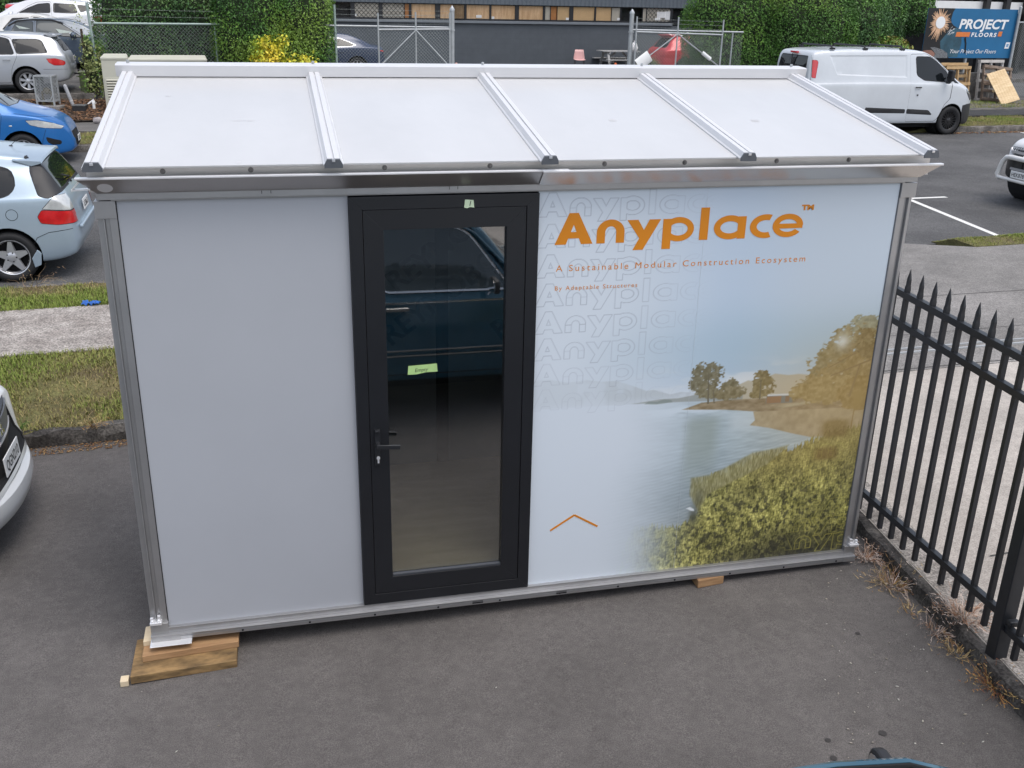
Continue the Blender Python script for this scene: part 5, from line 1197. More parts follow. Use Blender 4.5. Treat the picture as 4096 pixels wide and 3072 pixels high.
mb = MB(); vs = []
for i in range(11):
    y = lerp(-.56, .56, i / 10); k = 1 - (abs(y) / .56) ** 2; vs += [(.55, y, 1.425), (.24 - .04 * k, y, 1.40), (.25 - .04 * k, y, 1.375), (.40, y, 1.36)]
mb.add(vs, [(i * 4 + j, i * 4 + 4 + j, i * 4 + 5 + j, i * 4 + 1 + j) for i in range(10) for j in range(3)] + [(0, 1, 2, 3), (40, 43, 42, 41)]); mb.build('spoiler', WAGON['paint'], root, True, local=True)
plate(root, -.04, 0, .84, 'EAL907', -1, .1)
mb = MB(); mb.tube([(.03, .12, 1.04), (.10, -.1, 1.12), (.17, -.3, 1.20)], .010, 6); mb.build('rear_wiper', BLACKPL, root, local=True)

GREY = spec(HATCH, L=4.0, W=1.7, paint=paint('slate_grey_paint', (0.075, 0.10, 0.135), .3), glass=CARGLASS2, spokes=6, split=True, sw=.03, r=.30, rim=.20,
    top=[(a, b * .965) for a, b in HATCH['top']], belt=[(0, .58), (.08, .90), (.4, .98), (1.5, .98), (2.8, .94), (3.3, .90), (3.75, .78), (4.0, .44)],
    windows=[[(.45, 1.02), (1.08, 1.0), (1.10, 1.36), (.62, 1.34)], [(1.16, 1.0), (2.42, .93), (2.05, 1.19), (1.85, 1.31), (1.6, 1.39), (1.18, 1.385)]], doors=[[(1.13, .28), (2.35, .28), (2.5, .6), (2.52, .92), (2.1, 1.21), (1.85, 1.36), (1.13, 1.43)]],
    mirror=(2.18, .82, .98, 1.1), handles=[(1.3, .86)], seams=[[(2.5, .3), (2.6, .6), (2.62, .9)]], xf=3.12, lights=[([(3.3, .86), (3.7, .80), (3.9, .68), (3.5, .72)], CLEARLENS, 'headlight')])
root, parts, body, surf = vehicle('parked_hatchback', 'slate grey hatchback with sunshades parked behind the silver station wagon', 'car', GREY, (-7.0, 29.3, 0.76), 0.05)
SHADE = pm('silver_sunshade', (0.60, 0.66, 0.60), .4, .2, .1, 20)
for xa, xb, za, zb in ((.62, 1.0, 1.14, 1.20), (1.70, 2.15, 1.03, 1.12)):
    a, _ = surf(xa, (za + zb) / 2, -1); b, _ = surf(xb, (za + zb) / 2, -1)
    if a is not None and b is not None:
        mb = MB(); mb.add([(a.x, a.y - .006, zb + .05), (b.x, b.y - .004, zb - .04), (b.x, b.y - .012, za - .06), (a.x + .1, a.y - .014, za)], [(0, 1, 2, 3), (3, 2, 1, 0)]); mb.build('sunshade', SHADE, root, local=True)
mb = MB()
for (a, b), (c_, d) in zip([(.42, 1.22), (.66, 1.36), (1.08, 1.40), (1.6, 1.40), (1.9, 1.31)][:-1], [(.66, 1.36), (1.08, 1.40), (1.6, 1.40), (1.9, 1.31), (1.9, 1.3)][:-1]):
    p, _ = surf(a, b, -1); q, _ = surf(c_, d, -1)
    if p is not None and q is not None: mb.beam(p + Vector((0, -.012, 0)), q + Vector((0, -.012, 0)), .012, .05)
mb.build('rain_visor', BLACKPL, root, local=True)

WH = spec(MIT, paint=paint('pearl_white_paint', (0.56, 0.56, 0.54)), front=[], seams=[], lights=[([(3.95, .86), (4.42, .80), (4.46, .70), (4.25, .68), (4.0, .78)], CLEARLENS, 'headlight')])
root, parts, body, surf = vehicle('parked_sedan', 'pearl white car showing its long roof just behind the slate grey hatchback', 'car', WH, (-8.4, 31.1, 0.82), 0.05)
SUV = spec(HATCH, L=4.55, W=1.82, paint=paint('cool_white_paint', (0.62, 0.63, 0.65)), r=.35, rim=.23, xr=.95, xf=3.65, ra=.41, spokes=5, sw=.07,
    top=[(0, .85), (.03, 1.0), (.10, 1.15), (.2, 1.25), (.5, 1.52), (.7, 1.60), (1.5, 1.66), (2.2, 1.65), (2.7, 1.53), (3.4, 1.16), (3.8, 1.10), (4.3, .98), (4.5, .8), (4.55, .6)], belt=[(0, .75), (.1, 1.08), (.5, 1.20), (1.5, 1.12), (3.2, 1.05), (3.9, 1.0), (4.3, .86), (4.55, .55)],
    ws=[(0, .70), (.05, .78), (.2, .85), (.6, .90), (1.2, .91), (3.5, .91), (3.9, .88), (4.25, .78), (4.45, .65), (4.55, .5)], wt=[(0, .62), (.1, .66), (.5, .62), (.8, .60), (1.5, .62), (2.3, .62), (2.8, .67), (3.4, .76), (4.0, .7), (4.4, .54), (4.55, .42)], bot=[(0, .5), (.08, .38), (.5, .28), (1, .25), (3.7, .24), (4.2, .26), (4.45, .3), (4.55, .38)],
    windows=[[(.47, 1.39), (.62, 1.47), (.93, 1.49), (.83, 1.27), (.75, 1.27)], [(.99, 1.505), (1.64, 1.535), (1.66, 1.24), (1.1, 1.22), (.9, 1.24)], [(1.74, 1.535), (2.1, 1.50), (2.4, 1.38), (2.7, 1.22), (1.74, 1.235)]], screen=(2.75, 3.35, .56, .72), screen_z=1.1, rear_glass=(.6, 1.2, .52, 1.5), mirror=(2.9, .88, 1.15, 1.1), handles=[(1.2, 1.05)], doors=[[(1.70, .35), (2.8, .35), (2.9, 1.1), (2.4, 1.44), (2.1, 1.56), (1.70, 1.58)]],
    lights=[([(-.05, .98), (.25, 1.16), (.5, 1.12), (.3, .98), (.0, .9)], REDLENS, 'tail_light')])
root, parts, body, surf = vehicle('parked_suv', 'white SUV with dark tapering rear quarter window by the left fence post', 'SUV', SUV, (-4.35, 33.4, 1.05), math.pi + 0.05)
mb = MB()
for s in (1, -1): mb.tube([(.75, s * .58, 1.62), (.85, s * .58, 1.68), (2.1, s * .6, 1.70), (2.2, s * .6, 1.66)], .018, 6)
mb.build('roof_rail', ALUL, root, local=True)
FARC = spec(WAGON, paint=paint('light_silver_paint', (0.58, 0.58, 0.6), .2), top=[(0, .70), (.03, .85), (.08, 1.0), (.45, 1.06), (.8, 1.1), (1.4, 1.38), (1.9, 1.43), (2.4, 1.42), (2.8, 1.32), (3.5, 1.0), (3.9, .93), (4.3, .80), (4.45, .66), (4.5, .5)], windows=[[(1.3, 1.0), (1.92, .96), (1.92, 1.34), (1.55, 1.3)]], doors=[], seams=[], lights=[([(-.05, .88), (.1, 1.0), (.42, 1.0), (.40, .90), (.2, .84)], REDLENS, 'tail_light')], rear_glass=(.58, 1.08, .5, 1.34), rear_x=1.45)
root, parts, body, surf = vehicle('parked_sedan', 'light silver sedan with red tail light at the top left corner', 'car', FARC, (-8.45, 37.6, 1.46), math.pi * 0.06)
root.rotation_euler = (0, 0, 0.06); 
WM[root.name] = Matrix.Translation(root.location) @ Matrix.Rotation(0.06, 4, 'Z')

NAVY = spec(MIT, L=4.7, paint=paint('navy_paint', (0.018, 0.032, 0.075), .3), seal=CHROME, front=[], spokes=9, sw=.035, r=.33, rim=.23, xr=1.0, ra=.375, seams=[], wr=.02,
    top=[(0, .72), (.04, .90), (.12, 1.03), (.45, 1.08), (.75, 1.22), (1.35, 1.42), (1.9, 1.46), (2.3, 1.45), (2.8, 1.33), (3.5, 1.02), (3.9, .95), (4.3, .86), (4.6, .74), (4.68, .6), (4.7, .45)], ws=[(0, .70), (.06, .78), (.3, .85), (.8, .88), (3.6, .88), (4.0, .85), (4.35, .76), (4.6, .6), (4.7, .45)], belt=[(0, .62), (.1, .94), (.9, .99), (1.5, .97), (3.3, .92), (3.9, .88), (4.4, .75), (4.7, .4)], wt=[(0, .62), (.5, .64), (.8, .62), (1.5, .57), (2.3, .58), (2.8, .62), (3.5, .72), (4.1, .68), (4.5, .54), (4.7, .38)], bot=[(0, .42), (.08, .3), (.6, .22), (4, .19), (4.5, .22), (4.7, .3)],
    windows=[[(1.0, 1.06), (1.25, 1.17), (1.55, 1.28), (1.75, 1.31), (1.78, .99), (1.2, 1.01)], [(1.86, .985), (1.86, 1.34), (2.3, 1.38), (2.5, 1.34), (3.05, 1.0), (2.5, .98)]], lights=[([(-.05, .90), (.27, .90), (.1, .84), (-.05, .80)], REDLENS, 'tail_light')], handles=[(1.55, .84)], rear_glass=(.58, 1.1, .5, 1.38), doors=[])
vehicle('parked_sedan', 'navy blue sedan behind the chain link fence beside the big hedge', 'car', NAVY, (4.75, 32.9, 0.34), math.pi + 0.06)
REDC = spec(SUV, L=4.4, paint=paint('red_paint', (0.62, 0.015, 0.028), .1), top=[(0, .80), (.03, .93), (.10, 1.05), (.2, 1.12), (.42, 1.38), (.55, 1.47), (.8, 1.52), (1.5, 1.56), (2.2, 1.55), (2.7, 1.45), (3.3, 1.12), (3.7, 1.06), (4.1, .96), (4.35, .8), (4.4, .6)], ws=[(0, .70), (.05, .78), (.2, .84), (.6, .87), (1.2, .88), (3.4, .88), (3.8, .85), (4.1, .76), (4.3, .65), (4.4, .5)], belt=[(0, .72), (.1, .98), (.5, 1.02), (1.5, 1.0), (3.2, 1.0), (3.7, .97), (4.1, .86), (4.4, .55)], wt=[(0, .62), (.1, .66), (.5, .58), (.8, .57), (1.5, .58), (2.3, .6), (2.8, .65), (3.3, .73), (3.9, .68), (4.3, .54), (4.4, .42)], bot=[(0, .5), (.08, .38), (.5, .28), (1, .25), (3.5, .24), (4.0, .26), (4.3, .3), (4.4, .38)],
    windows=[[(.90, 1.10), (.99, 1.27), (1.15, 1.35), (1.5, 1.37), (1.5, 1.02), (.97, 1.03)], [(1.56, 1.02), (1.56, 1.40), (2.1, 1.40), (2.3, 1.34), (2.8, 1.06)]], lights=[([(-.05, .80), (.1, .84), (.40, .90), (.66, .87), (.5, .75), (.2, .73)], REDLENS, 'tail_light')], xr=.85, xf=3.5, doors=[[(1.53, .35), (2.75, .35), (2.85, 1.0), (2.3, 1.4), (1.53, 1.45)]], screen=(2.75, 3.25, .54, .68), rear_glass=(.58, 1.08, .5, 1.42), W=1.76)
root, parts, body, surf = vehicle('parked_suv', 'red SUV parked behind the right gate leaf', 'SUV', REDC, (14.95, 32.4, 0.34), 0.06)
mb = MB(); vs = []
for i in range(11):
    y = lerp(-.56, .56, i / 10); vs += [(.75, y, 1.535), (.34, y, 1.52), (.35, y, 1.49), (.5, y, 1.42)]
mb.add(vs, [(i * 4 + j, i * 4 + 4 + j, i * 4 + 5 + j, i * 4 + 1 + j) for i in range(10) for j in range(3)] + [(0, 1, 2, 3), (40, 43, 42, 41)]); mb.build('spoiler', REDC['paint'], root, True, local=True)
mb = MB()
for s in (1, -1): mb.tube([(.75, s * .55, 1.50), (.9, s * .55, 1.57), (2.1, s * .56, 1.60), (2.2, s * .56, 1.56)], .018, 6)
mb.build('roof_rail', ALUL, root, local=True)

# white van
VW = paint('van_white_paint', (0.56, 0.59, 0.62))
VAN = spec(HATCH, L=5.12, W=1.99, paint=VW, crown=.045, r=.345, rim=.235, tw=.215, xr=1.22, xf=4.2, ra=.40, rimmat=RIMB, spokes=9, split=True, sw=.028, handle_mat=BLACKPL, mirror_mat=BLACKPL,
    top=[(0, 1.62), (.02, 1.76), (.06, 1.88), (.14, 1.945), (.5, 1.985), (1.5, 2.01), (2.8, 2.01), (3.25, 1.97), (3.6, 1.84), (4.28, 1.36), (4.45, 1.27), (4.78, 1.14), (4.98, 1.0), (5.07, .80), (5.11, .66), (5.12, .55)], belt=[(0, 1.0), (.1, 1.22), (2, 1.24), (3.8, 1.22), (4.3, 1.18), (4.7, 1.04), (5.0, .82), (5.12, .42)],
    ws=[(0, .88), (.05, .92), (.15, .955), (.5, .99), (1.2, .995), (3.9, .995), (4.3, .98), (4.65, .90), (4.9, .76), (5.05, .62), (5.12, .5)], wt=[(0, .76), (.1, .79), (.4, .80), (3.0, .80), (3.6, .80), (4.2, .86), (4.5, .82), (4.8, .7), (5.0, .56), (5.12, .4)], bot=[(0, .45), (.06, .38), (.4, .32), (1, .28), (4.3, .26), (4.8, .22), (5.05, .26), (5.12, .34)],
    windows=[[(3.0, 1.85), (3.44, 1.845), (3.66, 1.74), (3.97, 1.50), (4.12, 1.25), (3.28, 1.30), (3.05, 1.42)], [(4.16, 1.245), (4.15, 1.37), (4.37, 1.215)]], wr=.06,
    doors=[[(2.83, 1.90), (3.32, 1.915), (3.74, 1.73), (4.06, 1.44), (4.13, 1.22), (4.10, .86), (3.96, .74), (3.82, .42), (3.74, .33), (2.85, .33), (2.87, 1.22)]],
    panels=[([(.52, 1.86), (2.74, 1.88), (2.76, 1.36), (.74, 1.42)], VW, 'side_panel', VW), ([(1.62, .68), (2.80, .63), (2.80, .53), (1.62, .55)], BLACKPL, 'rub_strip'), ([(2.84, .63), (3.5, .595), (3.62, .49), (2.84, .53)], BLACKPL, 'rub_strip')],
    lights=[([(.06, 1.76), (.19, 1.75), (.22, 1.70), (.16, 1.34), (.06, 1.36)], REDLENS, 'tail_light'), ([(4.62, 1.10), (4.92, 1.0), (4.98, .86), (4.90, .80), (4.78, .88), (4.66, 1.0)], DARKLENS, 'headlight')],
    skirt=[(4.545, .2), (4.56, .70), (4.72, .73), (5.3, .74), (5.3, .1), (4.7, .1)], screen=(3.62, 4.32, .66, .80), screen_z=1.3, rear_glass=(.70, 1.36, .64, 1.84), rear_x=.3, bul_r=.03, bul_f=.06, handles=[(3.1, 1.14)], seams=[[(4.10, .86), (4.12, 1.2)], [(.06, 1.9), (.05, 1.4), (.04, .7)], [(.35, .36), (1.6, .36)]], mirror=(3.92, .99, 1.42, .01))
root, parts, body, surf = vehicle('parked_van', 'white panel van with black wheels and roof bars parked across the road', 'van', VAN, (14.05, 20.12, -0.15), 0.035)
root.scale = (1.025, 1.025, 1.075)
for s in (1, -1):
    mb = MB(); mb.obox((3.93, s * 1.10, 1.42), (.05, 0, 0), (0, .10, 0), (0, 0, .13)); mb.obox((3.90, s * 1.06, 1.26), (.045, 0, 0), (0, .07, 0), (0, 0, .03)); o = mb.build('wing_mirror', BLACKPL, root, local=True, bevel=.03)
    mb = MB(); mb.lathe([(.022, 0), (.022, .01)], surf(3.1, .96, s)[0], (0, s, 0), 12); mb.build('door_lock', BLACKPL, root, local=True)
for x in (.62, 1.55, 2.62):
    mb = MB(); mb.tube([(x, -.74, 2.02), (x, -.66, 2.065), (x, .66, 2.065), (x, .74, 2.02)], .022, 8); mb.box(x - .06, x + .06, -.78, -.70, 1.985, 2.03); mb.box(x - .06, x + .06, .70, .78, 1.985, 2.03); mb.build('roof_bar', BLACKPL, root, local=True, bevel=.004)
mb = MB(); mb.obox((.02, 0, 1.90), (.03, 0, 0), (0, .16, 0), (0, 0, .022)); mb.build('brake_light', REDLENS, root, local=True, bevel=.008)
mb = MB(); mb.tube([(-.01, .15, 1.36), (-.02, -.15, 1.6)], .012, 6); mb.box(-.045, -.03, -.012, .012, .8, 1.86); mb.build('rear_wiper', BLACKPL, root, local=True)

# utility vehicle with a pale nudge bar at the right edge, facing left
BLKP = paint('black_paint', (0.015, 0.016, 0.018)); BW = paint('bonnet_white_paint', (0.70, 0.70, 0.70))
HIL = spec(SUV, L=4.9, W=1.84, paint=BW, r=.385, rim=.215, tw=.27, tread=1, xr=1.1, xf=4.12, ra=.45, top=[(0, .9), (.03, 1.05), (.1, 1.2), (.3, 1.4), (.7, 1.72), (1.5, 1.80), (2.3, 1.79), (2.8, 1.68), (3.5, 1.28), (3.9, 1.22), (4.5, 1.13), (4.72, 1.09), (4.84, 1.05), (4.885, 1.0), (4.9, .90)], belt=[(0, .8), (.1, 1.1), (1.5, 1.16), (3.3, 1.14), (4.0, 1.08), (4.5, 1.02), (4.75, .95), (4.9, .84)],
    ws=[(0, .72), (.05, .8), (.3, .9), (1, .92), (3.8, .92), (4.2, .91), (4.5, .85), (4.7, .74), (4.82, .64), (4.9, .55)], wt=[(0, .62), (.5, .64), (1.5, .63), (2.4, .64), (2.9, .68), (3.5, .78), (4.2, .74), (4.6, .64), (4.8, .54), (4.9, .45)], bot=[(0, .55), (.1, .45), (.6, .36), (4.1, .36), (4.5, .40), (4.75, .42), (4.9, .45)],
    windows=[[(1.5, 1.2), (2.2, 1.2), (2.2, 1.66), (1.6, 1.64)], [(2.28, 1.2), (3.1, 1.2), (2.6, 1.58), (2.28, 1.66)]], lights=[([(4.40, 1.06), (4.72, 1.0), (4.84, .84), (4.74, .82), (4.5, .96)], CLEARLENS, 'headlight')], panels=[([(4.1, .92), (4.5, .94), (4.74, .80), (4.95, .8), (4.95, .4), (4.5, .4), (4.55, .7), (4.4, .86)], BLKP, 'fender_trim')], front=[(.52, .36, .50, .93, BLKP, 'grille')], skirt=None, screen=(2.9, 3.45, .58, .74), screen_z=1.25, doors=[], handles=[(2.4, 1.0)], mirror=(3.05, .9, 1.3, 1.1), rear_glass=(.6, 1.3, .52, 1.64))
root, parts, body, surf = vehicle('parked_utility_vehicle', 'white and black utility vehicle with pale nudge bar at the right edge', 'utility vehicle', HIL, (18.12, 10.0, -0.15), math.pi)
PW = pm('powder_white', (0.72, 0.71, 0.69), .35)
mb = MB(); mb.tube([(5.02, -.55, .44), (5.04, -.57, .50), (5.03, -.50, .72), (5.03, -.42, .80), (5.04, -.33, .815), (5.05, .33, .815), (5.03, .42, .80), (5.03, .50, .72), (5.04, .57, .50), (5.02, .55, .44)], .042, 10); o = mb.build('nudge_bar', PW, root, True, local=True)
mb = MB(); mb.tube([(5.02, -.56, .46), (5.07, -.5, .45), (5.07, .5, .45), (5.02, .56, .46)], .030, 10); mb.build('lower_bar', PW, o, True, local=True)
mb = MB(); mb.beam((4.95, -.5, .42), (5.02, -.56, .43), .08, .05); mb.beam((4.95, .5, .42), (5.02, .56, .43), .08, .05); mb.build('bar_bracket', GREYPL, o, local=True)
mb = MB(); mb.obox((4.965, 0, .90), (.012, 0, 0), (0, .40, 0), (0, 0, .02)); mb.obox((4.965, 0, .62), (.012, 0, 0), (0, .36, 0), (0, 0, .018)); mb.tube([(4.935, -.46, .95), (4.955, -.40, .86), (4.96, -.30, .80), (4.965, .30, .80), (4.955, .40, .86), (4.935, .46, .95)], .018, 6); mb.build('grille_surround', pm('satin_silver', (0.5, 0.5, 0.52), .3, .5), root, True, local=True)
mb = MB()
for i in range(-8, 9):
    for j in range(5):
        y = i * .052 + (j % 2) * .026; z = .80 + j * .042
        if abs(y) < .40: mb.lathe([(.028, 0), (.028, .008), (.021, .008), (.021, 0)], (4.952, y, z), (1, 0, 0), 6, 0, False)
mb.build('grille_mesh', GREYPL, root, local=True)
mb = MB(); mb.tube([(4.985, .075 * math.cos(6.283 * k / 24), .86 + .052 * math.sin(6.283 * k / 24)) for k in range(24)], .009, 6, closed=True); mb.tube([(4.985, .03 * math.cos(6.283 * k / 20), .86 + .05 * math.sin(6.283 * k / 20)) for k in range(20)], .007, 6, closed=True); mb.tube([(4.985, .055 * math.cos(6.283 * k / 20), .885 + .02 * math.sin(6.283 * k / 20)) for k in range(20)], .007, 6, closed=True); mb.build('emblem', CHROME, root, True, local=True)
plate(root, 5.09, -.0, .555, 'HEK878', 1)

# old blue utility standing under the camera; seen at the bottom edge and mirrored in the door
TEAL = paint('teal_blue_paint', (0.02, 0.085, 0.13), .1, .14)
UTE = spec(HATCH, L=4.55, W=1.66, paint=TEAL, r=.30, rim=.19, xr=.95, xf=3.55, ra=.36, spokes=8, sw=.05, crown=.05, seal=CHROME, glass=pm('pale_car_glass', (0.05, 0.07, 0.08), 0.03, 0, 0.05, 2, spec=1.0), bul_f=.02, bul_r=.02,
    top=[(0, .80), (.04, .88), (.3, .92), (.75, .95), (1.25, 1.42), (1.4, 1.50), (1.9, 1.535), (2.5, 1.525), (2.72, 1.46), (3.2, .98), (3.5, .94), (4.1, .90), (4.45, .84), (4.55, .74)], belt=[(0, .72), (.3, .86), (1.2, .92), (3.2, .90), (4.1, .85), (4.45, .78), (4.55, .66)], ws=[(0, .76), (.06, .79), (.3, .81), (1, .83), (3.6, .83), (4.2, .81), (4.45, .79), (4.55, .75)], wt=[(0, .66), (.8, .66), (1.3, .60), (1.6, .60), (2.5, .60), (2.8, .63), (3.2, .70), (4.0, .70), (4.4, .66), (4.55, .62)], bot=[(0, .45), (.06, .36), (.4, .28), (4.1, .26), (4.45, .3), (4.55, .42)],
    windows=[[(1.30, .98), (1.82, .97), (1.80, 1.42), (1.50, 1.41)], [(2.02, .97), (3.00, .96), (2.86, 1.15), (2.70, 1.36), (2.60, 1.42), (2.02, 1.425)]], doors=[[(1.95, .34), (3.02, .34), (3.06, .93), (2.8, 1.3), (2.66, 1.45), (1.95, 1.46)]], screen=(2.76, 3.14, .54, .64), screen_z=.99, rear_glass=(.56, 1.0, .5, 1.4), rear_x=1.4, handles=[(2.12, .86)], handle_mat=CHROME, mirror=None)
UTE.pop('mirror')
root, parts, body, surf = vehicle('parked_car', 'old teal blue car whose roof edge shows at the bottom right corner', 'car', UTE, (-0.72, -3.685, -0.148), 0.0)
root.scale = (1.07, 1.07, 1.07)
for s in (1, -1):
    mb = MB(); pts = [(1.3, s * .63, 1.36), (1.5, s * .625, 1.445), (1.9, s * .632, 1.47), (2.4, s * .632, 1.465), (2.58, s * .635, 1.44), (2.72, s * .65, 1.37), (3.1, s * .73, .98)]
    mb.tube(pts, .011, 8); mb.build('drip_rail', TEAL, root, True, local=True)
    mb = MB(); mb.tube([(a, b - s * .016, c_ + .006) for a, b, c_ in pts], .006, 6); mb.build('drip_channel', DARKIN, root, local=True)
    for zz, m_ in ((.90, CHROME), (.50, CHROME), (.54, CHROME)):
        q = [surf(x, zz, s)[0] for x in np.linspace(.1, 4.4, 40)]; q = [p for p in q if p is not None]; mb = MB(); mb.tube([p + Vector((0, s * .004, 0)) for p in q], .007, 5); mb.build('trim_strip', m_, root, local=True)
    mb = MB(); mb.tube([(2.79, s * .80, .93), (2.83, s * .94, 1.01)], .008, 6); o = mb.build('mirror_arm', CHROME, root, local=True)
    mb = MB(); mb.prism(rpoly([(-.08, -.055), (.08, -.055), (.07, .045), (-.05, .06)], .03), (2.83, s * .97, 1.055), (.15, 1, 0), (0, 0, 1), (-.035, .005, 0)); mb.build('wing_mirror', BLACKPL, o, local=True, bevel=.008)
    mb = MB(); mb.prism(rpoly([(-.067, -.045), (.067, -.045), (.058, .034), (-.042, .048)], .025), (2.794, s * .975, 1.055), (.15, 1, 0), (0, 0, 1), (-.003, 0, 0)); mb.build('mirror_glass', MIRROR, o, local=True)

# ------------------------------------------------------------------ black steel fence
FD = Vector((-0.08, -0.9968, 0)); FP = Vector((4.09, -1.09, 0)); FN = Vector((-FD.y, FD.x, 0))
fence = thing('steel_fence', 'black steel picket fence with spear tops right of the cabin', 'fence', (4.09, -1.09, 0))
STEEL = pm('black_powder_coat', (0.016, 0.018, 0.022), .42, 0, .15, 12)
def fpt(d, z, off=0): return FP + FD * d + FN * off + Vector((0, 0, z))
def picket(d, z0, z1):
    mb = MB(); h = .0128; a, b = FD, FN; c = fpt(d, 0)
    def ring_(z, k, kb=None): kb = k if kb is None else kb; return [c + a * i * h * k + b * j * h * kb + Vector((0, 0, z)) for i, j in ((-1, -1), (1, -1), (1, 1), (-1, 1))]
    rs = [ring_(z0, 1), ring_(z1 - .115, 1), ring_(z1 - .095, .9, .75), ring_(z1 - .075, 1.12, .55), ring_(z1 - .06, 1.12, .5), ring_(z1 - .01, .18, .18), ring_(z1, .03, .03)]
    vs = sum(rs, []); fs = [(i * 4 + j, i * 4 + (j + 1) % 4, i * 4 + 4 + (j + 1) % 4, i * 4 + 4 + j) for i in range(len(rs) - 1) for j in range(4)] + [(3, 2, 1, 0), tuple(range(len(vs) - 4, len(vs)))]
    return mb.add(vs, fs).build('picket', STEEL, fence)
for k in range(11): picket(-1.49 + k * .1357, .035 + .005 * k, 1.655 + .001 * k)
for k in range(12): picket(.125 + k * .1357, .06 + .002 * k, 1.62)
for z in (1.50, 1.325, .19):
    zz = .025 if z < 1 else 0
    mb = MB(); mb.beam(fpt(-1.545, z - zz * 1.2), fpt(-.0375, z + zz * 1.6), .036, .038); mb.build('rail', STEEL, fence, bevel=.002)
    mb = MB(); mb.beam(fpt(.0375, z - .03 + zz), fpt(2.21, z - .03), .036, .038); mb.build('rail', STEEL, fence, bevel=.002)
for d in (0, 2.25):
    mb = MB(); mb.beam(fpt(d, -.05), fpt(d, 1.75), .074, .074, up=FD); mb.build('post', STEEL, fence, bevel=.004)
    mb = MB(); mb.beam(fpt(d, 1.7505), fpt(d, 1.765), .08, .08, up=FD); mb.build('post_cap', STEEL, fence, bevel=.003)
mb = MB(); mb.beam(fpt(.05, .235), fpt(.085, .235), .055, .03); mb.build('hinge', STEEL, fence, bevel=.006)

# ------------------------------------------------------------------ plants
LEAFM = attr_mat('leaves', .5, .35)
TWIGM = pm('twig_mass', (0.016, 0.026, 0.010), .95, 0, .5, 5); BARK = pm('bark', (0.07, 0.05, 0.035), .9, 0, .3, 12, .5, 30)
def foliage(name, label, cat, blobs, n, leaf, cols, seed=1, group=None, base=None, core=.84, pw=2.6, trunk=True, ragged=.05, gap=.35):
    r = np.random.default_rng(seed); B = [(np.array(c, float), np.array(rd, float)) for c, rd in blobs]
    wts = np.array([rd[0] * rd[2] + rd[1] * rd[2] + rd[0] * rd[1] for c, rd in B]); wts /= wts.sum()
    P = []; NRM = []
    for (c, rd), w_ in zip(B, wts):
        k = int(n * w_ * 1.25); d = r.normal(0, 1, (k, 3)); d /= (np.abs(d) ** pw).sum(1, keepdims=True) ** (1 / pw)
        q = c + d * rd; nn = np.sign(d) * np.abs(d) ** (pw - 1) / rd; nn /= np.linalg.norm(nn, axis=1, keepdims=True)
        clump = val_noise(q[:, 0] + .6 * q[:, 1] + 40, q[:, 2] * 1.1 + .4 * q[:, 1] + 40, seed, 3, 1 / .55 * .5)
        q = q + nn * ((clump - .5) * .34 + r.normal(0, ragged, k) - .05 * (r.random(k) < gap) * r.random(k) * 3)[:, None]
        keep = np.ones(k, bool)
        for c2, rd2 in B:
            if c2 is c: continue
            keep &= ((np.abs((q - c2) / rd2) ** pw).sum(1) > .62)
        if base is not None: keep &= q[:, 2] > base
        P.append(q[keep]); NRM.append(nn[keep])
    P = np.concatenate(P); NRM = np.concatenate(NRM); k = len(P)
    d = NRM + r.normal(0, .75, (k, 3)); d /= np.linalg.norm(d, axis=1, keepdims=True)
    t = np.cross(d, r.normal(0, 1, (k, 3))); t /= np.linalg.norm(t, axis=1, keepdims=True); t[:, 2] += .2; b = np.cross(d, t)
    L = leaf * r.uniform(.6, 1.35, k)[:, None]; Wd = L * .5
    V = np.stack([P - t * L * .5, P + b * Wd * .5 + d * L * .05, P + t * L * .5, P - b * Wd * .5 + d * L * .05], 1).reshape(-1, 3)
    F = np.arange(k * 4).reshape(-1, 4)
    cc = np.array(cols); pt = val_noise(P[:, 0] * 1.0 + P[:, 1] * .7 + 20, P[:, 2] + 20, seed + 5, 3, .9)
    ci = np.clip(((pt - .5) * 2.6 + .5) * (len(cc) - 1) + r.normal(0, .55, k), 0, len(cc) - 1); i0 = np.floor(ci).astype(int); i1 = np.minimum(i0 + 1, len(cc) - 1); f = (ci - i0)[:, None]
    C = (cc[i0] * (1 - f) + cc[i1] * f) * 1.45 * r.uniform(.6, 1.4, (k, 1)); C = np.repeat(np.concatenate([C, np.ones((k, 1))], 1), 4, 0)
    c0 = B[0][0]; root = thing(name, label, cat, (c0[0], c0[1], base if base is not None else c0[2] - B[0][1][2]), 0, group)
    np_mesh('crown', V, F, LEAFM, root, attr=C)
    if core:
        mb = MB()
        for c, rd in B:
            nu, nv = 20, 14; vs = []
            for i in range(nv + 1):
                for j in range(nu):
                    th = math.pi * i / nv; ph = 6.283 * j / nu; q = np.array([math.sin(th) * math.cos(ph), math.sin(th) * math.sin(ph), math.cos(th)]); q = q / ((np.abs(q) ** pw).sum() ** (1 / pw)); p = c + q * rd * core * random.uniform(.95, 1.03)
                    vs.append((p[0], p[1], max(p[2], base if base is not None else -9)))
            mb.add(vs, [(i * nu + j, (i + 1) * nu + j, (i + 1) * nu + (j + 1) % nu, i * nu + (j + 1) % nu) for i in range(nv) for j in range(nu)])
        mb.build('twig_mass', TWIGM, root)
    if trunk:
        mb = MB(); b0 = base if base is not None else c0[2] - B[0][1][2]
        mb.tube([(c0[0], c0[1], b0 - .05), (c0[0] + .03, c0[1], b0 + .4), (c0[0], c0[1], c0[2])], [.07, .06, .03], 8); mb.build('trunk', BARK, root, True)
    return root
DKG = [(0.018, 0.046, 0.016), (0.032, 0.080, 0.022), (0.055, 0.115, 0.030), (0.085, 0.145, 0.040)]
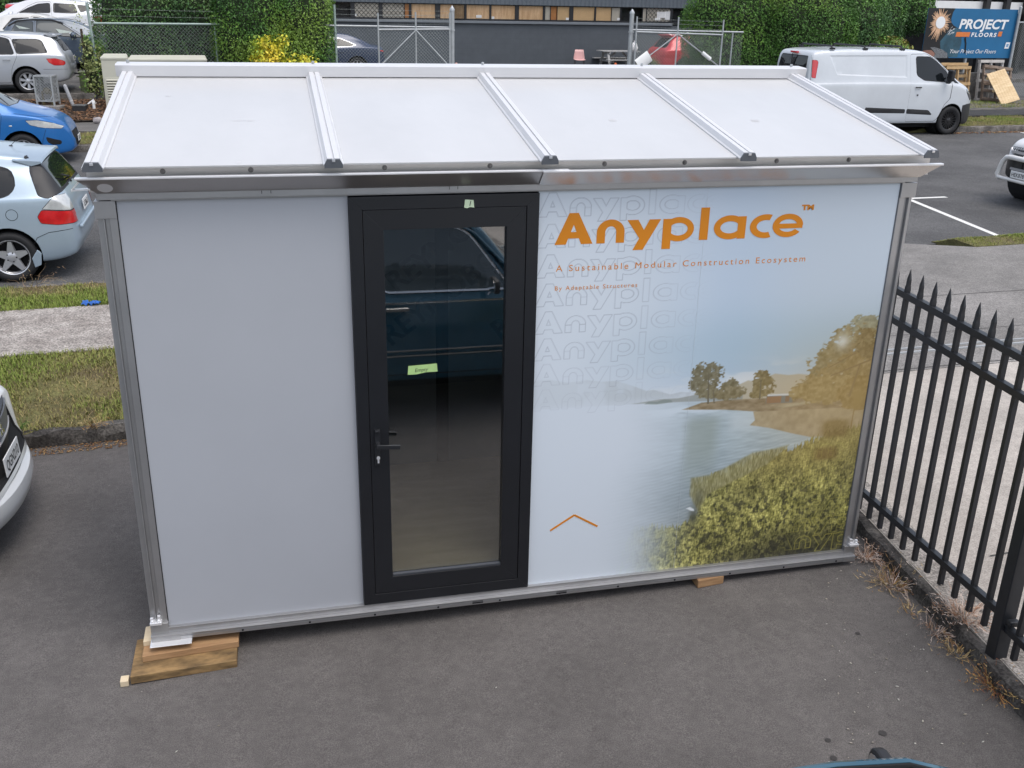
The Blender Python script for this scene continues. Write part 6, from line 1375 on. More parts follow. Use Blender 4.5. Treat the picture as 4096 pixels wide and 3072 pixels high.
MDG = [(0.022, 0.066, 0.012), (0.042, 0.105, 0.018), (0.070, 0.150, 0.024), (0.115, 0.185, 0.030)]
YLG = [(0.040, 0.095, 0.016), (0.072, 0.145, 0.022), (0.115, 0.185, 0.028), (0.17, 0.21, 0.04)]
def bl(x, s, z, rx, ry, rz): p = st(x, s, z); return ((p.x, p.y, p.z), (rx, ry, rz))
foliage('hedge', 'dark green hedge behind the left chain link fence and beige cabinets', 'hedge', [bl(-2.4, 25.4, 1.9, 1.25, 1.05, 1.75), bl(-.9, 25.4, 1.9, 1.2, 1.05, 1.9)], 42000, .066, DKG, 3, 'hedges across the road', .3, pw=3.4)
foliage('hedge', 'large rounded yellow green hedge swallowing the fence left of the building', 'hedge', [bl(.40, 24.45, 2.0, 1.1, 1.2, 1.85), bl(1.50, 24.55, 2.05, 1.1, 1.2, 1.75), bl(.9, 24.35, 1.3, 1.35, 1.15, 1.1)], 62000, .06, MDG, 5, 'hedges across the road', .3, pw=2.8)
foliage('hedge', 'tall green hedge right of the gate behind the roof of the white van', 'hedge', [bl(15.65, 26.0, 2.0, 1.55, 1.5, 1.95), bl(17.7, 25.9, 2.0, 1.75, 1.9, 2.0)], 70000, .068, [YLG[0], MDG[1], MDG[2], YLG[1], YLG[2]], 7, 'hedges across the road', .25, pw=3.2)
foliage('hedge', 'darker bushy hedge between the tall hedge and the blue sign', 'hedge', [bl(19.6, 26.1, 1.85, 1.5, 1.6, 1.8), bl(21.4, 26.9, 2.3, 1.2, .9, 1.45), bl(22.9, 27.2, 2.9, 1.1, .7, .8)], 46000, .075, [DKG[1], DKG[2], MDG[1], MDG[2]], 9, 'hedges across the road', .2, pw=2.6)
foliage('shrub', 'small green bush overlapping the lower left corner of the blue sign', 'shrub', [bl(20.9, 24.6, 1.25, .75, .55, .85), bl(21.6, 24.6, .95, .5, .45, .55)], 6500, .10, [DKG[2], MDG[2], YLG[1], (0.16, 0.13, 0.03)], 10, 'shrubs across the road', .1, pw=2.2)
YB = []
for u, v, rx, rz in ((1075, 240, .40, .34), (1022, 200, .11, .27), (1062, 180, .13, .20), (1122, 180, .14, .22), (1100, 205, .16, .2), (1190, 262, .42, .16)):
    q = on_s(u, v, 22.75); YB.append(((q.x, q.y, q.z), (rx, rx * .8, rz)))
foliage('shrub', 'yellow green young shrub in front of the large rounded hedge', 'shrub', YB, 2300, .09, [(0.14, 0.22, 0.03), (0.26, 0.31, 0.03), (0.42, 0.37, 0.03), (0.52, 0.40, 0.04)], 12, 'shrubs across the road', .25, core=0, pw=2, ragged=.07)
pq = on_s(2600, 268, 24.9)
foliage('shrub', 'small olive shrub at the foot of the right gate leaf', 'shrub', [((pq.x, pq.y, 1.0), (.36, .3, .42))], 1300, .06, [(0.08, 0.10, 0.03), (0.16, 0.17, 0.05), (0.22, 0.2, 0.07)], 13, 'shrubs across the road', .3, core=.7, pw=2)
pq = st(-3.62, 23.8)
foliage('climbing_plant', 'leafy creeper climbing the leaning fence post beside the parked cars', 'climber', [((pq.x + .02, pq.y + .1, .85), (.19, .18, .5)), ((pq.x - .04, pq.y + .12, 1.5), (.16, .15, .45)), ((pq.x + .2, pq.y + .3, 1.2), (.14, .14, .6))], 1900, .075, [DKG[1], MDG[2], YLG[1], (0.17, 0.19, 0.07)], 14, None, .25, core=.55, pw=2, ragged=.07)
foliage('shrub', 'wispy pale plant reaching up beside the left fence post', 'shrub', [((pq.x - .18, pq.y + .25, 2.1), (.14, .1, .45)), ((pq.x - .25, pq.y + .2, 2.5), (.09, .09, .3))], 110, .05, [(0.16, 0.2, 0.08), (0.3, 0.33, 0.18)], 15, 'shrubs across the road', .3, core=0, pw=2, ragged=.08)
foliage('hedge', 'far dark hedge in the top left corner behind the cars', 'hedge', [bl(-11, 47, 3.0, 5, 1.6, 2.4), bl(-20, 47, 3.2, 5, 1.6, 2.6)], 16000, .22, DKG, 17, 'hedges across the road', 1.2, pw=2.8)

# ------------------------------------------------------------------ chain link fences and gates
def chain(mb, x0, x1, s, z0, z1, pitch=.082, r=.0026):
    """two layers of diagonal wires clipped to the panel"""
    W_, H_ = x1 - x0, z1 - z0
    for sg, off in ((1, 0), (-1, .008)):
        k = -H_
        while k < W_:
            a0, a1 = max(0, k), min(W_, k + H_)
            if a1 - a0 > .02:
                zA, zB = (a0 - k, a1 - k) if sg > 0 else (H_ - (a0 - k), H_ - (a1 - k))
                p, q = st(x0 + a0, s, z0 + zA), st(x0 + a1, s, z0 + zB); o = Vector((0, off, 0)); d = (q - p).normalized(); n1 = Vector((-d.z, 0, d.x)) * r; n2 = Vector((0, 1, 0)) * r
                vs = [e + o + c for e in (p, q) for c in (n1, -n1 * .5 + n2 * .87, -n1 * .5 - n2 * .87)]
                mb.add(vs, [(0, 1, 4, 3), (1, 2, 5, 4), (2, 0, 3, 5)])
            k += pitch * 1.1
def barb(mb, a, b, r=.0022):
    mb.tube([a, (a + b) / 2 - Vector((0, 0, .01)), b], r, 4); n = int((b - a).length / .12)
    for i in range(n): p = a.lerp(b, (i + .5) / n); mb.beam(p - Vector((0, 0, .018)), p + Vector((.01, 0, .018)), .004, .004)
FS = 24.0
fl = thing('chain_link_fence', 'green tinged chain link fence with leaning end post in front of the dark hedge', 'fence', st(-3.5, FS, .3), 0, 'chain link fences across the road')
a = st(-3.5, FS, .2); b = on_s(346, 10, FS); mb = MB(); mb.tube([a, b], .035, 10); mb.build('post', GALVG, fl, True)
mb = MB(); mb.tube([st(-3.48, FS, 2.235), st(.6, FS, 2.25)], .028, 10); mb.build('top_rail', GALVG, fl, True)
mb = MB(); mb.tube([st(-.55, FS, .2), st(-.55, FS, 2.3)], .025, 8); mb.build('post', GALVG, fl, True)
mb = MB(); chain(mb, -3.46, .6, FS, .32, 2.22); mb.build('mesh', WIRE, fl)
mb = MB(); barb(mb, st(-3.5, FS, 2.42), st(.6, FS, 2.40)); barb(mb, st(-3.5, FS, 2.58), st(.6, FS, 2.56)); mb.build('barbed_wire', WIRE, fl)
XP1, XG0, XGM, XBL = [on_s(u, 100, FS).x for u in (1340, 1505, 1657, 1806)]
XBR, XRM, XR1 = [on_s(u, 120, FS).x for u in (2520, 2697, 2876)]
fm = thing('chain_link_fence', 'chain link fence from the rounded hedge to the left gate post', 'fence', st(XP1, FS, .3), 0, 'chain link fences across the road')
for x in (XP1,): mb = MB(); mb.tube([st(x, FS, .2), st(x, FS, 2.78)], .034, 10); mb.build('post', GALVG, fm, True)
mb = MB(); mb.tube([st(1.3, FS, 2.255), st(XBL - .06, FS, 2.235)], .026, 10); mb.build('top_rail', GALV, fm, True)
mb = MB(); chain(mb, 1.5, XBL - .06, FS, .34, 2.22); mb.build('mesh', WIRE, fm)
mb = MB()
for z in (2.42, 2.55, 2.68): barb(mb, st(1.6, FS, z), st(XBL - .06, FS, z - .02))
mb.build('barbed_wire', WIRE, fm)
fr = thing('chain_link_fence', 'chain link fence from the right gate post into the tall hedge', 'fence', st(XBR, FS + .15, .3), 0, 'chain link fences across the road')
mb = MB(); mb.tube([st(XBR + .08, FS + .15, 2.23), st(on_s(2975, 110, FS + .15).x, FS + .15, 2.2)], .026, 10); mb.build('top_rail', GALV, fr, True)
for x in (on_s(2925, 200, FS + .15).x,): mb = MB(); mb.tube([st(x, FS + .15, 0), st(x, FS + .15, 2.2)], .022, 8); mb.build('post', GALV, fr, True)
mb = MB(); chain(mb, XBR + .05, on_s(2975, 110, FS + .15).x, FS + .15, .34, 2.2); mb.build('mesh', WIRE, fr)
for x, lab in ((XBL, 'thick galvanised gate post with pointed cap on the left of the opening'), (XBR, 'thick galvanised gate post with pointed cap beside the picnic table')):
    p = st(x, FS - .1, .25); g = thing('gate_post', lab, 'gate post', p, 0, 'gate posts of the yard opposite')
    mb = MB(); mb.lathe([(.065, 0), (.065, 2.42)], p, (0, 0, 1), 16); mb.build('post', GALV, g, True)
    mb = MB(); mb.lathe([(.072, 2.421), (.072, 2.47), (.012, 2.56), (0, 2.565)], p, (0, 0, 1), 16); mb.build('post_cap', GALV, g, True)
    mb = MB()
    for z in (.9, 1.9): mb.lathe([(.078, z), (.078, z + .05)], p, (0, 0, 1), 16)
    mb.build('hinge_band', GALV, g, True)
def gate(x0, x1, xm, lab, zl, zr, right):
    s = FS - .28; g = thing('gate', lab, 'gate', st((x0 + x1) / 2, s, .3), 0, 'chain link gate leaves'); zt = lambda x: lerp(zl, zr, (x - x0) / (x1 - x0))
    for x, top in ((x0, .42), (xm, .45), (x1, .43)): mb = MB(); mb.tube([st(x, s, .42), st(x, s, zt(x) + top)], .024, 8); mb.build('upright', GALV, g, True)
    mb = MB(); mb.tube([st(x0, s, zt(x0)), st(x1, s, zt(x1))], .024, 8); mb.build('top_rail', GALV, g, True)
    mb = MB(); mb.tube([st(x0, s, .48), st(x1, s, .48)], .024, 8); mb.build('bottom_rail', GALV, g, True)
    for x in (x0, x1): mb = MB(); mb.tube([st(xm, s - .02, zt(xm) - .02), st(x, s - .02, 1.2)], .018, 8); mb.build('brace', GALV, g, True)
    mb = MB(); chain(mb, x0 + .02, x1 - .02, s + .01, .5, min(zl, zr) - .01); mb.build('mesh', WIRE, g)
    mb = MB()
    for z in (.14, .26, .37): barb(mb, st(x0, s, zt(x0) + z), st(x1, s, zt(x1) + z))
    mb.build('barbed_wire', WIRE, g)
    if right:
        def sleeve(c, d, ln, wd, thick):
            mb = MB(); d = d.normalized(); nv = Vector((0, -1, 0)); t = d.cross(nv).normalized(); vs = []; n = 10
            for e in (-1, 1):
                for i in range(n + 1):
                    a_ = lerp(-1.25, 1.25, i / n); vs.append(c + d * ln / 2 * e + t * math.sin(a_) * wd / 2 + nv * (math.cos(a_) * thick))
            mb.add(vs, [(i, i + 1, n + 2 + i, n + 1 + i) for i in range(n)]); mb.add([v + Vector((0, .012, 0)) for v in vs], [(i, n + 1 + i, n + 2 + i, i + 1) for i in range(n)]); return mb.build('white_guard', WHITEPL, g, True)
        p0, p1 = st(xm, s - .05, zt(xm)), st(x0, s - .05, 1.2); sleeve(p0.lerp(p1, .80), p1 - p0, .46, .36, .06)
        p1 = st(x1, s - .05, 1.2); sleeve(p0.lerp(p1, .66), p1 - p0, .36, .12, .04)
    return g
gate(XG0 + .02, XBL - .10, XGM, 'left open chain link gate leaf with two diagonal braces', 2.17, 2.20, False)
gate(XBR + .10, XR1, XRM, 'right open chain link gate leaf with white plastic guards on its braces', 2.19, 2.13, True)

# ------------------------------------------------------------------ block building across the road
BS = 36.0
bld = thing('block_building', 'dark grey block building with a band of boarded windows', 'building', st(11, BS, .3))
m = pm('grey_block_paint', (0.078, 0.089, 0.102), .7, 0, .08, 3); nt = m.node_tree; b_ = nt.nodes['Principled BSDF']
tc = nt.nodes.new('ShaderNodeTexCoord'); mp = nt.nodes.new('ShaderNodeMapping'); mp.inputs['Rotation'].default_value = (R(90), 0, 0); bk = nt.nodes.new('ShaderNodeTexBrick')
bk.inputs['Scale'].default_value = 1.0; bk.inputs['Brick Width'].default_value = .40; bk.inputs['Row Height'].default_value = .20; bk.inputs['Mortar Size'].default_value = .006; bk.inputs['Color1'].default_value = (1, 1, 1, 1); bk.inputs['Color2'].default_value = (.92, .92, .92, 1); bk.inputs['Mortar'].default_value = (.72, .72, .72, 1)
nt.links.new(tc.outputs['Object'], mp.inputs[0]); nt.links.new(mp.outputs[0], bk.inputs['Vector'])
bpn = nt.nodes.new('ShaderNodeBump'); bpn.inputs['Strength'].default_value = .25; bpn.inputs['Distance'].default_value = .01; nt.links.new(bk.outputs['Color'], bpn.inputs['Height']); nt.links.new(bpn.outputs[0], b_.inputs['Normal'])
mxn = nt.nodes.new('ShaderNodeMix'); mxn.data_type = 'RGBA'; mxn.blend_type = 'MULTIPLY'; mxn.inputs[0].default_value = .4
nt.links.new(nt.nodes[m['out']].outputs[0], mxn.inputs[6]); nt.links.new(bk.outputs['Color'], mxn.inputs[7]); nt.links.new(mxn.outputs[2], b_.inputs['Base Color'])
BLOCK = m
def sbox(mb, x0, x1, s0, s1, z0, z1, mi=0):
    P = [st(x0, s0, z0), st(x1, s0, z0), st(x1, s1, z0), st(x0, s1, z0), st(x0, s0, z1), st(x1, s0, z1), st(x1, s1, z1), st(x0, s1, z1)]
    return mb.add(P, [(0, 3, 2, 1), (4, 5, 6, 7), (0, 1, 5, 4), (1, 2, 6, 5), (2, 3, 7, 6), (3, 0, 4, 7)], mi)
SX0, SX1 = 3.0, 24.0; ZS, ZE = 2.16, 2.80
mb = MB(); sbox(mb, SX0, SX1, BS, BS + .2, 0, ZS - .1); sbox(mb, SX0, SX1, BS + .05, BS + .2, ZE, 3.3); sbox(mb, SX0, SX1, BS + 8, BS + 8.2, 0, 3.3); sbox(mb, SX0, SX0 + .2, BS + .2, BS + 8, 0, 3.3); sbox(mb, SX1 - .2, SX1, BS + .2, BS + 8, 0, 3.3); mb.build('wall', BLOCK, bld)
XSE = on_s(2690, 97, BS - .08).x
mb = MB(); sbox(mb, SX0, XSE, BS - .09, BS + .2, ZS - .098, ZS); mb.build('sill', pm('sill_paint', (0.16, 0.18, 0.20), .6), bld, bevel=.01)
mb = MB(); sbox(mb, SX0, SX1, BS + .35, BS + .4, ZS, ZE); mb.build('room_back', pm('dark_room', (0.03, 0.03, 0.033), .8), bld)
# corrugated band above the windows
CORR = pm('corrugated_paint', (0.115, 0.135, 0.155), .55, .1, .08, 4); mb = MB(); n = int((SX1 - SX0) / .045); vs = []
for i in range(n + 1):
    x = SX0 + i * .045; o = (0, .025, .025, 0)[i % 4]; vs += [st(x, BS - .06 + o, ZE - .025), st(x, BS - .06 + o, ZE + 1.1)]
mb.add(vs, [(2 * i, 2 * i + 2, 2 * i + 3, 2 * i + 1) for i in range(n)]); sbox(mb, SX0, SX1, BS - .03, BS + .014, ZE - .012, ZE); mb.build('corrugated_cladding', CORR, bld)
mb = MB(); sbox(mb, SX0 - .3, SX1 + .3, BS - .4, BS + 8.5, ZE + 1.1, ZE + 1.2); mb.build('roof', CORR, bld)
PLY = wood_mat('window_ply', (0.52, 0.31, 0.16), (0.76, 0.53, 0.33), 2.2, (7, 7, 1.0)); CARD = pm('cardboard', (0.62, 0.42, 0.23), .8, 0, .06, 3); TANB = pm('tan_blind', (0.50, 0.46, 0.40), .8, 0, .1, 3)
OCH = pm('orange_board', (0.44, 0.19, 0.07), .8); FRAME = pm('window_frame_black', (0.014, 0.015, 0.018), .5); WG = see_glass('window_glass', (.95, .95, .94), .8, 1.35)
zx4 = lambda a: on_s(800 + a / 2.011, 40, BS).x; zx5 = lambda a: on_s(1800 + a / 1.8433, 45, BS).x
WIN = [(zx4(1060), zx4(1212), 'dark'), (zx4(1246), zx4(1438), 'mesh'), (zx4(1470), zx4(1645), 'mesh'), (zx4(1648), zx4(1682), 'och'), (zx4(1703), zx4(1893), 'ply'), (zx4(1934), zx4(2128), 'ply'), (zx5(12), zx5(106), 'ply'), (zx5(124), zx5(292), 'ply'), (zx5(307), zx5(481), 'ply'), (zx5(510), zx5(687), 'ply'), (zx5(704), zx5(742), 'blind'), (zx5(744), zx5(790), 'och'), (zx5(794), zx5(882), 'card'), (zx5(912), zx5(1067), 'card'), (zx5(1080), zx5(1192), 'card'), (zx5(1196), zx5(1256), 'blind'), (zx5(1266), zx5(1420), 'dark'), (zx5(1426), zx5(1450), 'blind'), (zx5(1455), zx5(1627), 'mesh'), (zx5(1645), zx5(1740), 'dark'), (zx5(1760), zx5(1900), 'dark')]
WIN[5] = (WIN[5][0], WIN[5][1], 'ply'); WIN.pop(6); WIN.insert(6, (zx5(30), zx5(106), 'ply'))
prev = SX0
bounds = [SX0 + .1]
for x0, x1, kd in WIN:
    wf = MB(); f = .018
    sbox(wf, x0 - f, x0, BS + .02, BS + .1, ZS + .02, ZE - .02); sbox(wf, x1, x1 + f, BS + .02, BS + .1, ZS + .02, ZE - .02); sbox(wf, x0 - f, x1 + f, BS + .02, BS + .1, ZS + .0005, ZS + .07); sbox(wf, x0 - f, x1 + f, BS + .02, BS + .1, ZE - .06, ZE - .0005)
    wo = wf.build('window', FRAME, bld)
    pn = MB(); sbox(pn, x0, x1, BS + .045, BS + .048, ZS + .07, ZE - .06); pn.build('pane', WG, wo)
    mt = {'ply': PLY, 'card': CARD, 'mesh': TANB, 'och': OCH, 'blind': TANB}.get(kd)
    if mt: pn = MB(); sbox(pn, x0, x1, BS + .055, BS + .07, ZS + .07, ZE - .06); pn.build('board', mt, wo)
    if kd == 'mesh':
        pn = MB(); W_, H_ = x1 - x0, ZE - ZS - .13
        for sg in (1, -1):
            k = -H_
            while k < W_:
                a0, a1 = max(0, k), min(W_, k + H_)
                if a1 - a0 > .02: za, zb = (a0 - k, a1 - k) if sg > 0 else (H_ - a0 + k, H_ - a1 + k); pn.beam(st(x0 + a0, BS + .044 + sg * .002, ZS + .07 + za), st(x0 + a1, BS + .044 + sg * .002, ZS + .07 + zb), .004, .016, up=(0, 0, 1))
                k += .17
        pn.build('security_mesh', FRAME, wo)
mb = MB(); xs_ = sorted([(a - .018, b + .018) for a, b, k in WIN]); cur = SX0
for a, b in xs_:
    if a - cur > .004: sbox(mb, cur, a, BS + .015, BS + .2, ZS + .0002, ZE - .0002)
    cur = max(cur, b)
sbox(mb, cur, SX1, BS + .015, BS + .2, ZS + .0002, ZE - .0002)
mb.build('mullions', FRAME, bld)
PAPER = pm('white_paper', (0.75, 0.75, 0.74), .7)
for u0, v0, u1, v1 in ((1415, 55, 1426, 64), (1905, 60, 1926, 71), (1967, 66, 1977, 76), (2264, 71, 2275, 80), (2469, 72, 2479, 81), (2629, 47, 2660, 72), (2662, 46, 2681, 80), (2620, 72, 2641, 81)):
    a, b = on_s(u0, v0, BS + .035), on_s(u1, v1, BS + .035); mb = MB(); sbox(mb, a.x, b.x, BS + .032, BS + .036, b.z, a.z); o = mb.build('notice', PAPER, bld)
    mb = MB(); nl = max(1, int((a.z - b.z) / .045)); 
    for i in range(nl): zz = a.z - (a.z - b.z) * (i + .7) / (nl + .4); mb.beam(st(a.x + .02, BS + .0312, zz), st(b.x - .02, BS + .0312, zz), .001, .012)
    mb.build('notice_print', pm('print_grey', (0.3, 0.3, 0.31), .7) if 'print_grey' not in bpy.data.materials else bpy.data.materials['print_grey'], o)
mb = MB(); sbox(mb, SX0, 18, BS - .6, BS, .28, .36); tag(mb.build('plinth_step', pm('step_grey', (0.07, 0.075, 0.08), .8), bevel=.01), 'low dark step along the foot of the block building', 'step')
# chair, table, bag, cones
PINKP = pm('pink_plastic', (0.62, 0.36, 0.34), .45, 0, .05, 6)
def at(u, v, s): return on_s(u, v, s)
cx = at(2318, 240, 34.3); ch = thing('chair', 'faded pink plastic chair with black legs against the block building', 'chair', (cx.x, cx.y, .34), R(-10))
mb = MB(); vs = []; n = 8
prof = [(-.23, .43), (-.20, .445), (-.05, .43), (.10, .43), (.18, .46), (.21, .56), (.23, .72), (.25, .82)]
for y, z in prof:
    for i in range(n + 1): a = lerp(-1, 1, i / n); wdt = .22 if z < .5 else lerp(.23, .17, (z - .5) / .32); vs.append((a * wdt, y - (abs(a) ** 3) * .03 * (z > .5), z + (abs(a) ** 3) * .025 * (z < .5)))
mb.add(vs, [(i * (n + 1) + j, (i + 1) * (n + 1) + j, (i + 1) * (n + 1) + j + 1, i * (n + 1) + j + 1) for i in range(len(prof) - 1) for j in range(n)])
o = mb.build('seat', PINKP, ch, True, local=True); sm = o.modifiers.new('thick', 'SOLIDIFY'); sm.thickness = .008
for sx in (1, -1):
    for sy in (1, -1): mb = MB(); mb.tube([(sx * .17, sy * .14, .43), (sx * .22, sy * .22, 0)], .011, 8); mb.build('leg', BLACKPL, ch, True, local=True)
GW = wood_mat('weathered_wood', (0.24, 0.24, 0.24), (0.40, 0.40, 0.39), 2, (1, 10, 10))
tp = at(2476, 205, 35.1); tb = thing('picnic_table', 'weathered grey timber picnic table with attached benches by the gate post', 'picnic table', (tp.x, tp.y, .34), R(4))
mb = MB()
for i in range(5): y = -.34 + i * .165; mb.box(-.82, .82, y, y + .15, .72, .76)
mb.build('tabletop', GW, tb, local=True, bevel=.004)
for s in (1, -1):
    mb = MB()
    for k in range(2): y = s * .62 + k * .15 * s; mb.box(-.82, .82, min(y, y + .13 * s), max(y, y + .13 * s), .41, .45)
    mb.build('bench', GW, tb, local=True, bevel=.004)
for x in (-.58, .58):
    for s in (1, -1): mb = MB(); mb.beam((x, s * .22, .72), (x, s * .62, 0), .045, .10, up=(1, 0, 0)); mb.build('leg', GW, tb, local=True)
    mb = MB(); mb.box(x + .025, x + .07, -.76, .76, .33, .41); mb.build('cross_beam', GW, tb, local=True); mb = MB(); mb.box(x + .025, x + .07, -.34, .48, .64, .72); mb.build('cross_beam', GW, tb, local=True)
    mb = MB(); mb.beam((x, 0, .36), (x * .25, 0, .70), .04, .07); mb.build('brace', GW, tb, local=True)
mb = MB(); c = at(2536, 190, 33.4); rr = random.Random(8)
mb.ellipsoid((c.x, c.y, c.z), .16, .14, .20, 9, 7); mb.v = [(x + rr.uniform(-.02, .02), y + rr.uniform(-.02, .02), z + rr.uniform(-.02, .02)) for x, y, z in mb.v]
bgo = thing('plastic_bag', 'stuffed white plastic bag on a stand behind the right gate post', 'bag', (c.x, c.y, .34)); mb.build('bag', WHITEPL, bgo, True); mb = MB(); mb.lathe([(.03, 0), (.015, .06), (.035, .09)], (c.x, c.y, c.z + .18), (0, 0, 1), 9); mb.build('knot', WHITEPL, bgo, True)
mb = MB(); mb.box(c.x - .15, c.x + .15, c.y - .13, c.y + .13, .34, c.z - .17); mb.build('stand', GREYPL, bgo, bevel=.01)
CONEO = pm('cone_orange', (0.65, 0.13, 0.03), .5); CONEF = pm('cone_faded', (0.62, 0.34, 0.28), .6)
for u, v, mt, lab in ((1825, 274, CONEF, 'faded pinkish traffic cone by the left gate post'), (2461, 272, CONEO, 'orange traffic cone in front of the picnic table')):
    c = at(u, v, 31.5); zz = c.z - .70; g = thing('traffic_cone', lab, 'cone', (c.x, c.y, .34), 0, 'traffic cones at the yard opposite'); h = max(.5, c.z - .34)
    mb = MB(); mb.lathe([(.14, .03), (.045, h - .02), (.035, h), (.02, h + .002)], (0, 0, 0), (0, 0, 1), 16); mb.build('cone', mt, g, True, local=True)
    mb = MB(); mb.box(-.19, .19, -.19, .19, 0, .03); mb.build('base', BLACKPL, g, local=True, bevel=.01)
    mb = MB(); mb.lathe([(.098, h * .45), (.075, h * .65)], (0, 0, 0), (0, 0, 1), 16, 0, False); mb.build('band', WHITEPL, g, True, local=True)

# ------------------------------------------------------------------ utility boxes, cage, bollard and pipes on the garden strip
BEIGE = pm('beige_fibreglass', (0.50, 0.49, 0.41), .55, 0, .04, 3)
KS = 22.55
xa, xb_, xc = on_s(400, 240, KS).x, on_s(509, 240, KS).x, on_s(826, 240, KS).x
c1 = thing('utility_cabinet', 'beige utility cabinet with louvred vents, left one of the pair', 'cabinet', st((xa + xb_) / 2, KS, .1), 0, 'beige cabinets in front of the hedge')
mb = MB(); sbox(mb, xa + .012, xb_ - .012, KS + .012, KS + .42, .08, 1.44); mb.build('body', BEIGE, c1, bevel=.012)
mb = MB(); vs = [st(xa, KS, 1.441), st(xb_, KS, 1.441), st(xb_, KS + .43, 1.441), st(xa, KS + .43, 1.441), st(xa, KS, 1.50), st(xb_, KS, 1.50), st(xb_ - .05, KS + .40, 1.57), st(xa + .05, KS + .40, 1.57)]; mb.add(vs, [(0, 3, 2, 1), (4, 5, 6, 7), (0, 1, 5, 4), (1, 2, 6, 5), (2, 3, 7, 6), (3, 0, 4, 7)]); mb.build('lid', BEIGE, c1, bevel=.012)
mb = MB(); sbox(mb, xa + .05, xb_ - .05, KS - .004, KS + .011, .16, 1.02); vent = mb.build('vent_panel', BEIGE, c1, bevel=.003)
mb = MB()
for i in range(13): z = .2 + i * .062; mb.add([st(xa + .09, KS - .006, z), st(xb_ - .09, KS - .006, z), st(xb_ - .09, KS - .026, z + .022), st(xa + .09, KS - .026, z + .022), st(xa + .09, KS - .006, z + .045), st(xb_ - .09, KS - .006, z + .045)], [(0, 1, 2, 3), (3, 2, 5, 4), (0, 3, 4), (1, 5, 2)])
mb.build('louvre', BEIGE, vent)
mb = MB()
for i in range(13): z = .2 + i * .062; mb.beam(st(xa + .09, KS - .0055, z - .006), st(xb_ - .09, KS - .0055, z - .006), .002, .012)
mb.build('vent_gap', DARKIN, vent)
c2 = thing('utility_cabinet', 'long low beige utility cabinet with three doors, right one of the pair', 'cabinet', st((xb_ + xc) / 2, KS, .1), 0, 'beige cabinets in front of the hedge')
mb = MB(); sbox(mb, xb_ + .02, xc - .012, KS + .04, KS + .42, .08, 1.41); mb.build('body', BEIGE, c2, bevel=.012)
mb = MB(); vs = [st(xb_ + .008, KS + .028, 1.411), st(xc, KS + .028, 1.411), st(xc, KS + .43, 1.411), st(xb_ + .008, KS + .43, 1.411), st(xb_ + .008, KS + .028, 1.46), st(xc, KS + .028, 1.46), st(xc - .05, KS + .40, 1.54), st(xb_ + .05, KS + .40, 1.54)]; mb.add(vs, [(0, 3, 2, 1), (4, 5, 6, 7), (0, 1, 5, 4), (1, 2, 6, 5), (2, 3, 7, 6), (3, 0, 4, 7)]); mb.build('lid', BEIGE, c2, bevel=.012)
xd = [xb_ + .05, lerp(xb_, xc, .385), lerp(xb_, xc, .76), xc - .04]
for i, (a, b) in enumerate(zip(xd[:-1], xd[1:])):
    mb = MB(); sbox(mb, a + .02, b - .02, KS + .028, KS + .0395, .14, 1.36); d_ = mb.build('door', BEIGE, c2, bevel=.003)
    if i == 0: mb = MB(); put_text(mb, 'RH 18 22ND', st(a + .12, KS + .026, 1.28), (1, SLOPE, 0), (0, 0, 1), .075, fit=.5, offset=.002); mb.build('door_lettering', INK, d_)
    mb = MB(); sbox(mb, b - .045, b - .03, KS + .018, KS + .0278, .9, 1.28); mb.build('hinge', BEIGE, d_, bevel=.002)
# cage round the water meter
pc = on_bank(197, 428); cg = thing('meter_cage', 'galvanised mesh cage on a concrete slab in front of the silver wagon', 'cage', (pc.x, pc.y, pc.z), R(-14))
mb = MB(); mb.box(-.32, .36, -.26, .26, -.05, .05); mb.build('slab', CONC, cg, local=True, bevel=.01)
for sx in (1, -1):
    for sy in (1, -1): mb = MB(); mb.box(sx * .21 - .018, sx * .21 + .018, sy * .15 - .018, sy * .15 + .018, .051, .74); mb.build('leg', GALV, cg, local=True)
mb = MB()
for z in (.14, .722):
    for s in (1, -1): mb.box(-.191, .191, s * .15 - .017, s * .15 + .017, z, z + .034); mb.box(s * .21 - .017, s * .21 + .017, -.131, .131, z, z + .034)
for s in (1, -1): mb.beam((s * .205, -.17, .30), (s * .12, -.17, .16), .02, .03)
mb.build('frame', GALV, cg, local=True)
mb = MB()
def cgm(mb, o, ea, W_, z0, z1, pitch=.075):
    o = Vector(o); ea = Vector(ea); H_ = z1 - z0
    for sg in (1, -1):
        k = -H_
        while k < W_:
            a0, a1 = max(0, k), min(W_, k + H_)
            if a1 - a0 > .01: za, zb = (a0 - k, a1 - k) if sg > 0 else (H_ - a0 + k, H_ - a1 + k); mb.beam(o + ea * a0 + Vector((0, 0, z0 + za)), o + ea * a1 + Vector((0, 0, z0 + zb)), .006, .009, up=(0, 0, 1))
            k += pitch
for s in (1, -1): cgm(mb, (-.19, s * .148, 0), (1, 0, 0), .38, .175, .72); cgm(mb, (s * .208, -.13, 0), (0, 1, 0), .26, .175, .72)
mb.build('mesh', GALV, cg, local=True)
mb = MB(); mb.box(-.19, .19, -.13, .13, .73, .74); mb.build('top_panel', pm('expanded_metal', (0.2, 0.2, 0.2), .6, .3, .5, 90), cg, local=True)
mb = MB(); mb.tube([(-.12, 0, .05), (-.12, 0, .35), (.1, 0, .35), (.1, 0, .05)], .035, 8); mb.ellipsoid((0, 0, .38), .09, .07, .09); mb.build('valve', pm('valve_brass', (0.2, 0.16, 0.08), .5, .4), cg, True, local=True)
p = on_bank(293, 424); q = p + Vector((-.135, -.02, .52)); mb = MB(); d = (q - p); bo = thing('bollard', 'leaning grey pipe bollard with rounded top beside the mesh cage', 'bollard', p)
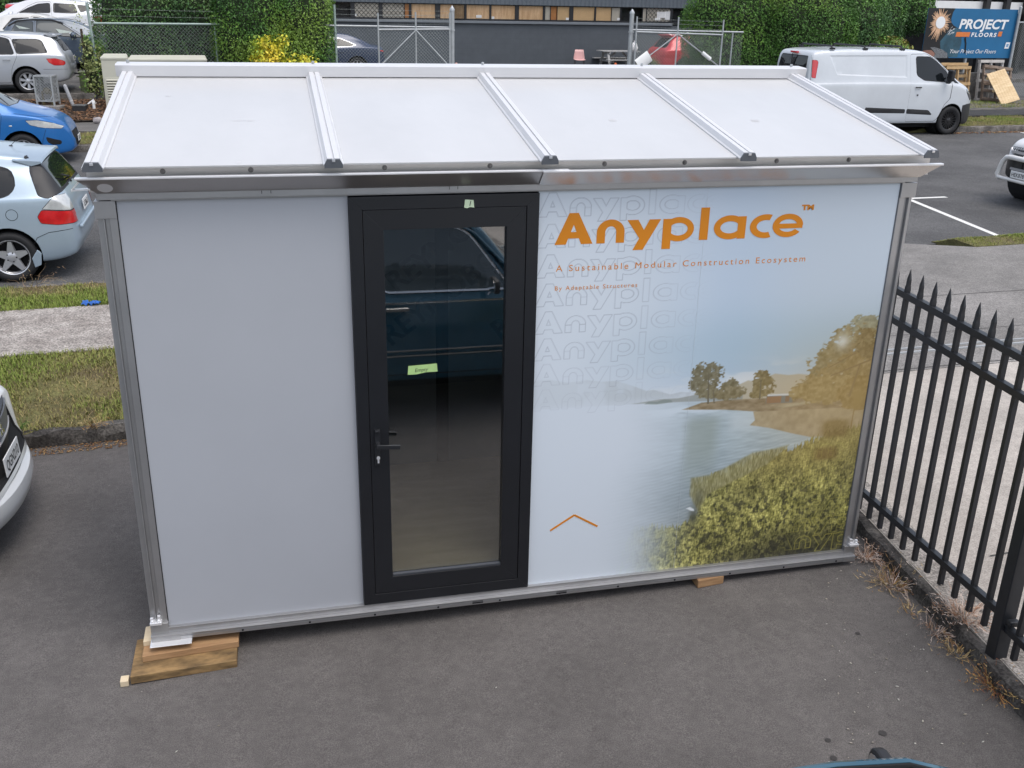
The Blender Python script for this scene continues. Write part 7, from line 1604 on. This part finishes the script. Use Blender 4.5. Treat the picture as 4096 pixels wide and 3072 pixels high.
mb.tube([p - d * .1, p + d * .25, p + d * .93, p + d * .975, q], [.044, .044, .044, .034, .012], 14); mb.build('pipe', pm('pipe_grey', (0.36, 0.37, 0.39), .6), bo, True); mb = MB(); mb.tube([p + d * .22, p + d * .27], .0455, 14); mb.build('collar', pm('pipe_collar', (0.55, 0.55, 0.55), .6), bo, True)
p = on_bank(321, 445); bb = thing('meter_box', 'low black box with a worn grey lid in the bark', 'box', (p.x, p.y, p.z), R(-6))
mb = MB(); mb.box(-.15, .16, -.12, .14, 0, .13); mb.build('box', BLACKPL, bb, local=True, bevel=.008); mb = MB(); mb.box(-.165, .165, -.13, .15, .131, .155); mb.build('lid', pm('worn_lid', (0.10, 0.105, 0.105), .7, 0, .3, 14), bb, local=True, bevel=.006)
p = on_bank(378, 441); wp = thing('standpipe', 'short white plastic standpipe at the foot of the creeper', 'pipe', p); mb = MB(); mb.lathe([(.036, -.03), (.036, .16)], p, (0, 0, 1), 14); mb.build('pipe', WHITEPL, wp, True); mb = MB(); mb.lathe([(.042, .1605), (.042, .22), (.03, .235)], p, (0, 0, 1), 14); mb.build('cap', WHITEPL, wp, True)
p = on_bank(345, 422); q = on_s(376, 398, p.y - SLOPE * p.x); mb = MB(); mb.tube([p, q], .022, 8); wl = thing('leaning_pipe', 'thin white pipe lying slanted against the creeper', 'pipe', p); mb.build('pipe', WHITEPL, wl, True); mb = MB(); mb.tube([p + Vector((.06, 0, -.03)), q + Vector((.05, 0, -.08))], .010, 6); mb.build('cable', WHITEPL, wl, True)
p = on_bank(381, 400); q = on_s(388, 376, p.y - SLOPE * p.x); mb = MB(); mb.tube([p - Vector((0, 0, .2)), q], [.03, .02], 6); tag(mb.build('charred_stake', BLACKPL, None, True), 'short black stake standing among the creeper leaves', 'stake')
p = on_z(345, 366, .53); gp = thing('utility_pillar', 'olive green utility pillar standing at the edge of the car park', 'pillar', (p.x, p.y, .53)); OLV = pm('olive_box', (0.10, 0.125, 0.06), .6, 0, .1, 6)
mb = MB(); mb.box(-.13, .13, 0, .24, -.05, .46); mb.build('body', OLV, gp, local=True, bevel=.012); mb = MB(); mb.box(-.145, .145, -.012, .252, .461, .50); mb.build('lid', pm('olive_lid', (0.20, 0.23, 0.13), .6), gp, local=True, bevel=.012)
p = on_z(392, 489, .06); mb = MB(); mb.ellipsoid((p.x, p.y, .1), .12, .10, .08, 10, 7); rr = random.Random(5); mb.v = [(x + rr.uniform(-.012, .012), y + rr.uniform(-.012, .012), z + rr.uniform(-.01, .01)) for x, y, z in mb.v]
tag(mb.build('stone', pm('pale_stone', (0.35, 0.32, 0.32), .8, 0, .15, 10), None, True), 'pale pinkish stone on the far footpath edge by the cabin roof', 'stone')
rr = random.Random(12)
for i, (u, v) in enumerate(((225, 405), (262, 400), (140, 405), (90, 410), (330, 402))):
    p = on_s(u, v, 23.45); mb = MB(); mb.ellipsoid((p.x, p.y, .24), rr.uniform(.2, .32), .16, rr.uniform(.1, .15), 10, 7); mb.v = [(x + rr.uniform(-.03, .03), y + rr.uniform(-.03, .03), z + rr.uniform(-.03, .03)) for x, y, z in mb.v]
    tag(mb.build('rock', pm('bank_rock', (0.13, 0.12, 0.105), .9, 0, .3, 8, .8, 25) if 'bank_rock' not in bpy.data.materials else bpy.data.materials['bank_rock'], None, True), ['flat grey rock in the bank right behind the mesh cage', 'grey rock in the bank left of the leaning bollard', 'grey rock in the bank below the silver wagon wheel', 'grey rock in the bank at far left under the silver wagon', 'grey rock in the bank right of the leaning bollard'][i], 'rock', 'rocks in the garden bank')

# ------------------------------------------------------------------ blue sign, pallets and lot at the right
SS = 25.2
TL, TR, BR = on_s(3715, 39, SS), on_s(4077, 31, SS), on_s(4037, 233, SS)
sx0, sx1, sz0, sz1 = TL.x, (TR.x + BR.x) / 2, BR.z, (TL.z + TR.z) / 2; SW, SH = sx1 - sx0, sz1 - sz0
sg = thing('billboard', 'blue and black flooring advert with a sparkler, on posts behind the pallets', 'billboard', st((sx0 + sx1) / 2, SS, 0))
ex = Vector((1, SLOPE, 0)).normalized()
def sp_(a, b, off=0): return st(lerp(sx0, sx1, a), SS - off, lerp(sz0, sz1, b))
mb = MB(); sbox(mb, sx0, sx1, SS, SS + .03, sz0, sz1); bd = mb.build('board', pm('billboard_blue', (0.012, 0.135, 0.30), .45, 0, .08, 1.5), sg, bevel=.004)
def flat(name, polys, mat, off):
    mb = MB()
    for i, p in enumerate(polys): mb.add([sp_(a, b, off + i * .0004) for a, b in p], [tuple(range(len(p)))])
    return mb.build(name, mat, bd)
def curve_left(): return [(0, 0), (.30, 0), (.335, .12), (.35, .30), (.37, .45), (.36, .60), (.30, .66), (.27, .72), (.262, .80), (.27, .92), (.29, 1), (0, 1)]
flat('dark_print', [curve_left()], pm('billboard_black', (0.012, 0.012, 0.014), .5, 0, .3, 2), .002)
flat('smoke_print', [[(.30, .02), (.40, .02), (.42, .30), (.40, .55), (.33, .62), (.24, .50), (.18, .34), (.20, .16)]], pm('billboard_teal', (0.03, 0.09, 0.13), .5, 0, .6, 1.4), .004)
flat('hand_print', [[(.0, .0), (.15, .0), (.14, .10), (.10, .16), (.05, .16), (.0, .14)]], pm('billboard_skin', (0.30, 0.15, 0.11), .5, 0, .3, 3), .006)
flat('sleeve_print', [[(.12, .0), (.29, .0), (.28, .10), (.22, .17), (.13, .22), (.08, .215), (.12, .15), (.15, .08)]], pm('billboard_knit', (0.16, 0.17, 0.18), .6, 0, .6, 30), .008)
rr = random.Random(2); polys = []; cx_, cz_, asp = .145, .715, SW / SH
for k in range(70):
    a = 6.283 * k / 70 + rr.uniform(-.05, .05); l = rr.uniform(.075, .125); wv = .007
    if math.sin(a) < -.6 and math.cos(a) < .1: l *= 1.35
    d = (math.cos(a), math.sin(a) * asp); t = (-math.sin(a), math.cos(a) * asp); polys.append([(cx_ + t[0] * wv, cz_ + t[1] * wv), (cx_ + d[0] * l + t[0] * .0015, cz_ + d[1] * l + t[1] * .0015), (cx_ + d[0] * l - t[0] * .0015, cz_ + d[1] * l - t[1] * .0015), (cx_ - t[0] * wv, cz_ - t[1] * wv)])
flat('spark_print', polys, pm('spark_peach', (0.72, 0.45, 0.28), .5, 0, .2, 10), .004)
flat('spark_core_print', [[(cx_ + .052 * math.cos(6.283 * k / 20), cz_ + .052 * asp * math.sin(6.283 * k / 20)) for k in range(20)]], WHITEINK, .034)
polys = []
for k in range(16): a = rr.uniform(0, 6.283); c0, c1 = .265 + rr.uniform(-.03, .03), .52 + rr.uniform(-.07, .07); polys.append([(c0, c1), (c0 + .02, c1 + .05), (c0 + .024, c1 + .045)])
flat('spark_print', polys, WHITEINK, .012)
mb = MB(); put_text(mb, 'PROJECT', sp_(.36, .595, .010), ex, (.055, 0, 1), .335 * SH / 1.6 * 1.12, fit=SW * .55, shear=.12, offset=.012)
zz = [v[2] for v in mb.v]; h0, h1 = min(zz), max(zz); k_ = SH * .26 / (h1 - h0); mb.v = [(x, y, h0 + (z - h0) * k_) for x, y, z in mb.v]; mb.build('sign_lettering', WHITEINK, bd)
mb = MB(); put_text(mb, 'FLOORS', sp_(.512, .44, .010), ex, (.04, 0, 1), .16, fit=SW * .285, spacing=1.35, shear=.1, offset=.006)
zz = [v[2] for v in mb.v]; h0, h1 = min(zz), max(zz); k_ = SH * .088 / (h1 - h0); mb.v = [(x, y, h0 + (z - h0) * k_) for x, y, z in mb.v]; mb.build('sign_lettering', WHITEINK, bd)
flat('orange_bar', [[(.338, .435), (.492, .435), (.499, .53), (.345, .53)], [(.812, .45), (.855, .45), (.862, .55), (.82, .55)]], pm('billboard_orange', (0.70, 0.20, 0.05), .5), .010)
mb = MB(); put_text(mb, 'Your Project Our Floors', sp_(.31, .10, .010), ex, (0, 0, 1), .19, fit=SW * .52, shear=.35); mb.build('sign_lettering', WHITEINK, bd)
flat('white_sticker', [[(.915, .20), (.965, .20), (.975, .33), (.925, .33)]], WHITEINK, .012); flat('sticker_print', [[(.928, .235), (.955, .235), (.96, .30), (.933, .30)]], pm('sticker_blue', (0.2, 0.35, 0.55), .5), .016)
flat('torn_print', [[(.47, .10), (.485, .10), (.475, .30), (.455, .44), (.44, .40), (.46, .30)]], DARKIN, .012)
for x in (sx0 + .3, lerp(sx0, sx1, .5)): mb = MB(); sbox(mb, x, x + .08, SS + .031, SS + .11, 0, sz1 - .1); mb.build('post', GALV, sg)
rp = thing('chain_link_fence', 'galvanised post and chain link fence right of the blue sign', 'fence', st(sx1 + .1, SS, .05), 0, 'chain link fences across the road')
a, b = on_s(4084, 30, SS - .08), on_s(4052, 320, SS - .08); mb = MB(); mb.tube([st(a.x - .02, SS - .08, 0), st(a.x, SS - .08, a.z)], .05, 12); mb.ellipsoid((a.x, st(a.x, SS - .08).y, a.z), .052, .052, .04); mb.build('post', GALV, rp, True)
mb = MB(); chain(mb, a.x + .05, a.x + 4.5, SS, .1, 2.6); mb.build('mesh', WIRE, rp); mb = MB(); mb.tube([st(a.x, SS, 2.6), st(a.x + 4.5, SS, 2.58)], .025, 8); mb.build('top_rail', GALV, rp, True)
mb = MB(); sbox(mb, 18.2, sx1 - .1, 24.75, 24.95, 0, .95); wall_o = mb.build('stone_wall', pm('grey_stone_wall', (0.12, 0.115, 0.11), .9, 0, .4, 14, .8, 30), None, bevel=.02); tag(wall_o, 'low grey stone wall behind the pallets and below the blue sign', 'wall')
def pallet(lab, mat, W_, D_, nb, loc, rot, solid=False, grp='pallets leaning under the blue sign', bw=.095):
    g = thing('pallet', lab, 'pallet', loc, 0, grp); g.rotation_euler = rot; WM[g.name] = Matrix.Translation(Vector(loc)) @ Matrix.Identity(4)
    rr = random.Random(len(lab)); gap = (D_ - nb * bw) / max(1, nb - 1)
    for i in range(nb):       # deck boards run along x, stacked along local y (height when stood up); z is the thickness
        y = i * (bw + gap); mb = MB(); mb.box(-W_ / 2 + rr.uniform(-.01, .01), W_ / 2 + rr.uniform(-.01, .01), y, y + bw, .10, .122); mb.build('deck_board', mat, g, local=True, bevel=.002)
    for x in (-W_ / 2 + .025, 0, W_ / 2 - .025): mb = MB(); mb.box(x - .022, x + .022, 0, D_, .012, .0995); mb.build('stringer', mat, g, local=True)
    for y in (0, D_ / 2 - bw / 2, D_ - bw): mb = MB(); mb.box(-W_ / 2, W_ / 2, y, y + bw, -.012, .0115); mb.build('bottom_board', mat, g, local=True)
    return g
PNEW = wood_mat('pallet_tan', (0.38, 0.24, 0.11), (0.55, 0.38, 0.2), 2.5, (2, 9, 9)); PGREY = wood_mat('pallet_grey', (0.40, 0.38, 0.36), (0.62, 0.59, 0.56), 2.5, (2, 9, 9)); PBRN = wood_mat('pallet_brown', (0.11, 0.08, 0.06), (0.28, 0.21, 0.16), 2.5, (2, 9, 9)); PINE = wood_mat('fresh_pine', (0.55, 0.38, 0.20), (0.74, 0.58, 0.36), 1.6, (1.2, 10, 10))
def stand(u, s, z=.06): p = on_s(u, 300, s); return (p.x, p.y, z)
p = stand(3815, 24.5); pallet('tan timber pallet standing upright behind the bonnet of the van', PNEW, 1.1, 1.25, 4, (p[0], p[1], .04), (R(83), 0, R(4)))
p = stand(3835, 24.3); pallet('second tan pallet standing just in front of the first beside the van', PNEW, 1.0, 1.15, 3, (p[0], p[1], .04), (R(82), 0, R(4)))
p = stand(3962, 24.45); pallet('weathered white grey pallet standing upright under the blue sign', PGREY, 1.0, 1.35, 5, (p[0], p[1], .04), (R(84), 0, R(4)))
p = stand(3985, 24.0); pallet('dark brown pallet leaning left of the fresh pine pallet', PBRN, 1.05, 1.2, 5, (p[0] + .10, p[1], .04), (R(70), R(6), R(-6)))
p = stand(4012, 23.5); g = thing('pallet', 'fresh pale pine pallet leaning in front of the dark brown pallet', 'pallet', (p[0] + .36, p[1] - .1, .05), 0, 'pallets leaning under the blue sign'); g.rotation_euler = (R(56), 0, R(4)); g.rotation_euler = (Matrix.Rotation(R(4), 4, 'Z') @ Matrix.Rotation(R(56), 4, 'X') @ Matrix.Rotation(R(14), 4, 'Z')).to_euler(); WM[g.name] = Matrix.Translation(Vector(g.location))
for i in range(7): x = -.42 + i * .12; mb = MB(); mb.box(x, x + .116, 0, 1.18, .085, .105); mb.build('deck_board', PINE, g, local=True, bevel=.003)
for y in (.05, .52, 1.0): mb = MB(); mb.box(-.42, .42, y, y + .09, .0, .0845); mb.build('stringer', PINE, g, local=True, bevel=.003)
# shed with black posts behind the sign, white beam
sh = thing('open_shed', 'dark open shed with black posts and white beam at the top right corner', 'shed', st(36, 37, 0))
DKW = pm('shed_dark', (0.03, 0.03, 0.034), .8, 0, .3, 2)
mb = MB(); sbox(mb, 24, 60, 42, 42.2, 0, 5.0); mb.build('wall', DKW, sh); mb = MB(); sbox(mb, 22, 60, 36.5, 43, 4.6, 4.8); mb.build('roof', DKW, sh)
for u in (3950, 4030, 4110):
    x = on_s(u, 15, 36.6).x; mb = MB(); sbox(mb, x - .13, x + .13, 36.5, 36.75, 0, 4.6); mb.build('post', BLACKPL, sh)
z_b = on_s(4000, 24, 36.4).z; mb = MB(); sbox(mb, 27, 60, 36.78, 36.95, z_b - .32, z_b + .18); mb.build('beam', WHITEPL, sh); mb = MB(); sbox(mb, 27, 60, 38, 38.2, z_b + .55, z_b + .70); mb.build('beam', GREYPL, sh)
mb = MB()
for k in range(8): mb.beam(st(30 + k * 1.6, 38.1, z_b + .2), st(31.5 + k * 1.6, 38.1, z_b + 1.1), .1, .1)
mb.build('truss', GREYPL, sh)
mb = MB(); sbox(mb, 27, 60, 31.5, 31.7, .05, .22); tag(mb.build('lot_kerb', KERBC, bevel=.01), kind='structure')
mb = MB(); sbox(mb, 20, 60, 25.3, 42, .062, .066); tag(mb.build('lot_asphalt', ROAD), kind='structure')
# warehouse at the far left behind the parked cars
wh = thing('warehouse', 'pale grey warehouse wall far behind the parked cars on the left', 'building', st(-20, 55, 1.5)); mb = MB(); sbox(mb, -60, 2, 55, 60, 0, 6); mb.build('wall', pm('warehouse_grey', (0.3, 0.31, 0.32), .7), wh); mb = MB(); sbox(mb, -60.3, 2.3, 54.7, 60.3, 6.001, 6.2); mb.build('roof', GREYPL, wh)
